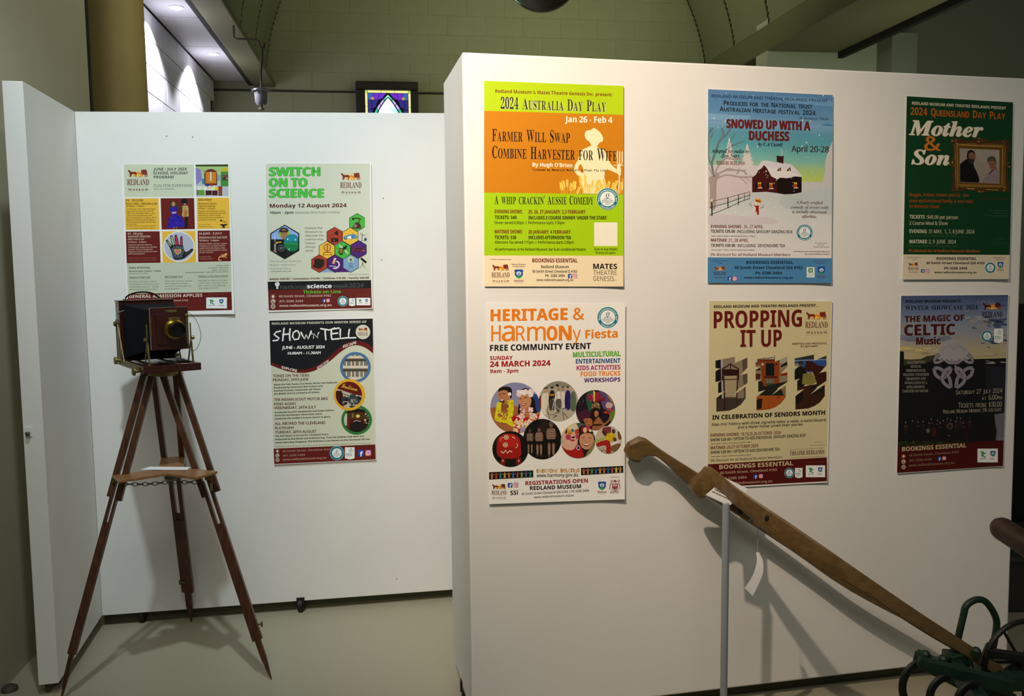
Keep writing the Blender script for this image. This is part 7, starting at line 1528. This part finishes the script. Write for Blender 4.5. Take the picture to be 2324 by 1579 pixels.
# hook on the rear frame
hk = [K(.0, r0-.01, .19), K(-.012, r0-.02, .197), K(.006, r0-.05, .206)]
MB().tube(hk, .0016, 6).build('stay_hook', material('bright_steel', '#c9c9c4', .25, metal=.9), kc)
adopt(kc)

# ---------------------------------------------------------------- plough leaning before the large panel
def offR(w): return OR-nR*w                   # plane w metres in front of the panel face
def pw(x, y, w): return hit(x, y, offR(w), nR)
pl = thing('hand_plough', 'old hand plough with two brown wooden handles and a green iron frame', 'plough', pw(2200, 1579, .25)*[1, 1, 0])
def handle(outl_top, outl_bot, wA, wB, xA, xB, thick):
    """closed solid between an upper and a lower outline, both listed left to right as pixels; w runs wA..wB"""
    W_ = (lambda x: wA+(wB-wA)*(x-xA)/(xB-xA)) if not callable(wA) else wA
    T_ = smooth(outl_top, n=4); Bt = smooth(outl_bot, n=4)
    def res(P_, n_):
        P_ = np.array(P_); d_ = np.r_[0, np.cumsum(np.hypot(*np.diff(P_, axis=0).T))]; s_ = np.linspace(0, d_[-1], n_)
        return np.c_[np.interp(s_, d_, P_[:, 0]), np.interp(s_, d_, P_[:, 1])]
    n_ = 64; A_ = res(T_, n_); B_ = res(Bt, n_); vs = []
    for a, b in zip(A_, B_):
        mid = (a+b)/2; w = W_(mid[0])
        for (q, e_) in ((a, .30), (a*.88+b*.12, .5), (a*.12+b*.88, .5), (b, .30)):
            vs.append(pw(q[0], q[1], w)-nR*thick*e_)
        for (q, e_) in ((b, .30), (a*.12+b*.88, .5), (a*.88+b*.12, .5), (a, .30)):
            vs.append(pw(q[0], q[1], w)+nR*thick*e_)
    fs = [(8*i+j, 8*i+(j+1) % 8, 8*i+8+(j+1) % 8, 8*i+8+j) for i in range(n_-1) for j in range(8)]
    return MB().add(vs, fs+[tuple(range(8))[::-1], tuple(8*(n_-1)+j for j in range(8))])
def wnear(x): return float(np.interp(x, NWX, NWY))
NWX = [1560, 1600, 1624, 1654, 1684, 1740, 1850, 1960, 2080, 2170, 2270]; NWY = [.13, .165, .193, .244, .290, .362, .475, .57, .66, .72, .78]
# far handle
handle([(1421, 1018), (1427, 1003), (1440, 997), (1453, 990), (1466, 995), (1500, 1020), (1580, 1071), (1640, 1112), (1800, 1222), (1930, 1312), (2100, 1406), (2190, 1462)],
       [(1419, 1026), (1425, 1040), (1436, 1046), (1446, 1051), (1456, 1038), (1468, 1032), (1490, 1036), (1520, 1060), (1564, 1103), (1640, 1148), (1800, 1252), (1925, 1338), (2100, 1431), (2186, 1480)],
       .052, .12, 1420, 2200, .034).build('handle', m_plough, pl, smooth=True, angle=35)
# near handle
handle([(1566, 1100), (1576, 1084), (1590, 1074), (1604, 1058), (1620, 1064), (1680, 1112), (1800, 1192), (1960, 1303), (2080, 1385), (2180, 1450), (2268, 1508)],
       [(1567, 1112), (1576, 1122), (1590, 1132), (1594, 1131), (1602, 1116), (1618, 1107), (1640, 1114), (1665, 1142), (1690, 1163), (1800, 1250), (1960, 1346), (2080, 1425), (2170, 1478), (2258, 1532)],
       wnear, 0, 0, 0, .034).build('handle', m_plough, pl, smooth=True, angle=35)
for x, y, w, r_ in ((1735, 1172, .354, .009), (2223, 1499, .75, .010), (2258, 1521, .775, .008), (1676, 1155, .075, .010)):
    MB().lathe(pw(x, y, w)-nR*.016, -nR, [(0, r_), (.004, r_*.9), (.006, r_*.4)], 12).build('bolt', m_iron, pl, smooth=True)
DW = .47
def pb_(x, y, w): return pw(x, y, w+DW)
# green loop lever
lv = smooth([(2160, 1508), (2170, 1466), (2186, 1398), (2192, 1376), (2206, 1364), (2222, 1360), (2238, 1366), (2254, 1388), (2262, 1412), (2258, 1446), (2252, 1476), (2244, 1510)], n=4)
MB().tube([pb_(x, y, .22) for x, y in lv], .0085, 12).build('lever_loop', m_green, pl, smooth=True)
MB().bar(pb_(2250, 1460, .22), pb_(2232, 1520, .22), .021, .013, rt, .04, .016).build('lever_foot', m_green, pl, bevel=.003)
# frame casting
zz = lambda x, y, w: pb_(x, y, w)
m = MB()
m.bar(zz(2076, 1489, .20), zz(2300, 1600, .40), .04, .025, Z, .05, .025); m.bar(zz(2082, 1500, .33), zz(2300, 1560, .42), .026, .02, Z, .04, .02)
m.bar(zz(2150, 1490, .20), zz(2230, 1600, .46), .045, .03, Z); m.bar(zz(2120, 1506, .30), zz(2200, 1498, .18), .03, .02, Z)
m.bar(zz(2230, 1512, .22), zz(2240, 1560, .34), .05, .04, rt); m.bar(zz(2236, 1548, .34), zz(2330, 1545, .36), .04, .03, Z)
m.build('frame_casting', m_green, pl, bevel=.005)
for x, y, w in ((2100, 1487, .24), (2160, 1486, .24), (2215, 1480, .30), (2200, 1535, .34), (2140, 1498, .30)):
    MB().lathe(zz(x, y, w), Z, [(-.01, .012), (.006, .012), (.012, .007)], 8).build('frame_bolt', m_green, pl)
m = MB(); 
# upright bracket behind the handles
MB().bar(zz(2168, 1478, .25), zz(2176, 1506, .25), .04, .04, rt).build('handle_bracket', m_green, pl, bevel=.004)
# curved spring tines
for (cx, cy, rx, ry, w, a0, a1) in ((2098, 1560, 50, 58, .32, 250, 110), (2160, 1584, 50, 50, .36, 262, 120), (2218, 1598, 46, 48, .42, 270, 120)):
    pts = [zz(cx+rx*math.cos(math.radians(a)), cy+ry*math.sin(math.radians(a)), w) for a in np.linspace(a0, a1, 18)]
    lowest = pts[-1]; pts += [np.array([lowest[0]+.02, lowest[1], lowest[2]-.03]), np.array([lowest[0]+.05, lowest[1], lowest[2]*.5]), np.array([lowest[0]+.03, lowest[1]-.01, .008])]
    MB().tube(pts, .007, 8, flat=1.5).build('spring_tine', m_iron, pl, smooth=True)
# spoked wheel
wc = zz(2318, 1502, .30); wr = zz(2318, 1410, .30); rad = np.linalg.norm(wr-wc); wn_ = nR
wu = nrm(np.cross(wn_, Z)); 
wh = empty('wheel', wc); wh.parent = pl
MB().tube([wc+rad*(math.cos(a)*wu+math.sin(a)*Z) for a in [i*math.pi/20 for i in range(40)]], .007, 8, closed=True, flat=1.).build('rim', m_iron, wh, smooth=True)
for i in range(7):
    a = i*2*math.pi/7+.35; MB().tube([wc, wc+rad*(math.cos(a)*wu+math.sin(a)*Z)], .004, 6).build('spoke', m_iron, wh)
MB().lathe(wc-wn_*.02, wn_, [(0, .016), (.01, .022), (.03, .022), (.04, .016)], 16).build('hub', m_iron, wh, smooth=True)
MB().tube([wc, zz(2250, 1552, .30)], .012, 8).build('axle_arm', m_green, pl)
MB().tube([pw(2180, 1472, .12), pw(2200, 1500, .30), zz(2215, 1530, .25)], .009, 8).build('handle_brace', m_iron, pl, smooth=True)
MB().bar(zz(2240, 1480, .30), zz(2324, 1492, .34), .022, .016, Z).build('depth_bar', m_iron, pl, bevel=.003)
adopt(pl); wh.matrix_parent_inverse = pl.matrix_world.inverted()
bpy.context.view_layer.update()
for c in wh.children: c.matrix_parent_inverse = wh.matrix_world.inverted()
for c in ch.children: c.matrix_parent_inverse = ch.matrix_world.inverted()

# paper tag hanging by a string from the near handle
WT = .27
tg = thing('paper_tag', 'blank curled white paper tag hanging on a string below the plough handles', 'tag', pw(1722, 1290, WT))
MB().tube([pw(1719, 1181, WT), pw(1720, 1220, WT), pw(1719, 1258, WT)], .0008, 5).build('string', m_string, tg)
MB().tube([pw(1700, 1182, WT-.02), pw(1705, 1177, WT), pw(1712, 1175, WT), pw(1719, 1181, WT)], .0012, 5).build('string_knot', m_string, tg)
c1_ = smooth([(1716, 1254), (1718, 1270), (1714, 1290), (1706, 1310), (1690, 1334)], n=4); c2_ = smooth([(1722, 1252), (1731, 1270), (1732, 1296), (1724, 1320), (1708, 1352)], n=4)
vs = []; n_ = len(c1_)
for i, (a, b) in enumerate(zip(c1_, c2_)):
    w = WT+.008*math.sin(i/n_*3); vs += [pw(*a, w), pw(*b, w+.006)]
me = bpy.data.meshes.new('tag_paper'); me.from_pydata([tuple(v) for v in vs], [], [(2*i, 2*i+1, 2*i+3, 2*i+2) for i in range(n_-1)]); me.materials.append(m_card)
o = bpy.data.objects.new('tag_paper', me); COL.objects.link(o); o.parent = tg; s_ = o.modifiers.new('thickness', 'SOLIDIFY'); s_.thickness = .0006
adopt(tg)

# sign stand: grey pole with a slanted caption card
top = pw(1648, 1143, .265); bot = np.array([top[0], top[1], 0.])
pb = pw(1631, 1579, .17)
ss = thing('sign_stand', 'thin grey pole stand holding a slanted white caption card behind the near plough handle', 'sign stand', (top[0], top[1], 0))
MB().tube([(top[0], top[1], .012), (top[0], top[1], top[2])], .0105, 20).build('pole', m_pole, ss, smooth=True)
MB().lathe((top[0], top[1], 0), Z, [(0, .10), (.006, .10), (.012, .02)], 32).build('base_plate', m_pole, ss, smooth=True)
cq = [pw(1602, 1122, .262), pw(1656, 1147, .262), pw(1700, 1110, .11), pw(1646, 1084, .11)]
MB().prism(cq, nrm(np.cross(cq[1]-cq[0], cq[3]-cq[0]))*-.003).build('caption_card', m_card, ss)
nn = nrm(np.cross(cq[1]-cq[0], cq[3]-cq[0])); nn = nn if nn@(CP-cq[0]) > 0 else -nn
V_ = []; F_ = []
rw = random.Random(2)          # the caption is too small to read in the photograph: plain rows of word-length marks
for y in (.82, .68, .56, .44, .32, .20):
    u = .08
    while u < (.5 if y > .8 else .88):
        w_ = rw.uniform(.03, .10); b0_ = len(V_)
        V_ += [tuple(cq[0]+(cq[1]-cq[0])*a+(cq[3]-cq[0])*b+nn*.0006) for a, b in ((u, y), (u+w_, y), (u+w_, y+.035), (u, y+.035))]; F_.append((b0_, b0_+1, b0_+2, b0_+3)); u += w_+.02
me = bpy.data.meshes.new('lettering'); me.from_pydata(V_, [], F_); me.materials.append(material('black_print', '#2a2828', .6)); o = bpy.data.objects.new('lettering', me); COL.objects.link(o); o.parent = ss
adopt(ss)

# second implement's handle entering at the right edge
a, b = pw(2275, 1200, .55), pw(2440, 1305, .75)
t = thing('implement_handle', 'dark brown rounded wooden handle end entering from the right edge', 'handle', a)
d_ = nrm(b-a); rr = .032
MB().tube([a-d_*.030, a-d_*.026, a-d_*.014, a, b, b+d_*.02], [.006, .018, .028, rr, rr*1.05, rr*.8], 20).build('grip', material('dark_handle_wood', '#352219', .45, noise=.3, nscale=12, stretch=(1, 6, 6)), t, smooth=True)
e1 = b+d_*.01; MB().bar(e1, [e1[0]+.35, e1[1]+.1, .02], .04, .035, Z).build('beam', m_iron, t)
adopt(t)

# dark cabinet and black screen beyond the right end of the panel
cb = aty(2300, 1262, 3.5)
t = thing('cabinet', 'low dark grey plinth cabinet half hidden behind the right end of the large panel', 'cabinet', (cb[0]+.4, 3.7, 0))
MB().aabb((cb[0]-.17, 3.5, 0), (cb[0]+1.2, 3.95, cb[2]-.02)).build('body', material('grey_cabinet', '#2f2f29', .5), t, bevel=.005)
MB().aabb((cb[0]-.18, 3.48, cb[2]-.02), (cb[0]+1.22, 3.97, cb[2])).build('top', material('cabinet_top', '#3a3b36', .35), t, bevel=.004)
adopt(t)
bs = aty(2318, 690, 4.1)
o = MB().aabb((bs[0]-.6, 4.1, 0), (bs[0]+1.4, 4.16, bs[2])).build('black_screen', m_black, bevel=.004); tag(o, 'tall black screen standing behind the right end of the large panel', 'screen')
# small floor fitting at the foot of the left wall
fc = atz(22, 1566, 0.0)
t = thing('cable_cover', 'small dark cable fitting on the floor at far lower left', 'cable', fc)
MB().lathe(fc, Z, [(0, .028), (.012, .026), (.02, .012)], 18).build('cover', m_steel, t, smooth=True)
MB().tube([fc+Z*.006, fc+np.array([-.04, .02, .006]), fc+np.array([-.12, .05, .005])], .004, 6).build('cord', m_steel, t)
adopt(t)
